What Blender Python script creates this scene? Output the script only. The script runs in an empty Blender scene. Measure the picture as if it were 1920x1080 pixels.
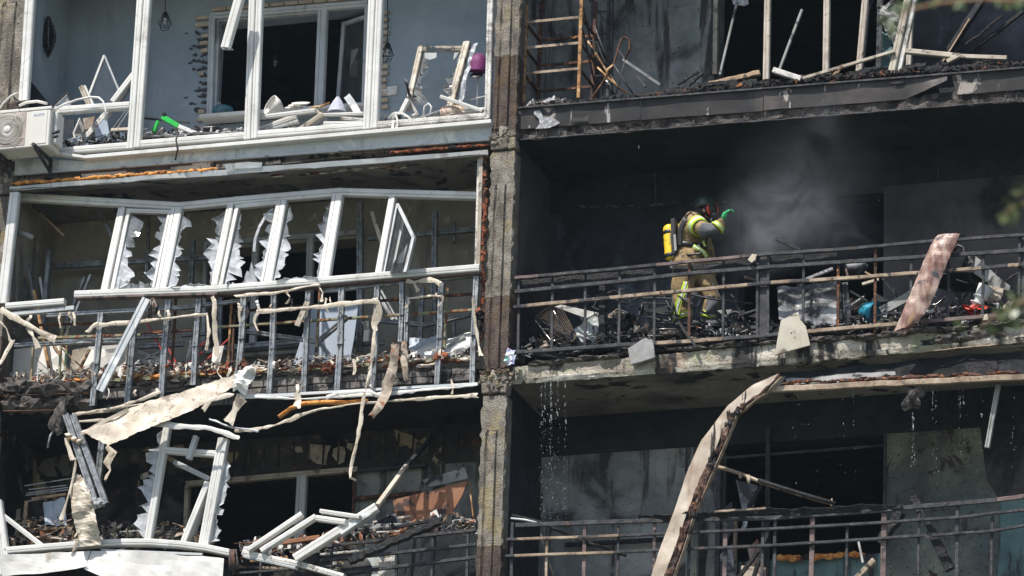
import bpy, bmesh, math, random
from mathutils import Vector, noise, Matrix
rnd = random.Random(7)
SC = bpy.context.scene
COL = SC.collection

# ------------------------------------------------------------------ camera
TH, PS, RO = math.radians(20), math.radians(18.5), math.radians(2.0)
FPX, DIST = 8900.0, 50.0
Fw = Vector((-math.sin(PS) * math.cos(TH), math.cos(PS) * math.cos(TH), math.sin(TH)))
R0 = Fw.cross(Vector((0, 0, 1))).normalized()
U0 = R0.cross(Fw)
Rt = R0 * math.cos(RO) + U0 * math.sin(RO)
Up = -R0 * math.sin(RO) + U0 * math.cos(RO)
CAM = -DIST * Fw
cam = bpy.data.cameras.new("camera")
cam.sensor_width = 36.0
cam.lens = FPX / 1920 * 36.0
cam.clip_start = 0.5
cam.clip_end = 3000
cam.dof.use_dof = True
cam.dof.focus_distance = DIST
cam.dof.aperture_fstop = 5.6
camo = bpy.data.objects.new("camera", cam)
COL.objects.link(camo)
camo.matrix_world = Matrix(((Rt.x, Up.x, -Fw.x, CAM.x), (Rt.y, Up.y, -Fw.y, CAM.y), (Rt.z, Up.z, -Fw.z, CAM.z), (0, 0, 0, 1)))
SC.camera = camo

# ------------------------------------------------------------------ light
SUN_EL, SUN_AZ = math.radians(60), math.radians(-24)      # azimuth from the facade normal, towards -X
sund = Vector((math.sin(SUN_AZ) * math.cos(SUN_EL), -math.cos(SUN_AZ) * math.cos(SUN_EL), math.sin(SUN_EL)))
w = bpy.data.worlds.new("World")
SC.world = w
w.use_nodes = True
nt = w.node_tree
sky = nt.nodes.new("ShaderNodeTexSky")
sky.sky_type = 'NISHITA'
sky.sun_disc = False
sky.sun_elevation = SUN_EL
sky.sun_rotation = math.atan2(sund.x, sund.y)
sky.air_density = 1.0
sky.dust_density = 1.5
nt.links.new(sky.outputs[0], nt.nodes["Background"].inputs[0])
nt.nodes["Background"].inputs[1].default_value = 0.13
sl = bpy.data.lights.new("sun", 'SUN')
sl.energy = 5.0
sl.angle = math.radians(0.5)
sl.color = (1.0, 0.95, 0.88)
so = bpy.data.objects.new("sun", sl)
COL.objects.link(so)
so.rotation_euler = sund.to_track_quat('Z', 'Y').to_euler()
SC.view_settings.view_transform = 'Standard'
SC.view_settings.look = 'None'
SC.view_settings.exposure = 0.28
SC.view_settings.gamma = 1
SC.view_settings.use_curve_mapping = False
SC.cycles.max_bounces = 7
SC.cycles.diffuse_bounces = 4
SC.cycles.transparent_max_bounces = 12
SC.cycles.volume_bounces = 1
SC.cycles.volume_step_rate = 1.0


def P(x, y, Y=0.0):
    """world point on the plane at depth Y whose image lies at pixel x, y of the photograph"""
    d = Fw * FPX + Rt * (x - 960) - Up * (y - 540)
    return CAM + d * ((Y - CAM.y) / d.y)


def m(px):
    return px / 178.0


# ------------------------------------------------------------------ materials
def _n(t, kind, **kw):
    n = t.nodes.new(kind)
    for k, v in kw.items():
        setattr(n, k, v)
    return n


def lin(c):
    return tuple((v / 12.92 if v <= 0.04045 else ((v + 0.055) / 1.055) ** 2.4) for v in c)


def mk(name, stops, scale=3.0, detail=8.0, rough=0.7, bump=0.2, bscale=40.0, metal=0.0, over=(), stretch=(1, 1, 1), spec=0.4, alpha=None, bdist=0.01, trans=0.0):
    """stops: [(pos, rgb linear)], over: [(rgb, scale, lo, hi, stretch, max)] noise overlays on top of the base"""
    M = bpy.data.materials.new(name)
    M.use_nodes = True
    t = M.node_tree
    b = t.nodes["Principled BSDF"]
    geo = _n(t, "ShaderNodeNewGeometry")

    def nz(sc, st, det=8.0, dist=0.3, off=0.0):
        mp = _n(t, "ShaderNodeMapping")
        mp.inputs["Scale"].default_value = st
        mp.inputs["Location"].default_value = (off, off * 1.7, off * 0.6)
        t.links.new(geo.outputs["Position"], mp.inputs[0])
        q = _n(t, "ShaderNodeTexNoise")
        q.inputs["Scale"].default_value = sc
        q.inputs["Detail"].default_value = det
        q.inputs["Roughness"].default_value = 0.62
        q.inputs["Distortion"].default_value = dist
        t.links.new(mp.outputs[0], q.inputs["Vector"])
        ct = _n(t, "ShaderNodeMath", operation='MULTIPLY_ADD')
        t.links.new(q.outputs["Fac"], ct.inputs[0])
        kk = 1.55 if sc < 25 else 1.2
        ct.inputs[1].default_value = kk
        ct.inputs[2].default_value = 0.5 - 0.5 * kk
        return ct.outputs[0]
    off = (sum(ord(c) for c in name) % 37) * 0.91
    cr = _n(t, "ShaderNodeValToRGB")
    e = cr.color_ramp.elements
    while len(e) < len(stops):
        e.new(0.5)
    if len(stops) == 1:
        e[0].color = e[1].color = (*stops[0][1], 1)
    else:
        for i, (p, c) in enumerate(stops):
            e[i].position = p
            e[i].color = (*c, 1)
    t.links.new(nz(scale, stretch, detail, off=off), cr.inputs[0])
    col = cr.outputs[0]
    for k, o in enumerate(over):
        rgb, sc, lo, hi = o[:4]
        st = o[4] if len(o) > 4 else (1, 1, 1)
        mx = o[5] if len(o) > 5 else 1.0
        mr = _n(t, "ShaderNodeMapRange", interpolation_type='SMOOTHSTEP')
        mr.inputs[1].default_value = lo
        mr.inputs[2].default_value = hi
        mr.inputs[3].default_value = 0
        mr.inputs[4].default_value = mx
        t.links.new(nz(sc, st, 10.0, 0.6, off + 5.3 * (k + 1)), mr.inputs[0])
        mix = _n(t, "ShaderNodeMix", data_type='RGBA')
        t.links.new(mr.outputs[0], mix.inputs[0])
        t.links.new(col, mix.inputs[6])
        mix.inputs[7].default_value = (*rgb, 1)
        col = mix.outputs[2]
    t.links.new(col, b.inputs["Base Color"])
    # roughness varies a little
    mr = _n(t, "ShaderNodeMapRange")
    mr.inputs[1].default_value = 0.3
    mr.inputs[2].default_value = 0.7
    mr.inputs[3].default_value = max(0.05, rough - 0.12)
    mr.inputs[4].default_value = min(1, rough + 0.12)
    t.links.new(nz(7.0, (1, 1, 1), 4.0, off=off + 2), mr.inputs[0])
    t.links.new(mr.outputs[0], b.inputs["Roughness"])
    b.inputs["Metallic"].default_value = metal
    b.inputs["Specular IOR Level"].default_value = spec
    if trans:
        b.inputs["Transmission Weight"].default_value = trans
    if bump:
        bp = _n(t, "ShaderNodeBump")
        bp.inputs["Strength"].default_value = bump
        bp.inputs["Distance"].default_value = bdist
        t.links.new(nz(bscale, (1, 1, 1), 6.0, off=off + 1), bp.inputs["Height"])
        t.links.new(bp.outputs[0], b.inputs["Normal"])
    if alpha is not None:
        b.inputs["Alpha"].default_value = alpha
    return M


BLK = (0.006, 0.007, 0.008)
SOOT = (0.014, 0.014, 0.015)
UP = (1.0, 1.0, 0.18)      # vertical streaks
HZ = (0.25, 0.25, 2.5)     # horizontal streaks
MT = {}
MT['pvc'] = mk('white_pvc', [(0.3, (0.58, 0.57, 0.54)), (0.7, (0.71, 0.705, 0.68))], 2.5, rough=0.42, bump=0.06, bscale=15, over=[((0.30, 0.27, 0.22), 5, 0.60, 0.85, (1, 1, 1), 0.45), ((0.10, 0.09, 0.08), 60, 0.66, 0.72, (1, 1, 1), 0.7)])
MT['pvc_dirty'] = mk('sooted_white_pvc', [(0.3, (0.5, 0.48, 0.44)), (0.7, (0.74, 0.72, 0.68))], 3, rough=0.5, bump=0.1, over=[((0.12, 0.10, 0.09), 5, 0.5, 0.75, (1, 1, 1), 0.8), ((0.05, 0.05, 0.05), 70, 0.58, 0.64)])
MT['pvc_shade'] = mk('grey_white_pvc', [(0.3, (0.42, 0.44, 0.45)), (0.7, (0.56, 0.57, 0.57))], 3, rough=0.5, bump=0.06, over=[((0.12, 0.11, 0.10), 7, 0.58, 0.75, UP, 0.7)])  # white pvc with shade mixed into its base colour; streaks are dirt
MT['pvc_tan'] = mk('heat_browned_pvc', [(0.3, (0.33, 0.28, 0.22)), (0.7, (0.52, 0.47, 0.38))], 4, rough=0.55, bump=0.12, over=[((0.07, 0.05, 0.04), 9, 0.55, 0.7, (1, 1, 1), 0.8)])
MT['pvc_lit'] = mk('browned_cream_pvc', [(0.3, (0.40, 0.34, 0.27)), (0.7, (0.58, 0.53, 0.46))], 4, rough=0.55, bump=0.12, over=[((0.22, 0.16, 0.13), 6, 0.5, 0.75, UP, 0.7), ((0.06, 0.05, 0.045), 26, 0.62, 0.7)])  # browned pvc with sunlight put into its base colour; streaks are stains
MT['sheetwhite'] = mk('pale_painted_sheet', [(0.3, (0.48, 0.51, 0.53)), (0.7, (0.62, 0.64, 0.65))], 1.5, rough=0.4, bump=0.05, bscale=6, over=[((0.75, 0.75, 0.73), 1.3, 0.5, 0.62), ((0.1, 0.09, 0.08), 45, 0.63, 0.7, (1, 1, 1), 0.7), ((0.2, 0.18, 0.16), 6, 0.6, 0.8, UP, 0.5)])
MT['steel'] = mk('galvanised_steel', [(0.3, (0.15, 0.16, 0.165)), (0.7, (0.33, 0.345, 0.35))], 14, rough=0.42, bump=0.12, bscale=25, metal=0.45, over=[((0.10, 0.09, 0.08), 12, 0.58, 0.72, (1, 1, 1), 0.8), ((0.25, 0.13, 0.06), 16, 0.66, 0.75, (1, 1, 1), 0.7)])
MT['cream'] = mk('cream_siding', [(0.3, (0.46, 0.385, 0.295)), (0.7, (0.66, 0.59, 0.485))], 4, rough=0.55, bump=0.12, bscale=18, over=[((0.16, 0.11, 0.08), 7, 0.56, 0.75, (1, 1, 1), 0.8), ((0.06, 0.05, 0.04), 55, 0.62, 0.67)])
MT['singed'] = mk('singed_siding', [(0.3, (0.22, 0.17, 0.13)), (0.7, (0.52, 0.44, 0.35))], 6, rough=0.7, bump=0.3, bscale=30, over=[((0.03, 0.025, 0.02), 6, 0.5, 0.65), ((0.30, 0.10, 0.04), 9, 0.62, 0.7)])
MT['concrete'] = mk('weathered_concrete', [(0.3, (0.15, 0.13, 0.115)), (0.5, (0.26, 0.235, 0.20)), (0.7, (0.40, 0.37, 0.31))], 6, rough=0.9, bump=0.9, bscale=55, over=[((0.05, 0.045, 0.04), 5, 0.52, 0.7, UP), ((0.02, 0.02, 0.02), 40, 0.6, 0.68)], bdist=0.012)
MT['slabface'] = mk('scorched_painted_slab', [(0.3, (0.24, 0.205, 0.17)), (0.5, (0.42, 0.38, 0.31)), (0.72, (0.60, 0.57, 0.50))], 3, rough=0.85, bump=0.8, bscale=45, stretch=(0.4, 1, 2.5), over=[((0.32, 0.32, 0.21), 2.6, 0.55, 0.75), ((0.33, 0.20, 0.12), 1.4, 0.58, 0.75), ((0.03, 0.028, 0.026), 4, 0.52, 0.66, UP), ((0.02, 0.02, 0.02), 50, 0.6, 0.66)], bdist=0.015)
MT['rubble'] = mk('broken_concrete', [(0.3, (0.04, 0.035, 0.033)), (0.7, (0.15, 0.13, 0.118))], 9, rough=0.95, bump=1.0, bscale=35, over=[((0.02, 0.018, 0.017), 6, 0.5, 0.65)], bdist=0.02)
MT['ceil_soot'] = mk('sooted_ceiling', [(0.3, (0.008, 0.010, 0.013)), (0.6, (0.018, 0.021, 0.026)), (0.85, (0.05, 0.05, 0.052))], 1.2, rough=0.9, bump=0.4, over=[(BLK, 1.6, 0.55, 0.62), (BLK, 0.7, 0.45, 0.7)])
MT['ceil_grey'] = mk('grey_singed_ceiling', [(0.3, (0.11, 0.10, 0.095)), (0.55, (0.19, 0.18, 0.165)), (0.75, (0.27, 0.255, 0.235))], 1.1, rough=0.9, bump=0.35, over=[(SOOT, 2.2, 0.60, 0.66), ((0.03, 0.03, 0.03), 1.0, 0.5, 0.8)])
MT['wall_soot'] = mk('sooted_plaster', [(0.3, (0.016, 0.018, 0.022)), (0.6, (0.038, 0.043, 0.052)), (0.8, (0.075, 0.083, 0.098))], 1.0, rough=0.85, bump=0.35, over=[((0.16, 0.175, 0.20), 1.7, 0.56, 0.80, (1, 1, 0.4), 0.75), ((0.008, 0.009, 0.011), 1.1, 0.48, 0.66), ((0.2, 0.2, 0.2), 90, 0.76, 0.8)])
MT['wall_black'] = mk('black_soot', [(0.3, (0.007, 0.009, 0.012)), (0.7, (0.018, 0.021, 0.027))], 1.2, rough=0.8, bump=0.35, over=[((0.035, 0.032, 0.032), 1.6, 0.62, 0.8, HZ), ((0.12, 0.12, 0.12), 90, 0.78, 0.82)])
MT['wall_brownsoot'] = mk('brown_sooted_plaster', [(0.3, (0.045, 0.04, 0.04)), (0.7, (0.105, 0.09, 0.087))], 0.9, rough=0.9, bump=0.3, over=[((0.11, 0.10, 0.11), 2.0, 0.62, 0.75, UP, 0.7), (SOOT, 0.8, 0.52, 0.7)])
MT['wall_greysoot'] = mk('grey_soot_streaked_wall', [(0.3, (0.16, 0.165, 0.163)), (0.65, (0.31, 0.315, 0.30))], 1.8, rough=0.85, bump=0.35, over=[((0.045, 0.04, 0.035), 5.0, 0.52, 0.68, (1, 1, 0.12)), ((0.03, 0.03, 0.03), 1.3, 0.52, 0.75), ((0.02, 0.02, 0.02), 35, 0.64, 0.7), ((0.17, 0.2, 0.18), 3, 0.55, 0.85)])
MT['wall_green'] = mk('green_sooted_wall', [(0.3, (0.10, 0.11, 0.10)), (0.6, (0.20, 0.22, 0.175)), (0.8, (0.27, 0.30, 0.22))], 1.3, rough=0.85, bump=0.35, over=[((0.04, 0.04, 0.04), 0.8, 0.30, 0.8), ((0.09, 0.12, 0.125), 1.9, 0.5, 0.85), ((0.02, 0.02, 0.02), 30, 0.6, 0.68), ((0.05, 0.035, 0.03), 4, 0.62, 0.68)])
MT['wall_teal'] = mk('teal_painted_wall', [(0.3, (0.07, 0.13, 0.135)), (0.7, (0.14, 0.23, 0.22))], 2.4, rough=0.8, bump=0.3, over=[((0.03, 0.03, 0.03), 3, 0.55, 0.7, UP)])
MT['wall_blue'] = mk('blue_grey_plaster', [(0.3, (0.26, 0.315, 0.355)), (0.7, (0.33, 0.385, 0.425))], 1.6, rough=0.85, bump=0.35, bscale=60, over=[((0.50, 0.54, 0.57), 22, 0.68, 0.80, (1, 1, 1), 0.5), ((0.15, 0.17, 0.19), 1.4, 0.5, 0.8, UP, 0.6), ((0.04, 0.04, 0.05), 38, 0.74, 0.78)])
MT['wall_tan'] = mk('bare_tan_wall', [(0.3, (0.23, 0.21, 0.17)), (0.7, (0.38, 0.35, 0.29))], 1.6, rough=0.9, bump=0.4, over=[((0.08, 0.07, 0.06), 2.4, 0.54, 0.75, UP, 0.8), ((0.42, 0.38, 0.30), 4, 0.66, 0.72)])
MT['wall_burnt'] = mk('burnt_peeling_wall', [(0.3, (0.022, 0.02, 0.02)), (0.6, (0.055, 0.049, 0.046)), (0.78, (0.13, 0.115, 0.10))], 2.2, rough=0.9, bump=0.6, over=[((0.35, 0.29, 0.20), 2.3, 0.67, 0.70), ((0.16, 0.06, 0.035), 3.3, 0.68, 0.72), (BLK, 1.2, 0.52, 0.64)])
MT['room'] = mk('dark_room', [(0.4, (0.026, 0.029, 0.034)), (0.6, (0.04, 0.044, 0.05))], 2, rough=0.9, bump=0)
MT['char'] = mk('charred_wood', [(0.4, (0.005, 0.005, 0.006)), (0.66, (0.014, 0.014, 0.015)), (0.85, (0.07, 0.07, 0.075))], 22, rough=0.6, bump=1.0, bscale=38, over=[((0.16, 0.16, 0.165), 45, 0.68, 0.74)], bdist=0.02)
MT['iron'] = mk('sooty_iron', [(0.35, (0.02, 0.021, 0.024)), (0.7, (0.065, 0.065, 0.07))], 9, rough=0.6, bump=0.5, bscale=60, metal=0.2, over=[((0.26, 0.25, 0.25), 40, 0.62, 0.72, (1, 1, 1), 0.6), ((0.10, 0.06, 0.042), 5, 0.66, 0.8, (1, 1, 1), 0.7)])
MT['iron_pale'] = mk('paint_burnt_iron', [(0.3, (0.17, 0.12, 0.085)), (0.55, (0.34, 0.26, 0.185)), (0.78, (0.47, 0.39, 0.30))], 5, rough=0.7, bump=0.4, bscale=60, over=[((0.05, 0.045, 0.045), 3.2, 0.56, 0.64), ((0.22, 0.11, 0.06), 6, 0.64, 0.8, (1, 1, 1), 0.7), ((0.03, 0.03, 0.03), 40, 0.62, 0.7)])
MT['iron_red'] = mk('reddish_iron', [(0.3, (0.10, 0.065, 0.06)), (0.7, (0.20, 0.145, 0.135))], 7, rough=0.65, bump=0.3, over=[((0.03, 0.03, 0.03), 6, 0.58, 0.7)])
MT['rust'] = mk('orange_rust', [(0.3, (0.20, 0.09, 0.035)), (0.6, (0.46, 0.26, 0.11)), (0.75, (0.62, 0.47, 0.29))], 9, rough=0.85, bump=0.5, over=[((0.04, 0.03, 0.03), 12, 0.6, 0.68)])
MT['rustdark'] = mk('dark_rust', [(0.3, (0.025, 0.016, 0.013)), (0.7, (0.13, 0.055, 0.03))], 12, rough=0.85, bump=0.5, over=[((0.4, 0.15, 0.05), 14, 0.64, 0.7)])
MT['greeniron'] = mk('old_green_iron', [(0.3, (0.22, 0.24, 0.13)), (0.5, (0.34, 0.30, 0.2)), (0.7, (0.15, 0.22, 0.12))], 9, rough=0.8, bump=0.4, over=[((0.22, 0.08, 0.035), 8, 0.52, 0.62), ((0.03, 0.03, 0.03), 14, 0.62, 0.7)])
MT['foam'] = mk('orange_mounting_foam', [(0.3, (0.50, 0.17, 0.035)), (0.7, (0.78, 0.38, 0.11))], 12, rough=0.9, bump=0.8, bscale=50, over=[((0.12, 0.04, 0.015), 9, 0.58, 0.7)], bdist=0.012)
MT['foamrust'] = mk('scorched_red_foam', [(0.3, (0.13, 0.03, 0.012)), (0.7, (0.36, 0.11, 0.045))], 14, rough=0.9, bump=0.8, bscale=50, over=[((0.02, 0.015, 0.012), 6, 0.50, 0.62)], bdist=0.012)
MT['fascia'] = mk('scorched_sheet_metal', [(0.3, (0.018, 0.017, 0.018)), (0.6, (0.046, 0.039, 0.038)), (0.8, (0.10, 0.083, 0.08))], 1.3, rough=0.62, bump=0.25, bscale=7, over=[((0.02, 0.02, 0.021), 1.1, 0.52, 0.68, UP), ((0.45, 0.40, 0.36), 1.6, 0.665, 0.70, (1, 1, 1), 0.8), ((0.50, 0.47, 0.45), 11, 0.72, 0.76, UP, 0.7)])
MT['wood'] = mk('bare_wood', [(0.3, (0.24, 0.15, 0.085)), (0.7, (0.46, 0.33, 0.21))], 5, rough=0.7, bump=0.2, over=[((0.05, 0.035, 0.03), 6, 0.56, 0.68)])
MT['board'] = mk('brown_hardboard', [(0.3, (0.22, 0.09, 0.045)), (0.7, (0.33, 0.16, 0.085))], 3, rough=0.75, bump=0.15, over=[((0.05, 0.03, 0.025), 3.5, 0.58, 0.66)])
MT['beigeboard'] = mk('beige_board', [(0.3, (0.42, 0.38, 0.30)), (0.7, (0.54, 0.50, 0.42))], 3, rough=0.8, bump=0.15, over=[((0.12, 0.10, 0.08), 5, 0.6, 0.75), ((0.02, 0.02, 0.02), 25, 0.72, 0.76)])
MT['greyboard'] = mk('grey_board', [(0.3, (0.22, 0.22, 0.21)), (0.7, (0.36, 0.36, 0.35))], 4, rough=0.8, bump=0.3, over=[((0.03, 0.03, 0.03), 4, 0.56, 0.7)])
MT['sootpanel'] = mk('smoke_stained_panel', [(0.3, (0.07, 0.07, 0.075)), (0.6, (0.28, 0.28, 0.29)), (0.75, (0.5, 0.5, 0.5))], 3.2, rough=0.5, bump=0.2, over=[((0.02, 0.02, 0.022), 2.6, 0.5, 0.62)])
MT['redsheet'] = mk('scorched_pink_sheet', [(0.3, (0.13, 0.06, 0.048)), (0.5, (0.27, 0.165, 0.135)), (0.78, (0.47, 0.38, 0.32))], 4, rough=0.5, bump=0.3, bscale=12, stretch=(2.5, 1, 0.8), over=[((0.18, 0.07, 0.05), 3.4, 0.52, 0.68, (2.5, 1, 0.4), 0.8), ((0.06, 0.055, 0.06), 3.0, 0.64, 0.72), ((0.35, 0.22, 0.12), 5, 0.6, 0.7)])
MT['tansheet'] = mk('scorched_cream_panel', [(0.3, (0.40, 0.31, 0.23)), (0.7, (0.60, 0.52, 0.43))], 2.2, rough=0.5, bump=0.2, bscale=14, over=[((0.22, 0.11, 0.06), 2.2, 0.52, 0.9, (2, 1, 0.5), 0.8), ((0.03, 0.02, 0.02), 3.5, 0.62, 0.7, (2, 1, 0.4))])
MT['panelrust'] = mk('burnt_panel_core', [(0.3, (0.03, 0.018, 0.015)), (0.6, (0.12, 0.06, 0.042)), (0.8, (0.36, 0.28, 0.22))], 10, rough=0.9, bump=1, bscale=30, over=[((0.012, 0.01, 0.01), 6, 0.5, 0.6)], bdist=0.02)
MT['whitebd'] = mk('white_board', [(0.3, (0.60, 0.58, 0.54)), (0.7, (0.74, 0.73, 0.70))], 2, rough=0.6, bump=0.15, over=[((0.3, 0.25, 0.2), 3, 0.62, 0.75, (1, 1, 1), 0.7)])
MT['bluebd'] = mk('pale_blue_board', [(0.3, (0.36, 0.43, 0.52)), (0.7, (0.44, 0.50, 0.58))], 1, rough=0.5, bump=0.05, over=[((0.1, 0.1, 0.1), 14, 0.72, 0.76)])
MT['darkpanel'] = mk('dark_panel', [(0.3, (0.018, 0.02, 0.026)), (0.7, (0.03, 0.035, 0.045))], 2, rough=0.4, bump=0.05)
MT['brick'] = mk('cream_brick_slip', [(0.3, (0.38, 0.30, 0.22)), (0.7, (0.58, 0.48, 0.37))], 12, rough=0.85, bump=0.5)
MT['brickgrey'] = mk('grey_brick', [(0.3, (0.11, 0.10, 0.095)), (0.7, (0.24, 0.22, 0.20))], 8, rough=0.9, bump=0.8, over=[((0.02, 0.02, 0.02), 5, 0.54, 0.66)], bdist=0.012)
MT['glue'] = mk('dark_adhesive', [(0.4, (0.05, 0.05, 0.052)), (0.6, (0.09, 0.09, 0.09))], 20, rough=0.9, bump=0.4)
MT['black'] = mk('black_plastic', [(0.4, (0.012, 0.012, 0.014)), (0.6, (0.025, 0.025, 0.027))], 6, rough=0.45, bump=0.05)
MT['green'] = mk('bright_green_paint', [(0.4, (0.02, 0.42, 0.06)), (0.6, (0.03, 0.50, 0.08))], 6, rough=0.35, bump=0)
MT['teal'] = mk('teal_plastic', [(0.4, (0.02, 0.20, 0.30)), (0.6, (0.03, 0.27, 0.38))], 6, rough=0.35, bump=0.1, over=[((0.02, 0.02, 0.02), 7, 0.6, 0.7)])
MT['tealdull'] = mk('teal_wicker', [(0.4, (0.07, 0.14, 0.16)), (0.6, (0.12, 0.22, 0.24))], 30, rough=0.7, bump=0.6)
MT['purple'] = mk('purple_felt', [(0.4, (0.13, 0.02, 0.10)), (0.6, (0.20, 0.035, 0.15))], 6, rough=0.7, bump=0.1)
MT['red'] = mk('red_plastic', [(0.4, (0.52, 0.045, 0.02)), (0.6, (0.62, 0.07, 0.03))], 6, rough=0.35, bump=0.1, over=[((0.03, 0.02, 0.02), 9, 0.66, 0.74)])
MT['redbar'] = mk('red_bar', [(0.4, (0.40, 0.04, 0.04)), (0.6, (0.48, 0.06, 0.06))], 6, rough=0.5, bump=0.1)
MT['chrome'] = mk('sooted_chrome', [(0.3, (0.12, 0.11, 0.11)), (0.7, (0.5, 0.48, 0.46))], 5, rough=0.28, bump=0.1, metal=0.9, over=[((0.02, 0.02, 0.02), 4, 0.52, 0.64)])
MT['tinwhite'] = mk('singed_white_enamel', [(0.3, (0.36, 0.39, 0.38)), (0.7, (0.55, 0.58, 0.56))], 3, rough=0.45, bump=0.15, over=[((0.2, 0.16, 0.1), 3, 0.56, 0.7), ((0.03, 0.03, 0.03), 5, 0.6, 0.7)])
MT['acwhite'] = mk('cream_white_enamel', [(0.3, (0.60, 0.58, 0.53)), (0.7, (0.70, 0.68, 0.64))], 2, rough=0.45, bump=0.03, over=[((0.30, 0.24, 0.18), 6, 0.64, 0.78, UP, 0.6)])
MT['acgrille'] = mk('dusty_fan_grille', [(0.3, (0.30, 0.25, 0.215)), (0.7, (0.42, 0.36, 0.32))], 5, rough=0.6, bump=0.2, over=[((0.5, 0.42, 0.38), 4, 0.6, 0.7)])
MT['fabricpat'] = mk('patterned_fabric', [(0.42, (0.55, 0.56, 0.62)), (0.5, (0.16, 0.17, 0.30)), (0.58, (0.60, 0.60, 0.66))], 60, rough=0.9, bump=0.2)
MT['pinkbeige'] = mk('pleated_beige_fabric', [(0.3, (0.42, 0.30, 0.23)), (0.5, (0.62, 0.52, 0.44)), (0.7, (0.42, 0.25, 0.19))], 14, rough=0.9, bump=0.3)
MT['drop'] = mk('water_drop', [(0.5, (0.75, 0.8, 0.84))], 3, rough=0.12, bump=0, spec=0.8, alpha=0.6)
MT['ash'] = mk('pale_ash', [(0.3, (0.10, 0.10, 0.105)), (0.5, (0.30, 0.30, 0.31)), (0.7, (0.55, 0.55, 0.55))], 30, rough=0.9, bump=0.4)
MT['ash_dark'] = mk('dark_ash', [(0.3, (0.007, 0.007, 0.008)), (0.65, (0.02, 0.021, 0.022)), (0.85, (0.10, 0.10, 0.105))], 25, rough=0.8, bump=0.6)
MT['turnout'] = mk('khaki_turnout_cloth', [(0.3, (0.22, 0.15, 0.07)), (0.7, (0.35, 0.255, 0.13))], 9, rough=0.9, bump=0.5, bscale=30, over=[((0.05, 0.045, 0.04), 7, 0.60, 0.75, (1, 1, 1), 0.8)], bdist=0.02)
MT['turngrey'] = mk('grey_reinforced_cloth', [(0.3, (0.07, 0.075, 0.085)), (0.7, (0.13, 0.135, 0.15))], 9, rough=0.85, bump=0.4, bscale=30)
MT['hivis'] = mk('yellow_reflective_tape', [(0.4, (0.45, 0.66, 0.03)), (0.6, (0.56, 0.76, 0.06))], 20, rough=0.4, bump=0.05)
MT['silver'] = mk('silver_reflective_tape', [(0.4, (0.55, 0.57, 0.57)), (0.6, (0.7, 0.7, 0.7))], 20, rough=0.35, bump=0.05)
MT['cylyellow'] = mk('yellow_cylinder_paint', [(0.4, (0.80, 0.55, 0.03)), (0.6, (0.86, 0.62, 0.04))], 6, rough=0.32, bump=0.02, over=[((0.2, 0.13, 0.03), 20, 0.66, 0.74)])
MT['glovegreen'] = mk('green_work_glove', [(0.4, (0.03, 0.36, 0.13)), (0.6, (0.05, 0.50, 0.20))], 20, rough=0.7, bump=0.3, over=[((0.02, 0.03, 0.025), 16, 0.58, 0.66)])
MT['skin'] = mk('skin', [(0.4, (0.50, 0.24, 0.17)), (0.6, (0.56, 0.29, 0.21))], 6, rough=0.5, bump=0.05)
MT['helmet'] = mk('dark_helmet', [(0.4, (0.015, 0.022, 0.02)), (0.6, (0.03, 0.045, 0.04))], 6, rough=0.35, bump=0.05)
MT['maskred'] = mk('red_mask_ring', [(0.5, (0.75, 0.05, 0.03))], 3, rough=0.4, bump=0)
MT['leaf'] = mk('green_leaf', [(0.3, (0.04, 0.065, 0.018)), (0.6, (0.07, 0.105, 0.028)), (0.78, (0.13, 0.15, 0.045))], 9, rough=0.5, bump=0.05)
MT['twig'] = mk('brown_twig', [(0.4, (0.16, 0.10, 0.06)), (0.6, (0.26, 0.17, 0.10))], 9, rough=0.8, bump=0.2)
MT['ground'] = mk('courtyard_asphalt', [(0.3, (0.06, 0.06, 0.055)), (0.5, (0.11, 0.115, 0.09)), (0.7, (0.09, 0.12, 0.06))], 0.2, rough=0.9, bump=0.2)
MT['bagfoil'] = mk('printed_packaging', [(0.3, (0.10, 0.45, 0.35)), (0.42, (0.70, 0.72, 0.74)), (0.55, (0.72, 0.70, 0.74)), (0.66, (0.18, 0.35, 0.60)), (0.75, (0.65, 0.40, 0.50))], 9, detail=2, rough=0.35, bump=0.4, bscale=12)

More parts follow.
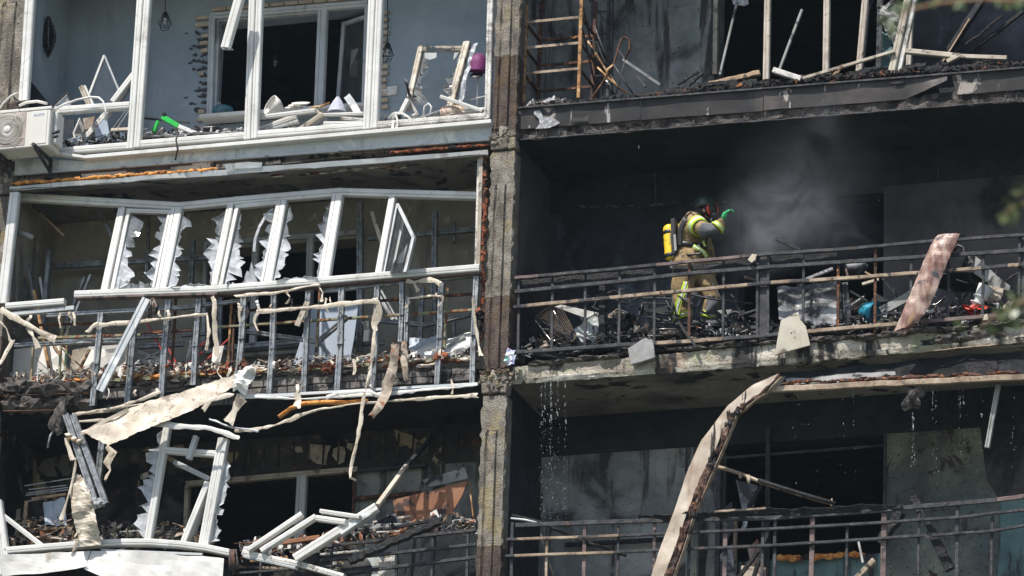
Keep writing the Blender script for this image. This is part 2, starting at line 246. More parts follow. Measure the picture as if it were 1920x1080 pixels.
# pillar paint: pale above, brown below, one storey high
def pillar_mat():
    M = mk('pebbled_pillar_concrete', [(0.25, (0.15, 0.125, 0.105)), (0.5, (0.27, 0.235, 0.195)), (0.75, (0.40, 0.365, 0.31))], 7, rough=0.95, bump=1.0, bscale=60, over=[((0.13, 0.11, 0.09), 4, 0.54, 0.72, UP, 0.9), ((0.03, 0.028, 0.026), 55, 0.60, 0.66), ((0.42, 0.34, 0.15), 2.5, 0.58, 0.7, (1, 1, 1), 0.45), ((0.62, 0.60, 0.55), 85, 0.62, 0.68, (1, 1, 1), 0.6), ((0.035, 0.03, 0.028), 2.2, 0.58, 0.70, UP, 0.85)], bdist=0.03)
    t = M.node_tree
    b = t.nodes["Principled BSDF"]
    src = b.inputs["Base Color"].links[0].from_socket
    geo = _n(t, "ShaderNodeNewGeometry")
    sep = _n(t, "ShaderNodeSeparateXYZ")
    t.links.new(geo.outputs["Position"], sep.inputs[0])
    z0 = P(940, 556, -0.1).z
    nz = _n(t, "ShaderNodeTexNoise")
    nz.inputs["Scale"].default_value = 14
    t.links.new(geo.outputs["Position"], nz.inputs["Vector"])
    a = _n(t, "ShaderNodeMath", operation='MULTIPLY_ADD')
    t.links.new(nz.outputs["Fac"], a.inputs[0])
    a.inputs[1].default_value = 0.06
    t.links.new(sep.outputs[2], a.inputs[2])
    s = _n(t, "ShaderNodeMath", operation='SUBTRACT')
    t.links.new(a.outputs[0], s.inputs[0])
    s.inputs[1].default_value = z0 + 0.03 - 2.74 * 6
    md = _n(t, "ShaderNodeMath", operation='MODULO')
    t.links.new(s.outputs[0], md.inputs[0])
    md.inputs[1].default_value = 2.74
    gt = _n(t, "ShaderNodeMath", operation='GREATER_THAN')
    t.links.new(md.outputs[0], gt.inputs[0])
    gt.inputs[1].default_value = 1.86
    mix = _n(t, "ShaderNodeMix", data_type='RGBA', blend_type='MULTIPLY')
    t.links.new(gt.outputs[0], mix.inputs[0])
    t.links.new(src, mix.inputs[6])
    mix.inputs[7].default_value = (0.42, 0.35, 0.34, 1)
    t.links.new(mix.outputs[2], b.inputs["Base Color"])
    return M


MT['pillar'] = pillar_mat()


def glass_mat(name, tint, white, alpha):
    M = bpy.data.materials.new(name)
    M.use_nodes = True
    t = M.node_tree
    t.nodes.clear()
    out = _n(t, "ShaderNodeOutputMaterial")
    tr = _n(t, "ShaderNodeBsdfTransparent")
    tr.inputs[0].default_value = (*tint, 1)
    gl = _n(t, "ShaderNodeBsdfGlossy")
    gl.inputs["Roughness"].default_value = 0.04
    fr = _n(t, "ShaderNodeFresnel")
    fr.inputs[0].default_value = 1.5
    mx = _n(t, "ShaderNodeMixShader")
    t.links.new(fr.outputs[0], mx.inputs[0])
    t.links.new(tr.outputs[0], mx.inputs[1])
    t.links.new(gl.outputs[0], mx.inputs[2])
    df = _n(t, "ShaderNodeBsdfDiffuse")
    df.inputs[0].default_value = (*white, 1)
    m2 = _n(t, "ShaderNodeMixShader")
    geo = _n(t, "ShaderNodeNewGeometry")
    nz = _n(t, "ShaderNodeTexNoise")
    nz.inputs["Scale"].default_value = 12
    t.links.new(geo.outputs["Position"], nz.inputs["Vector"])
    mr = _n(t, "ShaderNodeMapRange")
    mr.inputs[1].default_value = 0.35
    mr.inputs[2].default_value = 0.65
    mr.inputs[3].default_value = alpha * 0.7
    mr.inputs[4].default_value = min(1, alpha * 1.25)
    t.links.new(nz.outputs["Fac"], mr.inputs[0])
    t.links.new(mr.outputs[0], m2.inputs[0])
    t.links.new(mx.outputs[0], m2.inputs[1])
    t.links.new(df.outputs[0], m2.inputs[2])
    t.links.new(m2.outputs[0], out.inputs[0])
    return M


MT['glass'] = glass_mat('window_glass', (0.72, 0.76, 0.76), (0.3, 0.32, 0.33), 0.10)
MT['shardshade'] = glass_mat('shaded_laminated_glass', (0.7, 0.74, 0.76), (0.45, 0.48, 0.50), 0.25)  # same glass made greyer and clearer, painting shade on the upper shards
MT['shard'] = glass_mat('crazed_laminated_glass', (0.8, 0.83, 0.85), (0.70, 0.72, 0.75), 0.55)
MT['visor'] = glass_mat('mask_visor', (0.25, 0.28, 0.3), (0.1, 0.1, 0.1), 0.2)


# ------------------------------------------------------------------ geometry helpers
class G:
    """collects faces in world space and builds ONE mesh object"""

    def __init__(s):
        s.v, s.f, s.mi, s.sm = [], [], [], []

    def add(s, vs, fs, mi=0, smooth=False):
        o = len(s.v)
        s.v += [Vector(v) for v in vs]
        for f in fs:
            s.f.append(tuple(i + o for i in f))
            s.mi.append(mi)
            s.sm.append(smooth)
        return s

    def box(s, lo, hi, mi=0):
        (x0, y0, z0), (x1, y1, z1) = lo, hi
        v = [(x0, y0, z0), (x1, y0, z0), (x1, y1, z0), (x0, y1, z0), (x0, y0, z1), (x1, y0, z1), (x1, y1, z1), (x0, y1, z1)]
        return s.add(v, [(0, 3, 2, 1), (4, 5, 6, 7), (0, 1, 5, 4), (1, 2, 6, 5), (2, 3, 7, 6), (3, 0, 4, 7)], mi)

    def prof(s, a, b, poly, side=None, mi=0, segs=1, wob=0.0, taper=1.0):
        """extrude a closed 2D outline (u across, v towards the viewer) from a to b"""
        a, b = Vector(a), Vector(b)
        d = (b - a).normalized()
        n = Vector((0, -1, 0)) if side is None else Vector(side)
        n = (n - d * n.dot(d))
        if n.length < 1e-4:
            n = Vector((0, 0, 1)) - d * d.z
        n.normalize()
        u = d.cross(n).normalized()
        k = len(poly)
        vs = []
        for i in range(segs + 1):
            t = i / segs
            c = a.lerp(b, t)
            if wob and 0 < i < segs:
                c = c + u * rnd.uniform(-wob, wob) + n * rnd.uniform(-wob, wob)
            q = 1 + (taper - 1) * t
            vs += [c + u * (p[0] * q) + n * (p[1] * q) for p in poly]
        fs = []
        for i in range(segs):
            for j in range(k):
                j2 = (j + 1) % k
                fs.append((i * k + j, i * k + j2, (i + 1) * k + j2, (i + 1) * k + j))
        fs.append(tuple(range(k - 1, -1, -1)))
        fs.append(tuple(segs * k + j for j in range(k)))
        return s.add(vs, fs, mi)

    def beam(s, a, b, w, d=None, **kw):
        d = d or w
        c = min(w, d) * 0.12
        x, y = w / 2, d / 2
        return s.prof(a, b, [(-x + c, -y), (x - c, -y), (x, -y + c), (x, y - c), (x - c, y), (-x + c, y), (-x, y - c), (-x, -y + c)], **kw)

    def pvc(s, a, b, w, d=0.07, **kw):
        x = w / 2
        g = min(0.012, w * 0.12)
        f = d / 2
        return s.prof(a, b, [(-x, -f), (x, -f), (x, f - g), (x - g, f - 0.004), (x * 0.30, f - 0.002), (x * 0.26, f - 0.012), (x * 0.20, f - 0.012), (x * 0.16, f), (-x + g, f), (-x, f - g)], **kw)

    def chan(s, a, b, w, d=0.05, **kw):
        x, y, t = w / 2, d / 2, 0.004
        return s.prof(a, b, [(-x, -y), (-x + t, -y), (-x + t, y - t), (-x * 0.35, y - t), (-x * 0.25, y - t - 0.007), (x * 0.25, y - t - 0.007), (x * 0.35, y - t), (x - t, y - t), (x - t, -y), (x, -y), (x, y), (x * 0.4, y), (x * 0.25, y - 0.008), (-x * 0.25, y - 0.008), (-x * 0.4, y), (-x, y)], **kw)

    def angle(s, a, b, w, d=0.03, **kw):
        x, y, t = w / 2, d / 2, 0.005
        return s.prof(a, b, [(-x, y - t), (x - t, y - t), (x - t, -y), (x, -y), (x, y), (-x, y)], **kw)

    def poly(s, pts, th=0.01, Y=0.0, mi=0, back=(0, 1, 0)):
        """flat or bent plate: pts = (px, py[, Y])"""
        q = [P(p[0], p[1], p[2] if len(p) > 2 else Y) for p in pts]
        n = len(q)
        bk = Vector(back) * th
        vs = q + [v + bk for v in q]
        fs = [tuple(range(n)), tuple(range(2 * n - 1, n - 1, -1))]
        fs += [(i, i + n, (i + 1) % n + n, (i + 1) % n) for i in range(n)]
        return s.add(vs, fs, mi)

    def tube(s, pts, r, n=6, mi=0, r2=None):
        pts = [Vector(p) for p in pts]
        k = len(pts)
        vs = []
        for i, p in enumerate(pts):
            d = (pts[min(i + 1, k - 1)] - pts[max(i - 1, 0)]).normalized()
            a = d.cross(Vector((0.13, 0.9, 0.2))).normalized()
            b = d.cross(a).normalized()
            rr = r if r2 is None else r + (r2 - r) * i / (k - 1)
            vs += [p + a * (math.cos(2 * math.pi * j / n) * rr) + b * (math.sin(2 * math.pi * j / n) * rr) for j in range(n)]
        fs = []
        for i in range(k - 1):
            for j in range(n):
                j2 = (j + 1) % n
                fs.append((i * n + j, i * n + j2, (i + 1) * n + j2, (i + 1) * n + j))
        fs.append(tuple(range(n - 1, -1, -1)))
        fs.append(tuple((k - 1) * n + j for j in range(n)))
        return s.add(vs, fs, mi, True)

    def sheet(s, A, B, nu=16, nv=4, amp=0.01, tear=0.0, fr=3.0, mi=0, curl=0.0):
        """crumpled sheet between two edge paths of (px, py, Y) points"""
        def rs(L, t):
            L = [P(*p) for p in L]
            ds = [0]
            for i in range(1, len(L)):
                ds.append(ds[-1] + (L[i] - L[i - 1]).length)
            T = t * ds[-1]
            for i in range(1, len(L)):
                if T <= ds[i] + 1e-9:
                    return L[i - 1].lerp(L[i], (T - ds[i - 1]) / max(1e-9, ds[i] - ds[i - 1]))
            return L[-1]
        vs = []
        sd = rnd.uniform(0, 100)
        for i in range(nu + 1):
            a, b = rs(A, i / nu), rs(B, i / nu)
            for j in range(nv + 1):
                t = j / nv
                p = a.lerp(b, t)
                if tear and j in (0, nv):
                    p = p + (b - a).normalized() * (rnd.uniform(-tear, tear * 0.3) * (-1 if j == 0 else 1))
                if tear and i in (0, nu):
                    p = p + (rs(A, min(1, i / nu + 0.02)) - rs(A, max(0, i / nu - 0.02))).normalized() * rnd.uniform(-tear, tear)
                q = p * fr + Vector((sd, 0, 0))
                h = noise.noise(q) * amp + noise.noise(q * 3.1) * amp * 0.35
                p = p + Vector((h * 0.3, -h, h * 0.3)) + Vector((0, -curl * math.sin(t * math.pi), 0))
                vs.append(p)
        fs = []
        w_ = nv + 1
        for i in range(nu):
            for j in range(nv):
                fs.append((i * w_ + j, i * w_ + j + 1, (i + 1) * w_ + j + 1, (i + 1) * w_ + j))
        return s.add(vs, fs, mi)

    def strip(s, path, w, nv=3, amp=0.012, tear=0.004, fr=6.0, mi=0, curl=0.0, nu=None):
        """torn strip along (px, py, Y[, width px]) points, w in px"""
        A, B = [], []
        k = len(path)
        for i, p in enumerate(path):
            a, b = path[max(0, i - 1)], path[min(k - 1, i + 1)]
            dx, dy = b[0] - a[0], b[1] - a[1]
            L = math.hypot(dx, dy) or 1
            ww = (p[3] if len(p) > 3 else w) / 2
            A.append((p[0] - dy / L * ww, p[1] + dx / L * ww, p[2]))
            B.append((p[0] + dy / L * ww, p[1] - dx / L * ww, p[2]))
        L = sum(math.hypot(path[i + 1][0] - path[i][0], path[i + 1][1] - path[i][1]) for i in range(k - 1))
        return s.sheet(A, B, nu or max(4, int(L / 6)), nv, amp, tear, fr, mi, curl)

    def lump(s, c, r, sub=2, amp=0.35, sq=(1, 1, 1), fr=1.3, mi=0, smooth=True):
        bm = bmesh.new()
        bmesh.ops.create_icosphere(bm, subdivisions=sub, radius=1.0)
        sd = Vector((rnd.uniform(0, 99), rnd.uniform(0, 99), 0))
        vs = []
        for v in bm.verts:
            k = 1 + amp * noise.noise(v.co * fr + sd) * 1.6 + amp * 0.4 * noise.noise(v.co * fr * 3 + sd)
            vs.append(Vector(c) + Vector((v.co.x * k * r * sq[0], v.co.y * k * r * sq[1], v.co.z * k * r * sq[2])))
        fs = [tuple(v.index for v in f.verts) for f in bm.faces]
        bm.free()
        return s.add(vs, fs, mi, smooth)

    def chunk(s, c, sx, sy, sz, rot=None, mi=0, jit=0.25):
        """broken block: jittered box"""
        R = (rot or Matrix.Rotation(rnd.uniform(-0.5, 0.5), 3, 'Y') @ Matrix.Rotation(rnd.uniform(-0.6, 0.6), 3, 'X'))
        vs = []
        for z in (-1, 1):
            for (x, y) in ((-1, -1), (1, -1), (1, 1), (-1, 1)):
                vs.append(Vector(c) + R @ Vector((x * sx * 0.5 * (1 + rnd.uniform(-jit, jit)), y * sy * 0.5 * (1 + rnd.uniform(-jit, jit)), z * sz * 0.5 * (1 + rnd.uniform(-jit, jit)))))
        return s.add(vs, [(0, 3, 2, 1), (4, 5, 6, 7), (0, 1, 5, 4), (1, 2, 6, 5), (2, 3, 7, 6), (3, 0, 4, 7)], mi)

    def lathe(s, base, axis, prof, n=16, mi=0, smooth=True, squash=1.0):
        """prof = [(r, h)] along axis from base"""
        base, ax = Vector(base), Vector(axis).normalized()
        a = ax.cross(Vector((0, 1, 0.05))).normalized()
        b = ax.cross(a).normalized()
        vs = []
        for r, h in prof:
            vs += [base + ax * h + a * (math.cos(2 * math.pi * j / n) * r) + b * (math.sin(2 * math.pi * j / n) * r * squash) for j in range(n)]
        fs = []
        for i in range(len(prof) - 1):
            for j in range(n):
                j2 = (j + 1) % n
                fs.append((i * n + j, i * n + j2, (i + 1) * n + j2, (i + 1) * n + j))
        return s.add(vs, fs, mi, smooth)

    def obj(s, name, mats, parent=None, solid=0.0, label=None, bevel=0.0, sub=0, loc=None, disp=0.0):
        if loc is None:
            xs = [v.x for v in s.v]
            ys = [v.y for v in s.v]
            loc = Vector(((min(xs) + max(xs)) / 2, (min(ys) + max(ys)) / 2, min(v.z for v in s.v)))
        loc = Vector(loc)
        me = bpy.data.meshes.new(name)
        me.from_pydata([v - loc for v in s.v], [], s.f)
        if not isinstance(mats, (list, tuple)):
            mats = [mats]
        for k in mats:
            me.materials.append(MT[k] if isinstance(k, str) else k)
        me.polygons.foreach_set("material_index", s.mi)
        me.polygons.foreach_set("use_smooth", s.sm)
        bm = bmesh.new()
        bm.from_mesh(me)
        if not solid:
            bmesh.ops.recalc_face_normals(bm, faces=bm.faces)
        bm.to_mesh(me)
        bm.free()
        me.update()
        o = bpy.data.objects.new(name, me)
        COL.objects.link(o)
        o['_loc'] = tuple(loc)
        if parent is not None:
            o.parent = parent
            o.location = loc - Vector(parent['_loc'])
        else:
            o.location = loc
        if solid:
            q = o.modifiers.new("Solidify", 'SOLIDIFY')
            q.thickness = solid
            q.offset = 0
        if bevel:
            q = o.modifiers.new("Bevel", 'BEVEL')
            q.width = bevel
            q.segments = 1
            q.limit_method = 'ANGLE'
        if sub:
            q = o.modifiers.new("Subsurf", 'SUBSURF')
            q.levels = q.render_levels = sub
        if label and parent is not None:
            o['label'] = label
        return o


def T(name, label, cat, loc, group=None):
    o = bpy.data.objects.new(name, None)
    COL.objects.link(o)
    o.empty_display_size = 0.1
    o.location = loc
    o['_loc'] = tuple(Vector(loc))
    o['label'] = label
    o['category'] = cat
    if group:
        o['group'] = group
    return o


def tag(o, label, cat, group=None, kind=None):
    o['label'] = label
    o['category'] = cat
    if group:
        o['group'] = group
    if kind:
        o['kind'] = kind
    return o


def dup(root, delta):
    """copy of a thing with its parts and sub-parts, moved by delta"""
    r = root.copy()
    COL.objects.link(r)
    r.location = Vector(root['_loc']) + Vector(delta)
    r['_loc'] = tuple(r.location)
    for ch in root.children:
        c = ch.copy()
        COL.objects.link(c)
        c.parent = r
        for g in ch.children:
            d = g.copy()
            COL.objects.link(d)
            d.parent = c
    return r


def pb(a, b, Y=0.0, Y2=None):
    return P(a[0], a[1], Y), P(b[0], b[1], Y if Y2 is None else Y2)


def jag(x1, y1, x2, y2, Y, side, amp, n=7, curl=0.0, Y2=None, low=0.25):
    """jagged broken glass left along an edge; side = +-1 in px x (or py when the edge is level)"""
    g = G()
    Y2 = Y if Y2 is None else Y2
    dx, dy = x2 - x1, y2 - y1
    L = math.hypot(dx, dy)
    nx, ny = (dy / L, -dx / L)
    if abs(dy) > abs(dx):
        if nx * side < 0:
            nx, ny = -nx, -ny
    else:
        if ny * side < 0:
            nx, ny = -nx, -ny
    e, o, o2 = [], [], []
    k = n * 3
    sd = rnd.uniform(0, 99)
    for i in range(k + 1):
        t = i / k
        t2 = min(1, max(0, t + rnd.uniform(-0.5, 0.5) / k))
        a = amp * max(0.12, 0.62 + 1.1 * noise.noise(Vector((t * 2.6, sd, 0))) + 0.55 * noise.noise(Vector((t * 9, sd, 4))) + rnd.uniform(-0.36, 0.3) * (1 if i % 3 else 0.3))
        if i in (0, k):
            a = amp * 0.08
        yy = Y + (Y2 - Y) * t
        e.append(P(x1 + dx * t, y1 + dy * t, yy))
        sk = rnd.uniform(-0.12, 0.18) * a
        cu = curl * (0.6 + 1.5 * noise.noise(Vector((t * 4, sd, 9))))
        o.append(P(x1 + dx * t2 + nx * a * 0.55, y1 + dy * t2 + ny * a * 0.55 + sk * 0.3, yy - cu * 0.3))
        o2.append(P(x1 + dx * t2 + nx * a, y1 + dy * t2 + ny * a + sk, yy - cu))
    w_ = k + 1
    fs = [(i, i + 1, w_ + i + 1, w_ + i) for i in range(k)] + [(w_ + i, w_ + i + 1, 2 * w_ + i + 1, 2 * w_ + i) for i in range(k)]
    g.add(e + o + o2, fs)
    return g
# ================================================================== the building
STO = 2.74
ZB = [-1.06 - STO, -1.06, 1.66, 1.66 + STO]          # undersides of the floor slabs
ZT = [z + 0.19 for z in ZB]
YB = 1.2                                             # face of the walls behind the balconies
XP0, XP1 = P(918, 400, -0.1).x, P(964, 400, -0.1).x  # middle pillar
XL = P(125, 100, YB).x                               # left inner wall of the left bay
XR = 7.4
gnd = G().add([(-300, -300, -19.5), (300, -300, -19.5), (300, 300, -19.5), (-300, 300, -19.5)], [(0, 1, 2, 3)]).obj('ground', 'ground', loc=(0, 0, -19.5))
gnd['kind'] = 'structure'

B = T('apartment_building', 'grey concrete apartment block with burnt-out and blast-damaged balconies on three floors', 'building', (0, 0.6, -19.4))

for i, z in enumerate(ZB):
    cm = ['ceil_grey', 'ceil_grey', 'ceil_soot', 'ceil_soot'][i]
    for (x0, x1, mt) in ((XL - 0.45, (XP0 + XP1) / 2, ['rubble', 'ceil_soot', 'ceil_grey', 'ceil_grey'][i]), ((XP0 + XP1) / 2, XR, cm)):
        g = G()
        n = 24
        for k in range(n):   # uneven broken front edge, a closed run of blocks
            a, b = x0 + (x1 - x0) * k / n, x0 + (x1 - x0) * (k + 1) / n
            g.box((a, 0.0 + rnd.uniform(0, 0.035), z), (b - 0.001, YB - 0.005, ZT[i]))
        g.obj('floor_slab', mt, B)
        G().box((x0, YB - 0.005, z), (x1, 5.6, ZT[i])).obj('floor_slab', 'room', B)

# plain facade beyond the picture, so the block does not end at its edges
for (x0, x1) in ((-14, XL - 0.46), (XR + 0.25, 16)):
    G().box((x0, 0.0, -19.4), (x1, 5.8, 9.5)).obj('facade_wall', 'concrete', B)
G().box((XL - 0.46, 0.02, -19.4), (XR + 0.25, 5.8, ZB[0])).obj('facade_wall', 'concrete', B)
G().box((XL - 0.46, 0.02, ZT[3] + 1.0), (XR + 0.25, 5.8, 9.5)).obj('facade_wall', 'concrete', B)
G().box((XL - 0.46, 0.0, ZT[3]), (XR + 0.25, 0.12, ZT[3] + 1.0)).obj('parapet', 'concrete', B)

# partitions between the bays, and end walls
for i in range(3):
    z0, z1 = ZT[i], ZB[i + 1]
    # each side of the partition has its own finish
    xm = (XP0 + XP1) / 2
    G().box((XP0 + 0.03, 0.09, z0), (xm, 5.6, z1)).obj('partition_wall', ['wall_burnt', 'wall_tan', 'wall_blue'][i], B)
    G().box((xm + 0.001, 0.09, z0), (XP1 - 0.03, 5.6, z1)).obj('partition_wall', ['wall_black', 'wall_brownsoot', 'wall_greysoot'][i], B)
    G().box((XL - 0.12, 0.1, z0), (XL, 5.6, z1)).obj('partition_wall', ['wall_burnt', 'wall_tan', 'wall_blue'][i], B)
    G().box((XR, 0.1, z0), (XR + 0.2, 5.6, z1)).obj('partition_wall', 'wall_soot', B)
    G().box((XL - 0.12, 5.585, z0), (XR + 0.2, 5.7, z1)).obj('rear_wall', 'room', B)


def back_wall(i, x0, x1, hole, mats, band=None, yb=YB):
    """wall behind a balcony: pieces left, right, above and below one opening; hole = px x0,y0,x1,y1"""
    z0, z1 = ZT[i], ZB[i + 1]
    cx, cy = (hole[0] + hole[2]) / 2, (hole[1] + hole[3]) / 2
    hx0, hx1 = P(hole[0], cy, yb).x, P(hole[2], cy, yb).x
    hz1, hz0 = P(cx, hole[1], yb).z, P(cx, hole[3], yb).z
    hz0 = max(hz0, z0)
    hz1 = min(hz1, z1)
    ml, mr, mt, mb = mats
    zb = z1 if band is None else min(z1, P(band[0], band[1], yb).z)
    t = 0.28
    G().box((x0, yb, z0), (hx0, yb + t, zb)).obj('wall', ml, B)
    G().box((hx1, yb, z0), (x1, yb + t, zb)).obj('wall', mr, B)
    if zb < z1:
        G().box((x0, yb + 0.012, zb), (x1, yb + t, z1)).obj('upper_wall', mt, B)
        if hz1 < zb:
            G().box((hx0, yb + 0.003, hz1), (hx1, yb + t, zb)).obj('wall', mt, B)
    elif hz1 < z1:
        G().box((hx0, yb + 0.003, hz1), (hx1, yb + t, z1)).obj('wall', mt, B)
    if hz0 > z0 + 0.01:
        G().box((hx0, yb + 0.003, z0), (hx1, yb + t, hz0)).obj('wall', mb, B)
    return hx0, hx1, hz0, hz1


back_wall(2, XL, XP0 + 0.03, (400, 26, 683, 222), ('wall_blue', 'wall_blue', 'wall_blue', 'wall_blue'))
back_wall(1, XL, XP0 + 0.03, (385, 458, 676, 652), ('wall_tan', 'wall_tan', 'wall_tan', 'wall_tan'))
back_wall(0, XL, XP0 + 0.03, (350, 893, 664, 1045), ('wall_burnt', 'wall_greysoot', 'wall_burnt', 'wall_burnt'), band=(800, 872))
back_wall(2, XP1 - 0.03, XR, (1345, -70, 1705, 150), ('wall_greysoot', 'wall_soot', 'wall_soot', 'wall_soot'))
back_wall(1, XP1 - 0.03, XR, (1385, 372, 1656, 740), ('wall_soot', 'wall_brownsoot', 'wall_black', 'wall_soot'), band=(1150, 392))
back_wall(0, XP1 - 0.03, XR, (1348, 800, 1660, 1046), ('wall_greysoot', 'wall_green', 'wall_black', 'wall_teal'), band=(1200, 845))

# ------------------------------------------------------------------ pillars of ribbed concrete panels
def pillar(x0, x1, yf=-0.13):
    for i in range(-1, 4):
        z0 = (ZB[0] - STO if i < 0 else ZB[i]) + 0.13
        z1 = z0 + STO - 0.30
        w_ = x1 - x0
        g = G()
        pf = [(0, 0), (0.18, 0), (0.24, 0.022), (0.31, 0.022), (0.35, -0.018), (0.62, -0.018), (0.66, 0.012), (0.70, 0), (0.97, 0), (1.0, 0.02)]
        zz = [z0, z1 - 0.42, z1 - 0.38, z1]
        nz_ = 46
        vs, fs = [], []
        us = []
        for (u, d) in pf:
            us.append((u, d))
        k = len(us)
        for j in range(nz_ + 1):
            z = z0 + (z1 - z0) * j / nz_
            flat = z > z1 - 0.40
            for q, (u, d) in enumerate(us):
                dd = 0.0 if flat else d
                ex = 0.012 * noise.noise(Vector((q * 3.1, z * 5, x0)))
                ed = (rnd.uniform(-0.012, 0.02) if q in (0, k - 1) else 0)
                vs.append((x0 + u * w_ + (ed if q == 0 else -ed), yf + dd + ex, z))
        for j in range(nz_):
            for q in range(k - 1):
                fs.append((j * k + q, j * k + q + 1, (j + 1) * k + q + 1, (j + 1) * k + q))
        g.add(vs, fs)
        g.box((x0 + 0.01, yf + 0.03, z0), (x1 - 0.01, 0.085, z1))
        g.obj('pillar', 'pillar', B)
        # notch over the recess, cracked blocks in the joint
        G().box((x0 + w_ * 0.30, yf - 0.006, z1 - 0.425), (x0 + w_ * 0.66, yf + 0.02, z1 - 0.385)).obj('notch', 'black', B)
        for r in range(2):
            for c in range(3):
                G().chunk((x0 + w_ * (0.17 + 0.33 * c), yf + 0.06, z1 + 0.085 + 0.13 * r), w_ * 0.34, 0.16, 0.13, Matrix.Rotation(rnd.uniform(-0.08, 0.08), 3, 'Y'), jit=0.12).obj('joint_block', 'pillar' if rnd.random() < 0.5 else 'concrete', B, bevel=0.01)


pillar(XP0, XP1)
xl1 = P(13, 450, -0.13).x
pillar(xl1 - 0.36, xl1 + 0.02, -0.10)

# spalled crust on the joints
g = G()
for (x, y) in ((925, 262), (940, 248), (950, 256), (930, 702), (948, 716), (925, 728), (912, 715), (958, 700), (940, 692), (905, 700), (10, 305), (25, 745), (5, 735)):
    for k in range(9):
        g.lump(P(x + rnd.uniform(-12, 12), y + rnd.uniform(-8, 8), -0.15), rnd.uniform(0.008, 0.026), 1, 0.6, smooth=False)
o = g.obj('concrete_crust', 'pillar', B)
o['kind'] = 'stuff'

# ------------------------------------------------------------------ slab fronts on the right
G().sheet([(963, 689, -0.02), (1200, 668, -0.02), (1520, 640, -0.02), (1930, 604, -0.02)], [(958, 719, -0.02), (1200, 703, -0.02), (1520, 680, -0.02), (1930, 642, -0.02)], 120, 8, 0.022, 0.006, 7).obj('slab_front', 'slabface', B, solid=0.02)
G().sheet([(963, 711, -0.05), (1400, 678, -0.05), (1930, 630, -0.05)], [(960, 721, -0.03), (1400, 689, -0.03), (1930, 641, -0.03)], 120, 3, 0.014, 0.006, 9).obj('drip_edge', 'slabface', B, solid=0.015)
G().sheet([(956, 240, -0.01), (1400, 205, -0.01), (1930, 162, -0.01)], [(956, 266, -0.01), (1400, 228, -0.01), (1930, 190, -0.01)], 120, 6, 0.03, 0.005, 7).obj('slab_front', 'rubble', B, solid=0.02)
# bared reinforcement along the slab edge
g = G()
g.tube([P(x, 264 - (x - 957) * 0.0787 + rnd.uniform(-0.8, 0.8), -0.05) for x in range(957, 1931, 24)], 0.008, 5)
o = g.obj('reinforcement_bar', 'iron', B)
for x in (966, 1005, 1024, 1048, 1096, 1125, 1300, 1395, 1505, 1546, 1630, 1824, 1884, 1905):
    y = 264 - (x - 957) * 0.0787
    G().tube([P(x + 1, y - 12, -0.055), P(x, y + 4, -0.055)], 0.006, 5).obj('reinforcement_tie', 'iron', B)
G().tube([P(x, 662.5 - (x - 1700) * 0.094 + rnd.uniform(-.8, .8), -0.05) for x in range(1715, 1880, 14)], 0.008, 5).obj('reinforcement_bar', 'iron_pale', B)

# broken mortar and stones along slab tops
def rocks(path, Y, n, r0, r1, mat, dy=3, sq=(1.5, 1, 0.6), label=None):
    for k in range(n):
        t = (k + rnd.uniform(0.1, 0.9)) / n
        i = min(len(path) - 2, int(t * (len(path) - 1)))
        f = t * (len(path) - 1) - i
        x = path[i][0] + (path[i + 1][0] - path[i][0]) * f
        y = path[i][1] + (path[i + 1][1] - path[i][1]) * f
        G().lump(P(x, y + rnd.uniform(-dy, dy), Y + rnd.uniform(-0.02, 0.04)), rnd.uniform(r0, r1), 2, 0.5, sq, smooth=False).obj('broken_stone', mat, B)


rocks([(1000, 684), (1180, 664), (1460, 640)], -0.03, 26, 0.035, 0.06, 'rubble', 2, (2.0, 1, 0.45))
rocks([(1520, 642), (1700, 626), (1920, 606)], -0.04, 24, 0.04, 0.075, 'rubble', 3, (1.9, 1, 0.5))
rocks([(1740, 640), (1880, 622)], -0.04, 10, 0.04, 0.07, 'rubble', 7, (1.6, 0.7, 0.7))
rocks([(8, 735), (170, 728)], -0.06, 11, 0.07, 0.12, 'rubble', 4, (1.5, 1, 0.8))
rocks([(8, 758), (165, 757)], -0.05, 10, 0.06, 0.11, 'rubble', 5, (1.3, 1, 0.9))
rocks([(180, 725), (450, 706), (890, 690)], -0.03, 30, 0.03, 0.055, 'rubble', 2, (1.8, 1, 0.6))
# brick courses showing along the left slab edge
for (xa, ya, xb, yb, n) in ((180, 742, 300, 735, 3), (300, 722, 450, 708, 4), (450, 722, 890, 694, 10), (460, 736, 890, 706, 11)):
    for k in range(n):
        t = (k + 0.5) / n
        x, y = xa + (xb - xa) * t, ya + (yb - ya) * t
        w_ = (xb - xa) / n
        dy = (yb - ya) / n
        G().poly([(x - w_ * .48, y + 6 - dy * .48), (x + w_ * .48, y + 6 + dy * .48), (x + w_ * .48, y - 6 + dy * .48), (x - w_ * .48, y - 6 - dy * .48)], 0.08, -0.035 + rnd.uniform(-0.008, 0.008)).obj('brick', 'brickgrey', B, bevel=0.006)
for (xa, ya, xb, yb, n) in ((28, 336, 110, 330, 3), (560, 290, 880, 268, 8)):
    for k in range(n):
        t = (k + 0.5) / n
        x, y = xa + (xb - xa) * t, ya + (yb - ya) * t
        w_ = (xb - xa) / n
        dy = (yb - ya) / n
        G().poly([(x - w_ * .48, y + 6 - dy * .48), (x + w_ * .48, y + 6 + dy * .48), (x + w_ * .48, y - 6 + dy * .48), (x - w_ * .48, y - 6 - dy * .48)], 0.08, -0.025 + rnd.uniform(-0.008, 0.008)).obj('brick', 'brickgrey', B, bevel=0.006)
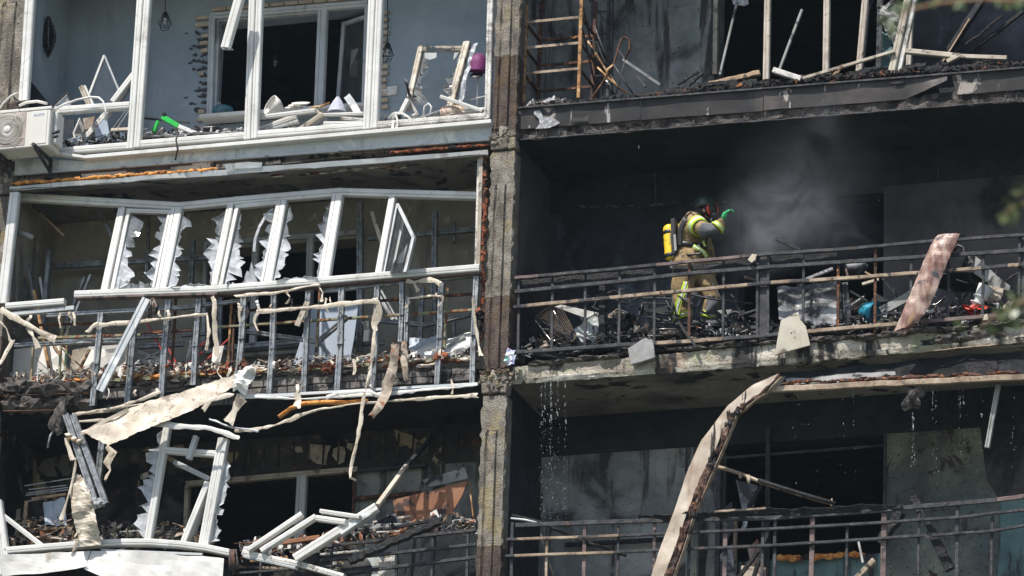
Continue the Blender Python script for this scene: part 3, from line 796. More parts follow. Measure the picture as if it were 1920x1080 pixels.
# reinforcement over the stones at lower left
for (a, b) in (((5, 742), (165, 737)), ((5, 771), (105, 769)), ((44, 740), (42, 768)), ((130, 738), (130, 760))):
    G().tube([P(*a, -0.13), P(*b, -0.13)], 0.007, 5).obj('reinforcement_bar', 'rustdark', B)

# cream brick slips glued beside the blue room's window, and bare adhesive where they fell off
def slip(x, y, w_, h, Y=YB, mat='brick', par=B, name='brick'):
    sl_ = -0.085
    G().poly([(x, y + h), (x + w_, y + h + sl_ * w_), (x + w_, y + sl_ * w_), (x, y)], 0.035, Y - 0.036).obj(name, mat, par, bevel=0.004)


for (x, y, w_) in ((366, 30, 26), (365, 43, 27), (378, 63, 14), (374, 77, 16), (376, 91, 13), (371, 205, 12), (368, 220, 12), (372, 134, 9)):
    slip(x, y, w_, 7)
for k in range(15):
    slip(714, 20 + k * 12.6, rnd.uniform(9, 15), 7)
for k in range(11):
    slip(398 + k * 27, 20 - k * 2.2 - 6, 25, 7)
for k in range(95):
    y = 50 + 13.0 * rnd.randrange(13) + rnd.uniform(-3, 3)
    x = 388 - abs(rnd.gauss(0, 14))
    G().lump(P(x, y, YB - 0.008), rnd.uniform(0.012, 0.026), 1, 0.5, (1.3, 0.4, 0.8)).obj('adhesive_dab', 'glue', B)

# sooty lines and pipes on burnt back walls
G().beam(P(1228, 325, YB - 0.02), P(1230, 382, YB - 0.02), 0.02).obj('wall_pipe', 'iron', B)
G().tube([P(1758, 318, 0.9), P(1759, 338, 0.9)], 0.008).obj('ceiling_hook', 'iron', B)
g = G()
for k in range(70):
    x = 1090 + k * 4.2 + rnd.uniform(-2, 2)
    g.lump(P(x, 389 - (x - 1090) * 0.035 + rnd.uniform(-3, 2), YB - 0.01), rnd.uniform(0.008, 0.022), 1, 0.5, (1.6, 0.4, 0.6), smooth=False)
g.obj('cracked_plaster', 'rubble', B)['kind'] = 'stuff'

# ------------------------------------------------------------------ scorched fascia sheet, upper right
F = T('metal_fascia', 'dark scorched sheet metal fascia with torn flap under the burnt upper right balcony', 'fascia', P(1400, 210, -0.06))
segs = [(953, 1200), (1201, 1431), (1432, 1700)]
for (a, b) in segs:
    yt = lambda x: 206 - (x - 953) * 0.0795
    yb_ = lambda x: 244 - (x - 953) * 0.077
    G().sheet([(a, yt(a), -0.07), (b, yt(b), -0.07)], [(a, yb_(a), -0.05), (b, yb_(b), -0.05)], 30, 5, 0.010, 0.0, 2).obj('fascia_panel', 'fascia', F, solid=0.004)
    G().beam(P(a, yt(a) - 1, -0.08), P(b, yt(b) - 1, -0.08), 0.02, 0.05).obj('fascia_lip', 'iron', F)
G().sheet([(1700, 147, -0.07), (1740, 143, -0.07), (1776, 141, -0.09)], [(1700, 186, -0.05), (1728, 172, -0.08), (1776, 150, -0.13)], 14, 4, 0.012, 0.0, 4).obj('torn_flap', 'fascia', F, solid=0.004)
G().sheet([(1783, 140, -0.07), (1930, 127, -0.07)], [(1794, 177, -0.05), (1930, 167, -0.05)], 14, 4, 0.02, 0.0, 2).obj('fascia_panel', 'fascia', F, solid=0.004)
G().beam(P(1700, 146, -0.08), P(1930, 127, -0.08), 0.02, 0.05).obj('fascia_lip', 'iron', F)
G().lathe(P(1683, 155, -0.075), (0, -1, 0), [(0.0, 0.012), (0.07, 0.010), (0.085, 0.0)], 14, squash=0.35).obj('blister', 'fascia', F)
G().poly([(1001, 208), (1012, 206), (1018, 218), (1040, 222), (1050, 230), (1040, 236), (1028, 240), (1004, 242), (1012, 232), (1010, 222), (1001, 214)], 0.004, -0.081).obj('peeled_patch', 'ash', F)
G().poly([(1072, 222), (1100, 219), (1104, 226), (1075, 228)], 0.004, -0.081).obj('peeled_patch', 'fascia', F)

G().poly([(1874, 938), (1935, 932), (1935, 1110), (1870, 1110)], 0.02, YB - 0.02).obj('painted_panel', 'wall_teal', B)
G().poly([(1838, 800), (1935, 790), (1935, 926), (1872, 934), (1850, 900)], 0.015, YB - 0.015).obj('sooted_panel', 'wall_brownsoot', B)
# pale trim and orange foam under the middle slab, lower right
tr = T('ceiling_trim', 'long pale scorched trim strip with burnt foam under the lower right slab', 'trim', P(1680, 718, -0.05))
G().beam(P(1433, 731, -0.06), P(1930, 707, -0.06), m(11), 0.05, segs=20, wob=0.006).obj('trim_strip', 'iron_pale', tr)
G().sheet([(1450, 700, 0.05), (1930, 655, 0.05)], [(1440, 727, 0.0), (1930, 700, 0.0)], 40, 4, 0.03, 0.01, 3).obj('cover_sheet', 'ceil_soot', tr, solid=0.004)
for k in range(60):
    x = 1455 + k * 7.6
    if rnd.random() < 0.85:
        G().lump(P(x, 719 - (x - 1455) * 0.046 + rnd.uniform(-2, 2), -0.05), rnd.uniform(0.02, 0.045), 1, 0.6, (1.8, 0.8, 0.6), smooth=False).obj('foam_lump', 'foamrust' if rnd.random() < 0.35 else 'rustdark', tr)
G().poly([(1808, 682), (1830, 678), (1868, 676), (1872, 690), (1862, 700), (1844, 710), (1828, 704), (1814, 694)], 0.01, -0.04).obj('dark_hole_patch', 'char', tr)  # black plate stands in for the dark inside a hole
G().sheet([(1444, 712, 0.02), (1700, 694, 0.02)], [(1442, 724, 0.0), (1700, 710, 0.0)], 20, 3, 0.02, 0.01, 3).obj('cover_sheet', 'greyboard', tr, solid=0.004)
# ================================================================== upper left balcony
def bx(par, name, a, b, w_, mat, Y=0.0, Y2=None, d=None, kind='beam', **kw):
    A, C_ = pb(a, b, Y, Y2)
    g = G()
    lab = kw.pop('label', None)
    bev = kw.pop('bevel', 0)
    if kind == 'pvc':
        g.pvc(A, C_, m(w_), d or 0.07, **kw)
    elif kind == 'chan':
        g.chan(A, C_, m(w_), d or 0.05, **kw)
    elif kind == 'angle':
        g.angle(A, C_, m(w_), d or 0.03, **kw)
    else:
        g.beam(A, C_, m(w_), d, **kw)
    return g.obj(name, mat, par, label=lab, bevel=bev)


def one(g, name, mat, label, cat, group=None, **kw):
    return tag(g.obj(name, mat, **kw), label, cat, group)


GU = T('balcony_glazing', 'white plastic balcony glazing frame without panes, upper left', 'balcony glazing', P(500, 260, -0.1))
YG = -0.08
bx(GU, 'frame_post', (58, -14), (45, 190), 20, 'pvc', YG, kind='pvc')
for (a, b, w_) in (((264.5, -8), (245, 279), 13.5), ((278, -8), (258, 277), 13.5), ((474.5, -8), (465, 262), 13.5), ((488, -8), (478, 260), 13), ((699, -8), (688.5, 243), 14), ((713, -8), (702, 241), 14)):
    bx(GU, 'mullion', a, b, w_, 'pvc', YG - 0.01, kind='pvc')
bx(GU, 'frame_post', (921, -8), (915, 224), 12, 'pvc_dirty', YG, kind='pvc')
bx(GU, 'bottom_rail', (90, 286), (250, 273), 13, 'pvc', YG, kind='pvc')
bx(GU, 'bottom_rail', (262, 271), (472, 254), 14, 'pvc', YG, kind='pvc')
bx(GU, 'bottom_rail', (484, 253), (696, 236), 14, 'pvc', YG, kind='pvc')
bx(GU, 'bottom_rail', (708, 235), (919, 218), 12, 'pvc_dirty', YG, kind='pvc')
bx(GU, 'transom', (104, 208), (244, 198), 14, 'pvc', YG, kind='pvc')
bx(GU, 'frame_post', (110, 206), (106, 280), 9, 'pvc_dirty', YG, kind='pvc')
bx(GU, 'drip_sill', (92, 287), (163, 297), 6, 'pvc', YG - 0.07, d=0.09)
bx(GU, 'drip_sill', (163, 297), (923, 230), 8, 'pvc', YG - 0.07, d=0.10)
for g_ in (jag(112, 217, 240, 207, YG, -1, -0, 3),):
    pass
for a in ((112, 217, 180, 212, 14, 5), (178, 212, 243, 208, 10, 4)):
    jag(a[0], a[1], a[2], a[3], YG + 0.01, 1, -a[4], a[5]).obj('glass_shard', 'shard', GU)
# sheet fascia under it
FU = T('metal_fascia', 'pale grey sheet metal fascia under the upper left balcony glazing', 'fascia', P(470, 290, -0.1))
G().sheet([(24, 296, -0.1), (164, 303, -0.1), (925, 236, -0.1)], [(19, 329, -0.08), (164, 319, -0.08), (925, 262, -0.08)], 60, 5, 0.014, 0.0, 1.5).obj('fascia_panel', 'sheetwhite', FU, solid=0.003)
G().beam(P(19, 329, -0.09), P(925, 262, -0.09), 0.018, 0.03).obj('fascia_lip', 'pvc_shade', FU)
one(G().tube([P(335, 247, -0.2), P(330, 262, -0.21), P(333, 280, -0.21), P(329, 300, -0.2)], 0.010, 6), 'hanging_cable', 'black', 'short black cable hanging over the pale fascia below the green frame', 'cable')
HB = T('hanging_bar', 'white plastic bar dangling at a slant in front of the dark window, upper left', 'plastic bar', P(422, 92, -0.35))
bx(HB, 'bar', (452, -14), (423, 90), 19, 'pvc', -0.35, kind='pvc', d=0.06)
G().chunk(P(427, 91, -0.35), 0.11, 0.05, 0.02, Matrix.Rotation(0.1, 3, 'Y')).obj('torn_end', 'ash', HB)

# window of the blue room
W1 = T('room_window', 'white framed window with open casement in the blue balcony wall', 'window', P(540, 222, YB - 0.02))
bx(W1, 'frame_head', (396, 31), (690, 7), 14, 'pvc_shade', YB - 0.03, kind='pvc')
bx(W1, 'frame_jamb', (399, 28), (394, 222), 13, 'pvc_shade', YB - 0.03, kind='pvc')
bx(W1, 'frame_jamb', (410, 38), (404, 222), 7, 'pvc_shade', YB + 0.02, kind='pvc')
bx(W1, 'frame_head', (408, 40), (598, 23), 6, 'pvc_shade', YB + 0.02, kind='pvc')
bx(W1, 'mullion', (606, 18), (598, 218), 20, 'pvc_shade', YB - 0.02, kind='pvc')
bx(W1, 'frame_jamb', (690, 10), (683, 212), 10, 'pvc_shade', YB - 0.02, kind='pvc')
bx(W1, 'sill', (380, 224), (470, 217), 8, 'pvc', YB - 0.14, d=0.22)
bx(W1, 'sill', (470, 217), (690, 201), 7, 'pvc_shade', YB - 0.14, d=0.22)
sa = G().pvc(P(645, 44, 1.45), P(634, 188, 1.45), m(7), 0.05).obj('casement', 'pvc_shade', W1)
G().pvc(P(643, 46, 1.45), P(692, 30, 1.25), m(7), 0.05).obj('casement_rail', 'pvc_shade', sa)
G().poly([(648, 50, 1.46), (690, 36, 1.27), (684, 205, 1.27), (638, 190, 1.46)], 0.006).obj('pane', 'glass', sa)


def pendant(x, y, top, Y, label, r=14, mat='black'):
    t = T('pendant_lamp', label, 'pendant lamp', P(x, y + r, Y), 'wire cage pendant lamps')
    tp = P(x, top, Y)
    c = P(x, y - r * 1.2, Y)
    G().tube([tp, c], 0.006, 5).obj('cable', mat, t)
    G().lathe(c, (0, 0, -1), [(0.004, -0.02), (0.022, -0.015), (0.022, 0.05), (0.012, 0.055)], 8).obj('socket', mat, t)
    G().lathe(c, (0, 0, -1), [(0.012, 0.055), (0.022, 0.08), (0.02, 0.11), (0.004, 0.13)], 8).obj('bulb', 'shard', t)
    g = G()
    R_ = m(r)
    ring = [(0.025, 0.0), (R_, 0.12), (R_ * 0.62, 0.19)]
    n = 6
    for j in range(n):
        pts = []
        for q, (rr, h) in enumerate(ring):
            an = 2 * math.pi * (j + 0.5 * q) / n
            pts.append(c + Vector((math.cos(an) * rr, math.sin(an) * rr, -h)))
        an2 = 2 * math.pi * (j + 1) / n
        g.tube(pts, 0.0035, 4)
        p2 = c + Vector((math.cos(2 * math.pi * (j - 0.5) / n) * R_, math.sin(2 * math.pi * (j - 0.5) / n) * R_, -0.12))
        g.tube([pts[0], p2], 0.0035, 4)
        g.tube([p2, pts[1]], 0.0035, 4)
        g.tube([pts[2], c + Vector((math.cos(2 * math.pi * (j + 2) / n) * ring[2][0], math.sin(2 * math.pi * (j + 2) / n) * ring[2][0], -0.19))], 0.0035, 4)
    g.obj('wire_cage', mat, t)


pendant(310, 42, -20, 0.8, 'wire cage pendant lamp hanging left of the window in the blue balcony')
pendant(727, 99, -20, 0.8, 'wire cage pendant lamp hanging right of the window before brick slips', 13)
pendant(517, 122, -20, 2.0, 'wire cage pendant lamp hanging inside the dark room behind the window', 14)
G().lathe(P(729, 16, 0.8), (0, 0, -1), [(0.004, -0.03), (0.05, 0.0), (0.05, 0.05), (0.01, 0.06)], 10)
# black feathered wall ornament on the left side wall
orn = T('wall_ornament', 'black woven oval ornament hanging on the blue side wall', 'wall ornament', P(92, 104, 0.55))
for k in range(34):
    t = k / 33
    y = 33 + 70 * t
    hw = 14 * math.sin(math.pi * min(1, 0.08 + t * 0.9))
    for sgn in (-1, 1):
        x0 = 91 + sgn * rnd.uniform(0, 2)
        G().strip([(x0, y - 2, 0.56), (91 + sgn * hw * 0.6, y, 0.53 - rnd.uniform(0, .03)), (91 + sgn * hw, y + rnd.uniform(2, 7), 0.54)], 3.4, 1, 0.004, 0.002).obj('strand', 'black', orn, solid=0.004)
# switches
sw = T('wall_switch', 'white double light switch on the blue wall by the leaning sash', 'light switch', P(729, 181, YB - 0.03))
G().poly([(713, 180), (744, 177), (745, 160), (714, 163)], 0.02, YB - 0.02).obj('plate', 'pvc', sw, bevel=0.004)
for x in (721, 737):
    G().poly([(x - 5, 177), (x + 5, 176), (x + 5, 166), (x - 5, 167)], 0.01, YB - 0.03).obj('rocker', 'acwhite', sw, bevel=0.004)

# window-sill things
bk = T('wicker_basket', 'small teal wicker basket on the white inner window sill', 'basket', P(417, 220, YB - 0.12))
G().lathe(P(417, 219, YB - 0.12), (0, 0, 1), [(0.0, 0), (0.095, 0), (0.115, 0.06), (0.10, 0.11), (0.09, 0.105), (0.10, 0.06)], 18).obj('basket_body', 'tealdull', bk)
for k in range(12):
    a = k / 12 * 6.28
    c = P(417, 219, YB - 0.12)
    G().tube([c + Vector((math.cos(a) * 0.099, math.sin(a) * 0.099, 0.005)), c + Vector((math.cos(a + .25) * 0.119, math.sin(a + .25) * 0.119, 0.06)), c + Vector((math.cos(a) * 0.104, math.sin(a) * 0.104, 0.11))], 0.005, 4).obj('wicker_rib', 'teal', bk)
G().lump(P(413, 196, YB - 0.12), 0.03, 1, 0.5).obj('flower', 'ash', bk)
cl = T('colander', 'white round colander bowl tipped on its side among sash pieces', 'colander', P(507, 212, 0.5))
G().lathe(P(512, 200, 0.62), (-0.5, -0.6, 0.25), [(0.0, -0.1), (0.06, -0.09), (0.10, -0.03), (0.115, 0.04), (0.12, 0.04), (0.105, -0.03), (0.06, -0.10)], 22).obj('bowl', 'acwhite', cl)
G().tube([P(512, 200, 0.62) + Vector((-0.5, -0.6, 0.25)).normalized() * 0.04 + Vector((0.76 * math.cos(a), -0.64 * math.cos(a), 0)) * 0.116 + Vector((0.18, 0.22, 0.95)) * 0.116 * math.sin(a) for a in [i / 16 * 6.2832 for i in range(17)]], 0.006, 5).obj('rim', 'pvc', cl)
for k in range(3):
    one(G().lathe(P(552 + k * 6, 206 - k * 4, 0.6 + k * .02), (0.1, -0.5, 0.9), [(0.0, 0), (0.05, 0.0), (0.10, 0.03), (0.105, 0.03), (0.05, -0.008), (0.0, -0.008)], 20), 'plate', 'acwhite', ['lowest white plate in the broken stack', 'middle white plate in the broken stack', 'topmost white plate in the broken stack'][k], 'plate', 'white plates on the balcony sill')
one(G().tube([P(575, 208, 0.45), P(588, 201, 0.45), P(600, 200, 0.45), P(618, 193, 0.45)], 0.014, 7), 'rusty_rod', 'rust', 'short rusty brown rod lying across the sill by the plates', 'rod')
one(G().lathe(P(632, 212, 0.5), (0, 0, 1), [(0.11, 0), (0.085, 0.07), (0.05, 0.14), (0.015, 0.19), (0.0, 0.195)], 14), 'patterned_cloth', 'fabricpat', 'peaked blue and white patterned cloth standing on the sill', 'cloth')
one(G().strip([(650, 180, 0.55), (662, 196, 0.52), (672, 214, 0.5)], 14, 3, 0.02, 0.005), 'grey_cloth', 'pvc_shade', 'grey sheer cloth sagging beside the patterned peak', 'cloth', solid=0.003)

# fallen sash bars on the middle sill
S1 = T('broken_window', 'broken white sash bars piled on the middle sill, upper left', 'broken sash', P(540, 245, 0.0))
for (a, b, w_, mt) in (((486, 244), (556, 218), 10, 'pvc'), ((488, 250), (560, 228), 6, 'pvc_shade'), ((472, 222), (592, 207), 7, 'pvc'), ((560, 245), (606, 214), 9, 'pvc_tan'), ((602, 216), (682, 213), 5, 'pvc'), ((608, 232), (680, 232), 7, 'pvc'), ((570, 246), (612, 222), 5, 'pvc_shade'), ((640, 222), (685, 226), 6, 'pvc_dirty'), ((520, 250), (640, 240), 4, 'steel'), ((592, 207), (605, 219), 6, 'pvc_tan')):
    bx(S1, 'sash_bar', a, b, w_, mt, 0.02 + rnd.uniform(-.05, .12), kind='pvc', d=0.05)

# leaning sash at the right
LS = T('leaning_window', 'tan edged window sash with broken pane leaning against the blue wall', 'broken sash', P(805, 212, 0.5))
c4 = [(789, 89), (862, 88), (842, 205), (768, 192)]
bx(LS, 'sash_stile', (790, 88), (764, 205), 11, 'pvc_tan', 0.7, 0.45, kind='pvc', d=0.06)
bx(LS, 'sash_rail', (786, 92), (868, 92), 10, 'pvc_tan', 0.7, 0.68, kind='pvc', d=0.06)
bx(LS, 'sash_stile', (876, 80), (843, 205), 14, 'pvc_tan', 0.68, 0.4, kind='pvc', d=0.06)
jag(797, 96, 770, 195, 0.66, 1, 22, 5, Y2=0.42).obj('glass_shard', 'glass', LS, solid=0.004)
jag(868, 96, 846, 180, 0.66, -1, 18, 5, Y2=0.42).obj('glass_shard', 'glass', LS, solid=0.004)
jag(798, 97, 864, 96, 0.66, 1, -16, 5).obj('glass_shard', 'glass', LS, solid=0.004)
for q in ([(796, 99), (819, 99), (818, 108), (806, 112), (796, 109)], [(852, 99), (860, 98), (856, 106), (850, 112)], [(793, 114), (800, 113), (799, 121), (792, 121)], [(796, 132), (804, 130), (799, 142), (791, 145)], [(785, 164), (792, 162), (790, 169), (782, 171)]):
    G().poly(q, 0.004, 0.62).obj('glass_shard', 'pvc_shade', LS)
dk = T('bent_dark_frame', 'thin black bent sheet standing left of the leaning sash', 'bent sheet', P(765, 220, 0.3))
G().sheet([(757, 146, 0.4), (766, 180, 0.3), (778, 218, 0.25)], [(763, 150, 0.4), (774, 190, 0.3), (786, 217, 0.25)], 8, 2, 0.02, 0.004).obj('sheet', 'black', dk, solid=0.006)
# purple hat thing on a small stand, right
pu = T('purple_lampshade', 'purple domed lampshade standing in the right corner of the balcony', 'lampshade', P(898, 195, 0.5))
G().lathe(P(896, 134, 0.5), (0.1, -0.15, 1), [(0.11, 0.0), (0.10, 0.09), (0.07, 0.17), (0.03, 0.2), (0.0, 0.2)], 16).obj('shade', 'purple', pu)
G().tube([P(897, 138, 0.5), P(894, 200, 0.5)], 0.009).obj('stem', 'pvc', pu)
G().tube([P(882, 187, 0.5), P(912, 180, 0.5)], 0.008).obj('foot', 'pvc', pu)
G().lathe(P(893, 142, 0.45), (0.1, -0.6, 0.6), [(0.0, 0.01), (0.07, 0.01), (0.075, 0)], 14).obj('disc', 'black', pu)
fl = T('film_scrap', 'crumpled clear plastic film hanging by the purple lampshade', 'plastic film', P(880, 190, 0.4))
G().strip([(892, 80, 0.45), (884, 100, 0.42), (878, 130, 0.4), (870, 150, 0.35), (868, 172, 0.35), (862, 195, 0.3)], 9, 3, 0.05, 0.012, 12).obj('film', 'shard', fl, solid=0.002)
po = T('pleated_cushion', 'round pleated beige cushion lying on the right sill', 'cushion', P(848, 222, 0.15))
G().lathe(P(848, 221, 0.15), (0, -0.1, 1), [(0.0, 0), (0.12, 0.0), (0.15, 0.04), (0.145, 0.08), (0.10, 0.12), (0.0, 0.13)], 20, squash=0.7).obj('cushion', 'pinkbeige', po)
for k in range(14):
    a = k / 14 * 6.28
    c = P(848, 221, 0.15)
    G().tube([c + Vector((math.cos(a) * 0.152, math.sin(a) * 0.107, 0.04)), c + Vector((math.cos(a) * 0.147, math.sin(a) * 0.103, 0.08)), c + Vector((math.cos(a) * 0.1, math.sin(a) * 0.07, 0.122))], 0.005, 4).obj('pleat', 'wood', po)
hs = T('white_hose', 'loops of white flat hose hanging over the right sill', 'hose', P(742, 250, -0.12))
G().strip([(728, 222, 0.0), (738, 212, -0.08), (754, 212, -0.1), (770, 222, -0.1), (768, 228, -0.06)], 4.5, 1, 0.004, 0.0).obj('hose_loop', 'pvc', hs, solid=0.008)
G().strip([(736, 224, -0.1), (742, 214, -0.14), (746, 228, -0.16), (741, 248, -0.16), (736, 240, -0.14), (738, 226, -0.12)], 4.5, 1, 0.004, 0.0).obj('hose_loop', 'pvc_dirty', hs, solid=0.008)
G().tube([P(793, 222, 0.1), P(796, 200, 0.1), P(803, 194, 0.1), P(809, 200, 0.1), P(806, 215, 0.1)], 0.011).obj('hose_loop', 'pvc', hs)
S2 = T('fallen_bars', 'crossed white plastic bars lying beside the pleated cushion', 'broken sash', P(870, 220, 0.1))
for (a, b, w_, mt) in (((826, 181), (905, 208), 6, 'pvc'), ((866, 196), (886, 216), 7, 'pvc'), ((872, 208), (912, 205), 7, 'pvc'), ((775, 226), (825, 209), 4, 'steel'), ((765, 186), (752, 212), 9, 'pvc'), ((862, 210), (904, 216), 5, 'pvc_dirty')):
    bx(S2, 'sash_bar', a, b, w_, mt, rnd.uniform(0, .2), kind='pvc', d=0.04)

# left end: broken frames behind the transom
tri = T('triangular_pane', 'pointed white framed glass pane standing upright behind the transom', 'broken window', P(195, 210, 0.3))
bx(tri, 'frame_bar', (196, 104), (166, 182), 5, 'pvc', 0.3, kind='pvc', d=0.03)
bx(tri, 'frame_bar', (196, 104), (224, 172), 3, 'pvc_shade', 0.3, kind='pvc', d=0.03)
G().poly([(196, 110), (223, 172), (215, 200), (163, 200), (167, 182)], 0.005, 0.3).obj('pane', 'glass', tri)
df = T('diagonal_sash', 'long white sash bar leaning through the upper left opening', 'broken sash', P(150, 275, 0.3))
bx(df, 'sash_bar', (252, 140), (212, 192), 12, 'pvc', 0.3, kind='pvc')
bx(df, 'sash_bar', (208, 204), (150, 274), 12, 'pvc_dirty', 0.25, kind='pvc')
bx(df, 'sash_bar', (247, 160), (222, 196), 4, 'iron', 0.3)
stb = T('broken_profile', 'short tan broken frame profile standing on the white transom', 'broken sash', P(165, 200, 0.0))
bx(stb, 'profile', (153, 163), (170, 201), 11, 'pvc_tan', 0.02, kind='pvc', d=0.06)
bx(stb, 'profile', (159, 161), (176, 199), 4, 'pvc', -0.02, d=0.03)
ho = G()
ho.tube([P(*q, -0.18) for q in ((100, 206), (120, 196), (145, 187), (170, 182), (185, 183), (193, 190), (198, 205), (199, 226))], 0.013, 7)
one(ho, 'drain_hose', 'pvc', 'white hose arching over the transom beside the air conditioner', 'hose')
pf = T('picture_frame', 'thin black picture frame tilted behind the air conditioner', 'picture frame', P(118, 206, 0.1))
bx(pf, 'frame_bar', (96, 200), (126, 173), 3, 'black', 0.1)
bx(pf, 'frame_bar', (126, 173), (140, 205), 4, 'black', 0.1)
G().poly([(100, 200), (125, 177), (136, 202)], 0.005, 0.12).obj('picture', 'shard', pf)
dp = T('dark_board', 'dark triangular board leaning in the left corner of the blue balcony', 'board', P(75, 200, 0.2))
G().poly([(56, 150), (95, 198), (92, 215), (54, 205)], 0.02, 0.2).obj('board', 'darkpanel', dp)
low = T('broken_cabinet', 'broken cabinet panels lying behind the lower left transom', 'cabinet', P(170, 272, 0.3))
for q, mt in (([(112, 222), (140, 225), (136, 270), (108, 272)], 'darkpanel'), ([(140, 250), (150, 222), (158, 240), (150, 272), (140, 272)], 'greyboard'), ([(155, 222), (178, 218), (172, 240), (160, 250)], 'singed'), ([(208, 247), (243, 243), (243, 262), (212, 266)], 'black'), ([(176, 232), (200, 222), (205, 250), (180, 262)], 'bluebd'), ([(112, 262), (140, 248), (160, 258), (160, 274), (110, 276)], 'glass')):
    G().poly(q, 0.015, rnd.uniform(0.15, 0.4)).obj('panel', mt, low)
bx(low, 'shelf', (209, 244), (245, 242), 6, 'cream', 0.15)
bx(low, 'panel_edge', (150, 222), (138, 250), 3.5, 'pvc', 0.13)
bx(low, 'panel_edge', (138, 250), (145, 274), 3.5, 'pvc', 0.13)
bx(low, 'frame_bar', (244, 205), (206, 262), 3, 'steel', 0.22)
bx(low, 'frame_bar', (238, 205), (196, 262), 2, 'steel', 0.24)

# green folding bike frame
bi = T('green_bicycle_frame', 'bright green and white bicycle frame lying in the debris', 'bicycle', P(330, 255, 0.1))
bx(bi, 'fork', (288, 247), (297, 227), 9, 'green', 0.08, d=0.05, taper=0.7)
bx(bi, 'frame_tube', (305, 220), (335, 237), 10, 'green', 0.05, d=0.05)
bx(bi, 'chain_stay', (335, 237), (376, 254), 8, 'pvc', 0.05, d=0.04)
G().lathe(P(309, 216, 0.05), (0, -1, 0.2), [(0.0, 0), (0.022, 0), (0.022, 0.03), (0.0, 0.035)], 10).obj('headset', 'black', bi)
G().tube([P(376, 252, 0.05) + Vector((math.cos(a) * 0.03, -0.01, math.sin(a) * 0.03)) for a in [i / 8 * 6.28 for i in range(9)]], 0.008).obj('hub', 'chrome', bi)
bx(bi, 'handlebar', (270, 222), (355, 230), 4, 'black', 0.12)
G().lump(P(392, 243, 0.15), 0.09, 2, 0.15, (1.7, 0.7, 0.45)).obj('saddle', 'black', bi)
G().tube([P(366, 236, .12), P(378, 240, .12), P(398, 236, .12)], 0.018).obj('seat_post', 'black', bi)


def debris(name, label, cat, path, Y0, Y1, n, s0, s1, mats, dy=5, stick=0.3, flat=0.25, parent=None, up=0.0):
    g = G()
    for k in range(n):
        t = rnd.random()
        i = min(len(path) - 2, int(t * (len(path) - 1)))
        f = t * (len(path) - 1) - i
        x = path[i][0] + (path[i + 1][0] - path[i][0]) * f
        y = path[i][1] + (path[i + 1][1] - path[i][1]) * f + rnd.uniform(-dy, dy * 0.6)
        Y = rnd.uniform(Y0, Y1)
        s = rnd.uniform(s0, s1)
        mi = rnd.randrange(len(mats))
        p = P(x, y, Y)
        if rnd.random() < stick:
            a = rnd.uniform(-0.9, 0.9)
            d = Vector((math.cos(a), rnd.uniform(-0.4, 0.4), math.sin(a) * 0.6)) * s * rnd.uniform(1.5, 3)
            g.beam(p - d / 2, p + d / 2, s * 0.16, s * 0.12, mi=mi)
        else:
            R_ = Matrix.Rotation(rnd.uniform(0, 3.1), 3, 'X') @ Matrix.Rotation(rnd.uniform(0, 3.1), 3, 'Y') @ Matrix.Rotation(rnd.uniform(0, 3.1), 3, 'Z')
            g.chunk(p, s, s * rnd.uniform(0.4, 1), s * flat * rnd.uniform(0.3, 1.6), R_, mi, 0.4)
    o = g.obj(name, mats, parent)
    o['kind'] = 'stuff'
    if parent is None:
        o['label'] = label
        o['category'] = cat
    return o


debris('glass_debris', 'glass and plastic fragments heaped along the upper left sill', 'debris', [(265, 252), (330, 252), (400, 250), (460, 250)], 0.0, 0.6, 260, 0.015, 0.06, ['shard', 'pvc_dirty', 'iron', 'black', 'chrome', 'greyboard'], 9)
debris('cabinet_debris', 'splinters and glass heaped behind the lower left transom', 'debris', [(112, 270), (170, 268), (243, 262)], 0.05, 0.5, 200, 0.02, 0.08, ['shard', 'iron', 'black', 'greyboard', 'bluebd', 'char'], 12)
debris('sill_debris', 'plastic splinters scattered along the middle sill, upper left', 'debris', [(484, 248), (560, 242), (690, 232)], 0.0, 0.4, 110, 0.015, 0.05, ['shard', 'pvc_dirty', 'pvc', 'wood', 'greyboard'], 6)
debris('corner_debris', 'splinters and shards under the leaning sash, upper left balcony', 'debris', [(715, 230), (800, 222), (912, 212)], 0.0, 0.6, 130, 0.015, 0.06, ['shard', 'pvc_dirty', 'black', 'pvc_tan', 'singed'], 8)
# fill behind the sill so things have a floor to rest on
one(G().sheet([(262, 256, 0.02), (470, 246, 0.02), (912, 224, 0.02)], [(262, 262, 1.1), (470, 252, 1.1), (912, 236, 1.1)], 30, 6, 0.05, 0), 'rubble_bed', 'greyboard', 'low bed of grey rubble behind the upper left sill', 'rubble', solid=0.02)['kind'] = 'stuff'

# ------------------------------------------------------------------ air conditioner, far left
YA = -0.52
AC = T('air_conditioner', 'cream outdoor air conditioner with round fan grille bolted beside the upper left balcony', 'air conditioner', P(40, 278, YA + 0.15))
c = P(91, 273, YA)
ax1, az0 = c.x, c.z
ax0, az1 = ax1 - 0.82, P(92, 200, YA).z
G().box((ax0, YA, az0), (ax1, YA + 0.3, az1)).obj('casing', 'acwhite', AC, bevel=0.012)
G().box((ax0 - 0.008, YA - 0.008, az1 - 0.03), (ax1 + 0.008, YA + 0.31, az1 + 0.006)).obj('top_cover', 'acwhite', AC, bevel=0.006)
G().box((ax1 - 0.22, YA - 0.006, az0 + 0.03), (ax1 - 0.035, YA + 0.01, az1 - 0.04)).obj('service_panel', 'acwhite', AC, bevel=0.005)
fc = P(15, 236, YA)
fc = Vector((fc.x, YA - 0.004, (az0 + az1) / 2))
hf = 0.20
G().box((fc.x - 0.215, YA - 0.004, fc.z - hf), (fc.x + 0.215, YA + 0.01, fc.z + hf)).obj('grille_panel', 'acgrille', AC, bevel=0.003)
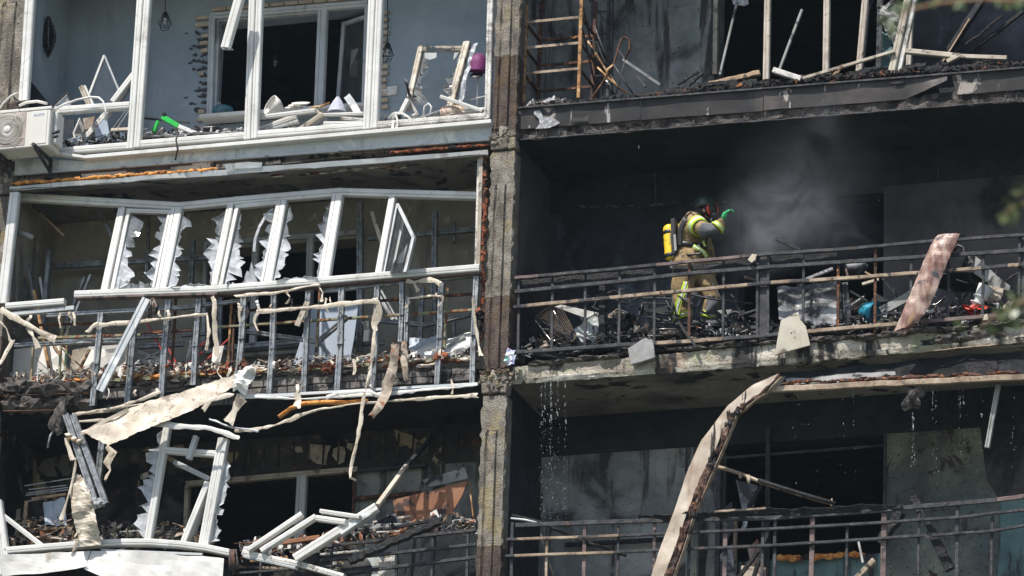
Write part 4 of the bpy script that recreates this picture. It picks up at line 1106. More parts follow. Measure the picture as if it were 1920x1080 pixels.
for k in range(44):
    a0 = k / 44 * 2 * math.pi
    pts = []
    for q in range(6):
        r_ = 0.045 + 0.035 * q
        a = a0 + 0.16 * q
        x, z = math.cos(a) * r_, math.sin(a) * r_
        if max(abs(x), abs(z)) > hf - 0.005:
            break
        pts.append((fc.x + x, YA - 0.014, fc.z + z))
    if len(pts) > 1:
        G().tube(pts, 0.0032, 4).obj('grille_blade', 'acwhite', AC)
for r_ in (0.09, 0.13, 0.17):
    G().tube([(fc.x + math.cos(a) * r_, YA - 0.008, fc.z + math.sin(a) * r_) for a in [i / 40 * 6.2832 for i in range(41)]], 0.0025, 4).obj('grille_ring', 'black', AC)
G().lathe((fc.x, YA - 0.006, fc.z), (0, -1, 0), [(0.045, 0), (0.045, 0.012), (0.038, 0.018), (0.0, 0.018)], 20).obj('fan_hub', 'pvc', AC)
# side service valves and torn corner
G().box((ax1 + 0.001, YA + 0.08, az0 + 0.06), (ax1 + 0.045, YA + 0.27, az1 - 0.03)).obj('side_cover', 'acwhite', AC, bevel=0.01)
G().poly([(97, 214, YA + .1), (101, 212, YA + .1), (101, 220, YA + .1), (97, 222, YA + .1)], 0.01).obj('label_plate', 'rustdark', AC)
for (x, y) in ((99, 250), (104, 248), (101, 257)):
    G().lathe(P(x, y, YA - 0.0), (1, -0.4, 0), [(0.0, 0), (0.018, 0), (0.018, 0.05), (0.012, 0.055), (0.0, 0.055)], 8).obj('valve', 'iron', AC)
# faint lettering on the service panel
cu = bpy.data.curves.new('lettering', 'FONT')
cu.body = "DALAOTTE"
cu.size = 0.040
cu.extrude = 0.0006
tmp = bpy.data.objects.new('lettering_tmp', cu)
COL.objects.link(tmp)
bpy.context.view_layer.update()
me = bpy.data.meshes.new_from_object(tmp.evaluated_get(bpy.context.evaluated_depsgraph_get()))
bpy.data.objects.remove(tmp)
TXTBLUE = mk('blue_print', [(0.5, (0.30, 0.38, 0.55))], rough=0.5, bump=0)
me.materials.clear()
me.materials.append(TXTBLUE)
me.transform(Matrix(((0.62, 0, 0, 0), (0, 0, -1, 0), (0, 1, 0, 0), (0, 0, 0, 1))))
lo = bpy.data.objects.new('lettering', me)
COL.objects.link(lo)
lo.parent = AC
lo.location = Vector((ax1 - 0.20, YA - 0.0085, az1 - 0.10)) - Vector(AC['_loc'])
# brackets
BR = T('wall_bracket', 'dark iron wall bracket carrying the air conditioner', 'bracket', P(80, 300, -0.3))
for dx in (0.0, -0.48):
    off = Vector((dx, 0, 0))
    g = G()
    a, b = P(62, 268, YA - 0.06) + off, P(88, 300, -0.06) + off
    g.beam(P(62, 270, YA - 0.1) + off, P(62, 270, YA - 0.1) + off + Vector((0.0, 0.5, -0.005)), 0.035, 0.035, side=(0, 0, 1))
    g.obj('bracket_arm', 'iron', BR)
    q = P(62, 270, YA - 0.1) + off
    G().beam(q + Vector((0, 0.06, -0.02)), q + Vector((0, 0.48, -0.13)), 0.03, 0.03, side=(1, 0, 0)).obj('bracket_strut', 'iron', BR)
    G().beam(q + Vector((0, 0.49, 0.02)), q + Vector((0, 0.49, -0.17)), 0.04, 0.02).obj('bracket_leg', 'iron', BR)
pip = T('refrigerant_pipe', 'white insulated pipe and loose wires curling above the air conditioner', 'pipe', P(20, 200, YA + .1))
G().tube([P(*q, YA + .25) for q in ((-10, 216), (5, 195), (20, 180), (34, 174))], 0.012).obj('pipe', 'pvc', pip)
G().tube([P(*q, YA + .15) for q in ((36, 198), (50, 192), (70, 190), (88, 194))], 0.016).obj('pipe', 'acwhite', pip)
for k in range(5):
    G().tube([P(24 + k * 2, 176 + k * 4, YA + .3), P(28 + k * 2, 188 + rnd.uniform(-3, 3), YA + .28), P(36 + rnd.uniform(-4, 4), 198, YA + .26)], 0.006).obj('wire', 'black', pip)

# ================================================================== middle left balcony
tm = T('trim_strip', 'grey-white trim with bursting orange foam above the middle left glazing', 'trim', P(460, 330, -0.1))
G().sheet([(18, 350, -0.14), (400, 319, -0.14), (915, 281, -0.14)], [(18, 358, -0.12), (400, 330, -0.12), (915, 291, -0.12)], 70, 2, 0.012, 0.002, 2).obj('trim_sheet', 'sheetwhite', tm, solid=0.006)
G().sheet([(18, 356, -0.13), (400, 329, -0.13), (912, 290, -0.13)], [(60, 368, 0.35), (420, 352, 0.35), (912, 320, 0.35)], 60, 6, 0.03, 0.0, 2).obj('soffit_sheet', 'ceil_grey', tm, solid=0.006)
G().sheet([(420, 308, -0.17), (470, 303, -0.17), (492, 304, -0.17)], [(424, 318, -0.15), (470, 315, -0.15), (490, 314, -0.15)], 12, 2, 0.01, 0.002).obj('loose_flap', 'sheetwhite', tm, solid=0.004)
for k in range(74):
    t = k / 73
    x = 26 + 374 * t
    G().lump(P(x, 344 - 25 * t + rnd.uniform(-1.5, 1.5), -0.12), rnd.uniform(0.022, 0.042), 2, 0.4, (1.3, 0.8, 0.62)).obj('foam_lump', 'foam', tm)
for k in range(60):
    t = k / 59
    x = 736 + 176 * t
    G().lump(P(x, 286 - 14 * t + rnd.uniform(-1.5, 1.5), -0.1), rnd.uniform(0.015, 0.03), 1, 0.5, (1.6, 0.8, 0.55)).obj('foam_lump', 'foamrust', tm)
for k in range(26):
    x = rnd.uniform(500, 760)
    G().lump(P(x, 331 - (x - 500) * 0.075 + rnd.uniform(-3, 3), 0.0), rnd.uniform(0.012, 0.03), 1, 0.5, (2.6, 0.6, 0.35)).obj('foam_lump', 'foamrust' if rnd.random() < .4 else 'cream', tm)
for k in range(95):
    y = 290 + k * 3.7
    G().lump(P(910 - (y - 290) * 0.02 + rnd.uniform(-3, 3), y, -0.06), rnd.uniform(0.014, 0.032), 1, 0.6, (0.9, 0.8, 1.5), smooth=False).obj('foam_lump', 'foamrust' if rnd.random() < 0.5 else 'rustdark', tm)

GM = T('balcony_glazing', 'buckled white balcony glazing with jagged broken panes, middle left', 'balcony glazing', P(520, 545, -0.1))
bx(GM, 'frame_post', (29, 362), (5, 570), 20, 'pvc', -0.1, -0.1, kind='pvc')
bx(GM, 'frame_post', (904, 288), (898, 505), 8, 'pvc_tan', -0.05, kind='pvc')
bx(GM, 'frame_post', (899, 290), (893, 500), 4, 'pvc_dirty', 0.0, kind='pvc')
for (a, b, w_) in (((36, 370), (338, 388), 16), ((338, 388), (440, 378), 16), ((440, 378), (641, 361), 17), ((641, 361), (895, 368), 15)):
    bx(GM, 'top_rail', a, b, w_, 'pvc', 0.12, kind='pvc', d=0.08)
for (a, b) in (((141, 553), (406, 543)), ((406, 543), (520, 534)), ((520, 534), (900, 503))):
    bx(GM, 'bottom_rail', a, b, 14, 'pvc', -0.14, -0.14, kind='pvc')
bx(GM, 'lower_trim', (143, 560), (410, 553), 5, 'iron_red', -0.12, d=0.1)
bx(GM, 'lower_trim', (410, 553), (902, 513), 5, 'iron_red', -0.10, d=0.1)
mull = [((230, 392), (197, 546), 15), ((333, 392), (303, 543), 24), ((434, 384), (403, 537), 14), ((531, 378), (503, 533), 18), ((634, 368), (608, 526), 22), ((737, 370), (710, 517), 13)]
for (a, b, w_) in mull:
    bx(GM, 'mullion', a, b, w_, 'pvc', 0.10, -0.13, kind='pvc', d=0.075)
for (a, b, w_) in (((243, 396), (212, 545), 8), ((446, 390), (415, 538), 8), ((319, 400), (289, 542), 5), ((522, 384), (492, 533), 5)):
    bx(GM, 'sash_stile', a, b, w_, 'pvc', 0.09, -0.14, kind='pvc', d=0.07)
bx(GM, 'sash_rail', (239, 396), (324, 399), 8, 'pvc', 0.09, kind='pvc')
bx(GM, 'sash_rail', (443, 389), (527, 381), 7, 'pvc', 0.09, kind='pvc')
bx(GM, 'bottom_rail', (12, 575), (122, 566), 12, 'pvc', -0.1, kind='pvc')
bx(GM, 'lower_trim', (20, 590), (140, 578), 9, 'pvc_shade', -0.08)
op = bx(GM, 'open_casement', (747, 385), (776, 446), 6, 'pvc_shade', 0.1, -0.35, kind='pvc', d=0.05)
bx(GM, 'open_casement', (776, 446), (760, 512), 6, 'pvc_shade', -0.35, -0.45, kind='pvc', d=0.05)
bx(GM, 'open_casement', (745, 384), (720, 514), 5, 'pvc_shade', 0.1, -0.1, kind='pvc', d=0.05)
G().poly([(746, 390, 0.1), (773, 446, -0.35), (757, 512, -0.4), (722, 512, -0.1)], 0.005).obj('pane', 'glass', GM)
# jagged panes: (edge along the bars) with the film-backed glass curling off
pan = [((248, 400), (214, 542), 1, 30), ((316, 404), (286, 540), -1, 26), ((344, 402), (315, 540), 1, 20), ((424, 394), (396, 534), -1, 26),
       ((452, 396), (421, 534), 1, 28), ((517, 390), (490, 530), -1, 30), ((543, 384), (513, 528), 1, 20), ((621, 378), (597, 524), -1, 20)]
for (a, b, sd, am) in pan:
    L_ = lambda t: (a[0] + (b[0] - a[0]) * t, a[1] + (b[1] - a[1]) * t)
    Yt = lambda t: 0.08 - 0.23 * t
    for (t0, t1, k_) in ((0.02, 0.45, 0.75), (0.40, 1.0, 1.15)):
        p, q = L_(t0), L_(t1)
        jag(p[0], p[1], q[0], q[1], Yt(t0), sd, am * k_ * rnd.uniform(0.7, 1.1), 3 if k_ < 1 else 5, curl=0.03, Y2=Yt(t1)).obj('glass_shard', 'shardshade' if k_ < 1 else 'shard', GM, solid=0.003)
for (a, b, am) in (((222, 542), (282, 539), 17), ((318, 541), (392, 536), 6), ((425, 538), (486, 532), 28), ((518, 528), (596, 522), 6)):
    jag(a[0], a[1], b[0], b[1], -0.15, -1, am, 5, curl=0.04).obj('glass_shard', 'shard', GM, solid=0.003)
ct = T('curled_clear_strip', 'clear curved plastic strip hanging inside the fourth pane', 'plastic strip', P(485, 470, 0.1))
G().strip([(512, 392, 0.1), (500, 402, 0.1), (486, 425, 0.06), (478, 450, 0.05), (476, 472, 0.05)], 5, 2, 0.01, 0.002).obj('strip', 'shard', ct, solid=0.003)

# interior: galvanised studs on the tan wall
SF = T('stud_framework', 'galvanised steel stud framework fixed to the bare tan back wall', 'steel framework', P(520, 660, 0.9))
for (a, b, w_, Y) in (((96, 500), (195, 494), 11, 1.0), ((230, 492), (405, 482), 9, 1.0), ((780, 440), (900, 430), 9, 1.0), ((675, 380), (675, 660), 11, 0.95), ((690, 448), (738, 446), 6, 1.0), ((816, 395), (812, 690), 10, 0.95), ((278, 405), (276, 520), 6, 1.0), ((362, 450), (358, 545), 9, 1.0), ((62, 440), (52, 640), 9, 0.7), ((92, 470), (84, 640), 10, 0.8), ((100, 395), (180, 390), 7, 0.9), ((185, 395), (214, 450), 7, 0.6), ((30, 640), (320, 630), 8, 0.4), ((340, 630), (400, 625), 5, 1.0), ((400, 655), (560, 640), 10, 1.0), ((680, 645), (720, 642), 8, 1.0), ((810, 640), (900, 630), 8, 0.9), ((700, 600), (800, 610), 8, 0.8), ((800, 610), (884, 590), 6, 0.7), ((852, 415), (852, 455), 4, 1.05), ((852, 600), (850, 645), 5, 1.05), ((792, 540), (786, 690), 8, 0.8), ((415, 470), (412, 650), 8, 1.0), ((118, 620), (160, 520), 5, 0.6), ((40, 500), (60, 640), 8, 0.5), ((260, 650), (345, 645), 9, 0.8)):
    bx(SF, 'steel_stud', a, b, w_, 'steel', Y, kind='chan')
wm = T('room_window', 'shaded white window frame in the tan wall behind the buckled glazing', 'window', P(530, 655, YB))
bx(wm, 'frame_head', (385, 458), (678, 436), 9, 'pvc_shade', YB - 0.02, kind='pvc')
for (a, b, w_) in (((386, 462), (383, 650), 7), ((480, 455), (474, 655), 13), ((583, 447), (577, 648), 14), ((678, 440), (672, 640), 6)):
    bx(wm, 'mullion', a, b, w_, 'pvc_shade', YB - 0.03, kind='pvc')
bx(wm, 'frame_sill', (383, 660), (674, 636), 8, 'pvc_shade', YB - 0.03, kind='pvc')
bx(wm, 'frame_sill', (440, 668), (560, 660), 6, 'pvc_shade', YB - 0.06, kind='pvc')
fr = T('slat_pile', 'wooden and steel slats leaning in the left corner behind the glazing', 'slats', P(80, 640, 0.3))
for (a, b, w_, mt) in (((64, 545), (92, 690), 6, 'rust'), ((52, 490), (68, 600), 5, 'steel'), ((75, 520), (84, 575), 5, 'pvc_shade'), ((92, 472), (80, 610), 8, 'steel'), ((120, 640), (170, 515), 5, 'steel'), ((60, 385), (120, 442), 4, 'wood'), ((98, 640), (130, 700), 5, 'wood')):
    bx(fr, 'slat', a, b, w_, mt, rnd.uniform(0.25, 0.5))
ru = T('ceiling_roll', 'short grey foil duct stub poking from the left post', 'duct', P(47, 445, 0.1))
G().tube([P(30, 436, 0.1), P(48, 440, 0.1), P(62, 446, 0.1)], 0.03, 8).obj('duct', 'greyboard', ru)
dg = T('hanging_batten', 'cream batten hanging at a slant behind the fifth pane', 'batten', P(705, 455, 0.5))
bx(dg, 'batten', (698, 398), (716, 456), 8, 'cream', 0.5)
sm = T('rolled_cable', 'curled dark cable on the ceiling inside the middle left balcony', 'cable', P(170, 372, 0.3))
G().tube([P(170 + 14 * math.cos(a), 372 + 5 * math.sin(a), 0.3) for a in [i / 12 * 6.28 for i in range(13)]], 0.02).obj('coil', 'black', sm)

# lower half: stud fence
SFn = T('stud_wall_frame', 'bent galvanised stud frame of the stripped parapet, middle left', 'steel framework', P(540, 745, -0.1))
studs = [((190, 587), (174, 762), 11, 1), ((253, 600), (239, 757), 11, 1), ((317, 563), (303, 747), 11, 0), ((374, 561), (363, 723), 10, 0), ((458, 556), (447, 702), 11, 0), ((514, 553), (505, 738), 10, 0), ((579, 546), (570, 738), 10, 0), ((641, 541), (633, 732), 11, 0), ((708, 537), (700, 727), 10, 0), ((754, 530), (751, 642), 8, 0), ((765, 560), (762, 642), 7, 0), ((828, 532), (820, 721), 10, 0), ((894, 519), (886, 719), 10, 0)]
for (a, b, w_, dark) in studs:
    mid = (a[0] + (b[0] - a[0]) * 0.55 + rnd.uniform(-2, 2), a[1] + (b[1] - a[1]) * 0.55)
    bx(SFn, 'stud', a, mid, w_, 'steel', -0.10, -0.10 - rnd.uniform(0, 0.03), kind='chan')
    bx(SFn, 'stud', mid, b, w_, 'steel', -0.10, -0.11, kind='chan')
    for q in range(3):
        t = rnd.uniform(0.1, 0.9)
        c = P(a[0] + (b[0] - a[0]) * t, a[1] + (b[1] - a[1]) * t, -0.14)
        G().lathe(c, (0, -1, 0), [(0.0, 0.006), (0.008, 0.005), (0.009, 0)], 7).obj('screw', 'chrome', SFn)
for (a, b, w_) in (((88, 592), (347, 577), 7), ((347, 577), (470, 562), 6), ((600, 546), (896, 517), 6), ((120, 640), (240, 640), 5), ((28, 648), (176, 640), 7)):
    bx(SFn, 'track', a, b, w_, 'steel', -0.07, kind='chan')
for (a, b) in (((451, 745), (896, 720)), ((444, 741), (560, 742))):
    bx(SFn, 'bottom_track', a, b, 5, 'sheetwhite', -0.12, kind='angle')
for (a, b, w_) in (((464, 622), (596, 641), 8), ((596, 641), (652, 594), 8), ((598, 641), (630, 682), 8), ((596, 641), (588, 682), 6)):
    bx(SFn, 'brace', a, b, w_, 'steel', 0.2, kind='chan')

RL = T('iron_railing', 'old green and rusty iron balcony railing behind the bent studs', 'railing', P(450, 700, 0.0))
for (a, b, w_, mt) in (((62, 610), (270, 604), 5, 'rustdark'), ((264, 625), (370, 618), 5, 'rustdark'), ((440, 584), (890, 551), 5, 'rustdark'), ((72, 634), (264, 628), 5, 'greeniron'), ((400, 614), (890, 581), 5, 'greeniron'), ((8, 724), (236, 713), 7, 'greeniron'), ((236, 713), (560, 694), 7, 'greeniron'), ((560, 694), (890, 671), 7, 'greeniron')):
    bx(RL, 'rail', a, b, w_, mt, 0.02)
for (x, y0, y1, mt) in ((62, 650, 722, 'greeniron'), (128, 600, 718, 'greeniron'), (435, 560, 700, 'rust'), (440, 590, 700, 'rustdark'), (118, 590, 716, 'greeniron'), (330, 560, 700, 'rustdark'), (600, 540, 690, 'greeniron'), (840, 540, 676, 'greeniron')):
    bx(RL, 'baluster', (x, y0), (x - (y1 - y0) * 0.06, y1), 4.5, mt, 0.03)

# torn cream siding strips
CS = 'torn cream siding strips on the left balcony'
def cream(paths, label, Y=-0.16, mat='cream', amp=0.012, grp=CS, tear=0.014):
    t = T('siding_strip', label, 'siding strip', P(paths[0][0][0], max(p[1] for q in paths for p in q[:-1] or q), Y), grp)
    for q in paths:
        w_ = q[-1]
        pts = [(p[0], p[1], Y + (p[2] if len(p) > 2 else rnd.uniform(-0.04, 0.02))) for p in q[:-1]]
        w1 = max(w_ * 0.85, 7)
        G().strip([(*p, w1 * rnd.uniform(0.5, 1.45)) for p in pts], w1, 4, amp, tear, 5, curl=0.006, nu=max(4, int(sum(math.hypot(pts[i + 1][0] - pts[i][0], pts[i + 1][1] - pts[i][1]) for i in range(len(pts) - 1)) / 11))).obj('strip', mat, t, solid=0.0015)


cream([[(482, 585), (560, 578), (640, 571), (707, 564), 10], [(486, 584), (478, 594), (477, 606), (484, 620), 8], [(700, 562), (712, 570), (708, 590), (700, 612), (706, 620), 15]], 'cream siding strip stretched level across the studs and drooping at both ends')
cream([[(704, 612), (700, 650), (696, 690), (690, 710), (683, 738), 8], [(683, 738), (673, 812), (664, 850), (657, 878), (655, 896), (667, 900), 9]], 'very long cream strip hanging down into the lower storey', -0.2)
cream([[(179, 610), (250, 605), (330, 595), (389, 588), 9], [(184, 606), (172, 612), (163, 625), 8]], 'cream siding strip level across the left studs')
cream([[(389, 590), (391, 620), (388, 656), 10]], 'short cream strip hanging straight from the stud top, left of its longer neighbour', -0.18)
cream([[(398, 556), (404, 565), (401, 590), (404, 625), (407, 668), 9]], 'longer cream strip hanging right of the short one below the buckled frame', -0.18)
cream([[(2, 580), (30, 597), (65, 618), (104, 637), 14], [(52, 613), (62, 630), (72, 652), 14]], 'forked cream strip sweeping in from the far left edge', -0.2)
cream([[(-6, 600), (12, 615), (20, 640), 8], [(24, 638), (12, 660), (0, 682), 8]], 'narrow cream strip curling at the far left edge below the forked one', -0.22)
cream([[(440, 556), (480, 552), (520, 549), (560, 540), (600, 534), 9], [(596, 534), (605, 548), (603, 566), 5]], 'ragged cream edging strip hanging under the buckled bottom rail')
cream([[(762, 528), (776, 530), (784, 545), 12], [(778, 528), (810, 524), (826, 533), 10]], 'crumpled cream scrap caught at the top of the twin studs')
cream([[(764, 560), (800, 556), (830, 555), 8], [(828, 555), (830, 566), (822, 574), 7]], 'short level cream strip between the twin studs and the next stud')
cream([[(757, 641), (758, 680), (762, 713), 19]], 'wide stained cream flap hanging straight below the twin studs', -0.2, 'singed')
cream([[(742, 645), (738, 680), (724, 735), (712, 760), (696, 782), 20]], 'brown singed twisted flap hanging left of the wide one', -0.22, 'singed', 0.035)
cream([[(886, 560), (890, 600), (898, 650), (902, 668), 6]], 'thin cream strip hanging beside the last stud near the pillar', -0.2)
cream([[(536, 548), (544, 556), (538, 570), 8]], 'tiny cream tatter hanging under the bottom rail left of centre')
cream([[(300, 735), (200, 772), (136, 776), 6], ], 'thin cream strip lying along the broken slab edge above the big sheet')
for (a, b, w_, mt, lb) in (((577, 566), (557, 611), 11, 'pvc_tan', 'tan plank tilted across the stud left of centre'),):
    t = T('tilted_plank', lb, 'plank', P(557, 611, -0.18))
    bx(t, 'plank', a, b, w_, mt, -0.18, d=0.02)
gt = T('fallen_gutter', 'long pale steel channel leaning diagonally across the studs', 'steel channel', P(186, 736, -0.3))
bx(gt, 'channel', (275, 560), (187, 733), 17, 'sheetwhite', -0.32, -0.30, kind='chan', d=0.03)
fb = T('fibre_bundle', 'bundle of charred fibres hanging from the top of the pale channel', 'fibres', P(290, 600, -0.3))
for k in range(46):
    a = rnd.uniform(-10, 10)
    G().tube([P(286 + a * 0.5, 558 + abs(a) * .4, -0.3 + rnd.uniform(-.03, .03)), P(290 + a * 0.8, 574, -0.3 + rnd.uniform(-.04, .04)), P(285 + a * 0.9 + rnd.uniform(-3, 3), rnd.uniform(580, 600), -0.3)], 0.005, 4).obj('fibre', rnd.choice(['char', 'iron', 'singed']), fb)

# debris inside the middle left balcony
pl = T('wall_board_stack', 'broken white wall panels stacked behind the left railing', 'wall panels', P(150, 720, 0.3))
for q, mt in (([(22, 716), (26, 655), (112, 646), (124, 656), (126, 708)], 'whitebd'), ([(128, 708), (136, 656), (168, 650), (150, 708)], 'cream'), ([(150, 690), (166, 650), (240, 645), (232, 706), (168, 706)], 'whitebd'), ([(196, 655), (240, 650), (236, 690), (205, 700)], 'whitebd'), ([(400, 650), (420, 648), (410, 690), (395, 690)], 'whitebd')):
    G().poly([(p[0], p[1], 0.3 + 0.1 * rnd.random()) for p in q], 0.012).obj('panel', mt, pl)
bx(pl, 'crack_edge', (65, 670), (110, 712), 1.2, 'black', 0.27)
bx(pl, 'batten', (112, 650), (155, 690), 3, 'wood', 0.26)
bx(pl, 'batten', (168, 655), (140, 712), 5, 'wood', 0.26)
bb = T('blue_board', 'large pale blue board standing tilted behind the middle studs', 'board', P(610, 683, 0.6))
G().poly([(549, 684), (583, 580), (672, 570), (664, 632), (655, 682)], 0.02, 0.6).obj('board', 'bluebd', bb)
rb = T('red_drying_rack', 'red metal bars of a collapsed rack behind the left studs', 'rack', P(330, 700, 0.4))
for (a, b) in (((275, 604), (308, 665)), ((297, 620), (330, 680)), ((428, 636), (372, 690)), ((316, 676), (345, 700)), ((370, 650), (390, 640)), ((330, 682), (318, 700)), ((350, 682), (380, 660))):
    bx(rb, 'bar', a, b, 3.2, 'redbar', 0.4)
mb = T('fallen_white_bars', 'white frame bars lying crossed behind the studs, middle left', 'broken sash', P(310, 700, 0.5))
for (a, b, w_) in (((260, 660), (345, 690), 7), ((300, 660), (240, 690), 5), ((262, 690), (300, 700), 5), ((350, 690), (360, 640), 7), ((258, 680), (310, 678), 8), ((705, 545), (738, 600), 6), ((715, 545), (745, 600), 3), ((60, 690), (22, 700), 4)):
    bx(mb, 'frame_bar', a, b, w_, 'pvc_shade', 0.5, kind='pvc', d=0.04)
mx = T('meter_box', 'small cream utility box with looped wires on a stud', 'utility box', P(686, 642, 0.6))
G().poly([(680, 641), (691, 640), (693, 617), (682, 618)], 0.06, 0.6).obj('box', 'acwhite', mx, bevel=0.006)
for k in range(3):
    G().tube([P(684 + k * 2, 618, 0.6), P(680 + k * 4, 604, 0.6), P(687 + k * 2, 602, 0.6), P(690, 618, 0.6)], 0.006).obj('wire', 'acwhite', mx)
wr = T('curled_white_sheets', 'curled white plastic sheets heaped behind the right studs', 'plastic sheets', P(820, 680, 0.3))
G().sheet([(762, 665, 0.3), (800, 646, 0.3), (884, 622, 0.3)], [(770, 676, 0.1), (820, 672, 0.1), (886, 640, 0.1)], 18, 5, 0.05, 0, 5, curl=0.06).obj('sheet', 'whitebd', wr, solid=0.004)
G().sheet([(800, 660, 0.2), (850, 650, 0.2), (884, 636, 0.2)], [(800, 674, 0.0), (850, 666, 0.0), (888, 648, 0.0)], 14, 4, 0.04, 0, 6, curl=0.08).obj('sheet', 'pvc_shade', wr, solid=0.004)
G().sheet([(768, 635, 0.6), (820, 632, 0.6)], [(766, 664, 0.4), (812, 660, 0.4)], 10, 5, 0.05, 0.01, 6).obj('sheet', 'bluebd', wr, solid=0.004)
bx(wr, 'roll_edge', (830, 656), (872, 631), 6, 'greyboard', 0.1)
debris('balcony_debris', 'boards, foam and splinters along the middle left balcony floor', 'debris', [(10, 716), (240, 702), (560, 688), (890, 666)], -0.05, 0.6, 420, 0.02, 0.09, ['whitebd', 'cream', 'singed', 'wood', 'foamrust', 'pvc_dirty', 'greyboard', 'rubble'], 9, flat=0.3)
fm = T('foam_seam', 'orange mounting foam and rust along the stripped parapet foot', 'foam', P(500, 700, -0.05))
for k in range(120):
    t = k / 119
    x = 20 + 870 * t
    if rnd.random() < 0.75:
        G().lump(P(x, 722 - 46 * t - (4 if 200 < x < 700 else 0) + rnd.uniform(-4, 4), -0.04), rnd.uniform(0.015, 0.045), 1, 0.6, (2.2, 0.8, 0.55), smooth=False).obj('foam_lump', rnd.choice(['foam', 'rust', 'cream', 'foamrust'] if x < 520 else ['foamrust', 'rustdark', 'foamrust', 'cream']), fm)
for (x, y) in ((432, 688), (452, 688), (618, 690), (745, 678), (828, 668), (900, 590)):
    for k in range(4):
        G().lump(P(x + rnd.uniform(-6, 6), y + rnd.uniform(-5, 5), -0.1), rnd.uniform(0.03, 0.05), 2, 0.6, smooth=False).obj('foam_lump', 'foamrust', fm)

# big torn sheet and its neighbours
BS = T('torn_siding_sheet', 'big torn cream siding sheet hanging below the left slab', 'siding sheet', P(300, 830, -0.35))
G().sheet([(152, 812, -0.4), (178, 800, -0.38), (233, 768, -0.3), (330, 735, -0.28), (441, 703, -0.2), (486, 682, -0.16)], [(203, 834, -0.42), (240, 820, -0.4), (333, 783, -0.34), (385, 755, -0.3), (436, 725, -0.24), (478, 702, -0.18)], 70, 12, 0.05, 0.012, 2.2).obj('sheet', 'cream', BS, solid=0.004)
G().sheet([(150, 812, -0.41), (176, 797, -0.39), (240, 764, -0.31)], [(153, 818, -0.4), (186, 800, -0.38), (240, 770, -0.3)], 16, 1, 0.01, 0.003).obj('folded_edge', 'cream', BS, solid=0.01)
G().sheet([(436, 700, -0.24), (456, 690, -0.26), (476, 672, -0.22)], [(440, 735, -0.2), (462, 740, -0.22), (482, 690, -0.2)], 12, 6, 0.09, 0.02, 8).obj('crumpled_end', 'whitebd', BS, solid=0.004)
cream([[(380, 768), (392, 752), (420, 742), (440, 740), 10]], 'small cream tongue curling below the big torn sheet', -0.3)
cream([[(452, 745), (440, 770), (428, 792), 20]], 'tan flap hanging straight under the crumpled end of the big sheet', -0.3, 'pvc_tan', 0.03)
cream([[(394, 786), (430, 800), (484, 808), 9]], 'pale grey strip slanting right below the tan flap', -0.28, 'pvc_shade')
cream([[(278, 792), (330, 799), (390, 802), (450, 822), 12]], 'pale strip sloping down to the right over the loose window frame', -0.3, 'whitebd')
cream([[(136, 778), (190, 768), (270, 758), 9], [(138, 790), (200, 788), 4]], 'cream strips lying level on the slab edge at left', -0.2)
cream([[(450, 742), (560, 748), (700, 740), (896, 722), 6]], 'long white edging strip along the slab foot, centre left', -0.14, 'whitebd')
cream([[(440, 806), (470, 808), (519, 797), (560, 780), (597, 768), (660, 758), (739, 751), (896, 741), 7]], 'long warped cream strip sagging under the slab toward the pillar', -0.16, 'cream', 0.01)
cream([[(612, 744), (640, 735), (690, 733), (716, 742), 9]], 'short white strip lifted off the slab foot', -0.2, 'whitebd')
cream([[(556, 736), (560, 750), (556, 764), 14]], 'ragged cream tatter hanging below the slab foot at centre left', -0.2)
ff = T('foam_bead', 'bent bead of orange foam hanging under the left slab', 'foam', P(523, 782, -0.1))
G().tube([P(x, y, -0.1) for (x, y) in ((523, 782), (545, 766), (568, 757), (610, 754), (650, 756), (690, 752))], 0.026, 7).obj('bead', 'foam', ff)

# ================================================================== lower left balcony
ch = T('hanging_channels', 'pair of bent galvanised channels dangling over the lower left balcony', 'steel channel', P(190, 946, -0.35))
bx(ch, 'channel', (124, 778), (178, 938), 12, 'steel', -0.3, -0.38, kind='chan')
bx(ch, 'channel', (137, 778), (199, 945), 11, 'steel', -0.3, -0.38, kind='chan')
G().lump(P(185, 943, -0.38), 0.06, 2, 0.6, smooth=False).obj('torn_end', 'ash', ch)
for k in range(5):
    G().lump(P(128 + k * 5, 822 + rnd.uniform(-6, 8), -0.38), 0.035, 1, 0.5, (1.2, .6, .8)).obj('foam_lump', 'rust' if k % 2 else 'cream', ch)
cream([[(124, 820), (130, 845), (137, 864), 9]], 'yellowish strip clinging to the hanging channels', -0.36)
bp = T('steel_post', 'short blue-grey steel post behind the hanging channels', 'steel post', P(184, 915, -0.05))
bx(bp, 'post', (192, 827), (183, 915), 12, 'steel', -0.05, kind='chan')
cream([[(200, 838), (212, 848), (200, 868), (208, 880), (196, 902), 14]], 'ragged cream strip twisting beside the short steel post', -0.1)
TP = T('torn_cream_panel', 'long torn cream panel hanging upright over the lower left sill', 'siding sheet', P(165, 1030, -0.35))
G().sheet([(142, 888, -0.36), (130, 920, -0.36), (136, 970, -0.32), (152, 1028, -0.28)], [(160, 892, -0.36), (172, 935, -0.38), (184, 985, -0.34), (190, 1018, -0.28)], 26, 6, 0.05, 0.012, 6).obj('panel', 'cream', TP, solid=0.004)
cream([[(143, 860), (136, 905), (122, 950), (114, 975), 9]], 'narrow cream strip hanging left of the torn upright panel', -0.38)
cream([[(148, 1010), (140, 1030), (136, 1036), 4]], 'thin brown sliver below the torn upright panel', -0.36, 'singed')
lump = T('hanging_debris', 'clump of singed insulation dangling at the far left', 'insulation', P(92, 838, -0.2))
G().lump(P(112, 785, -0.2), 0.11, 3, 0.6, (0.7, 0.6, 1.5), smooth=False).obj('clump', 'rubble', lump)
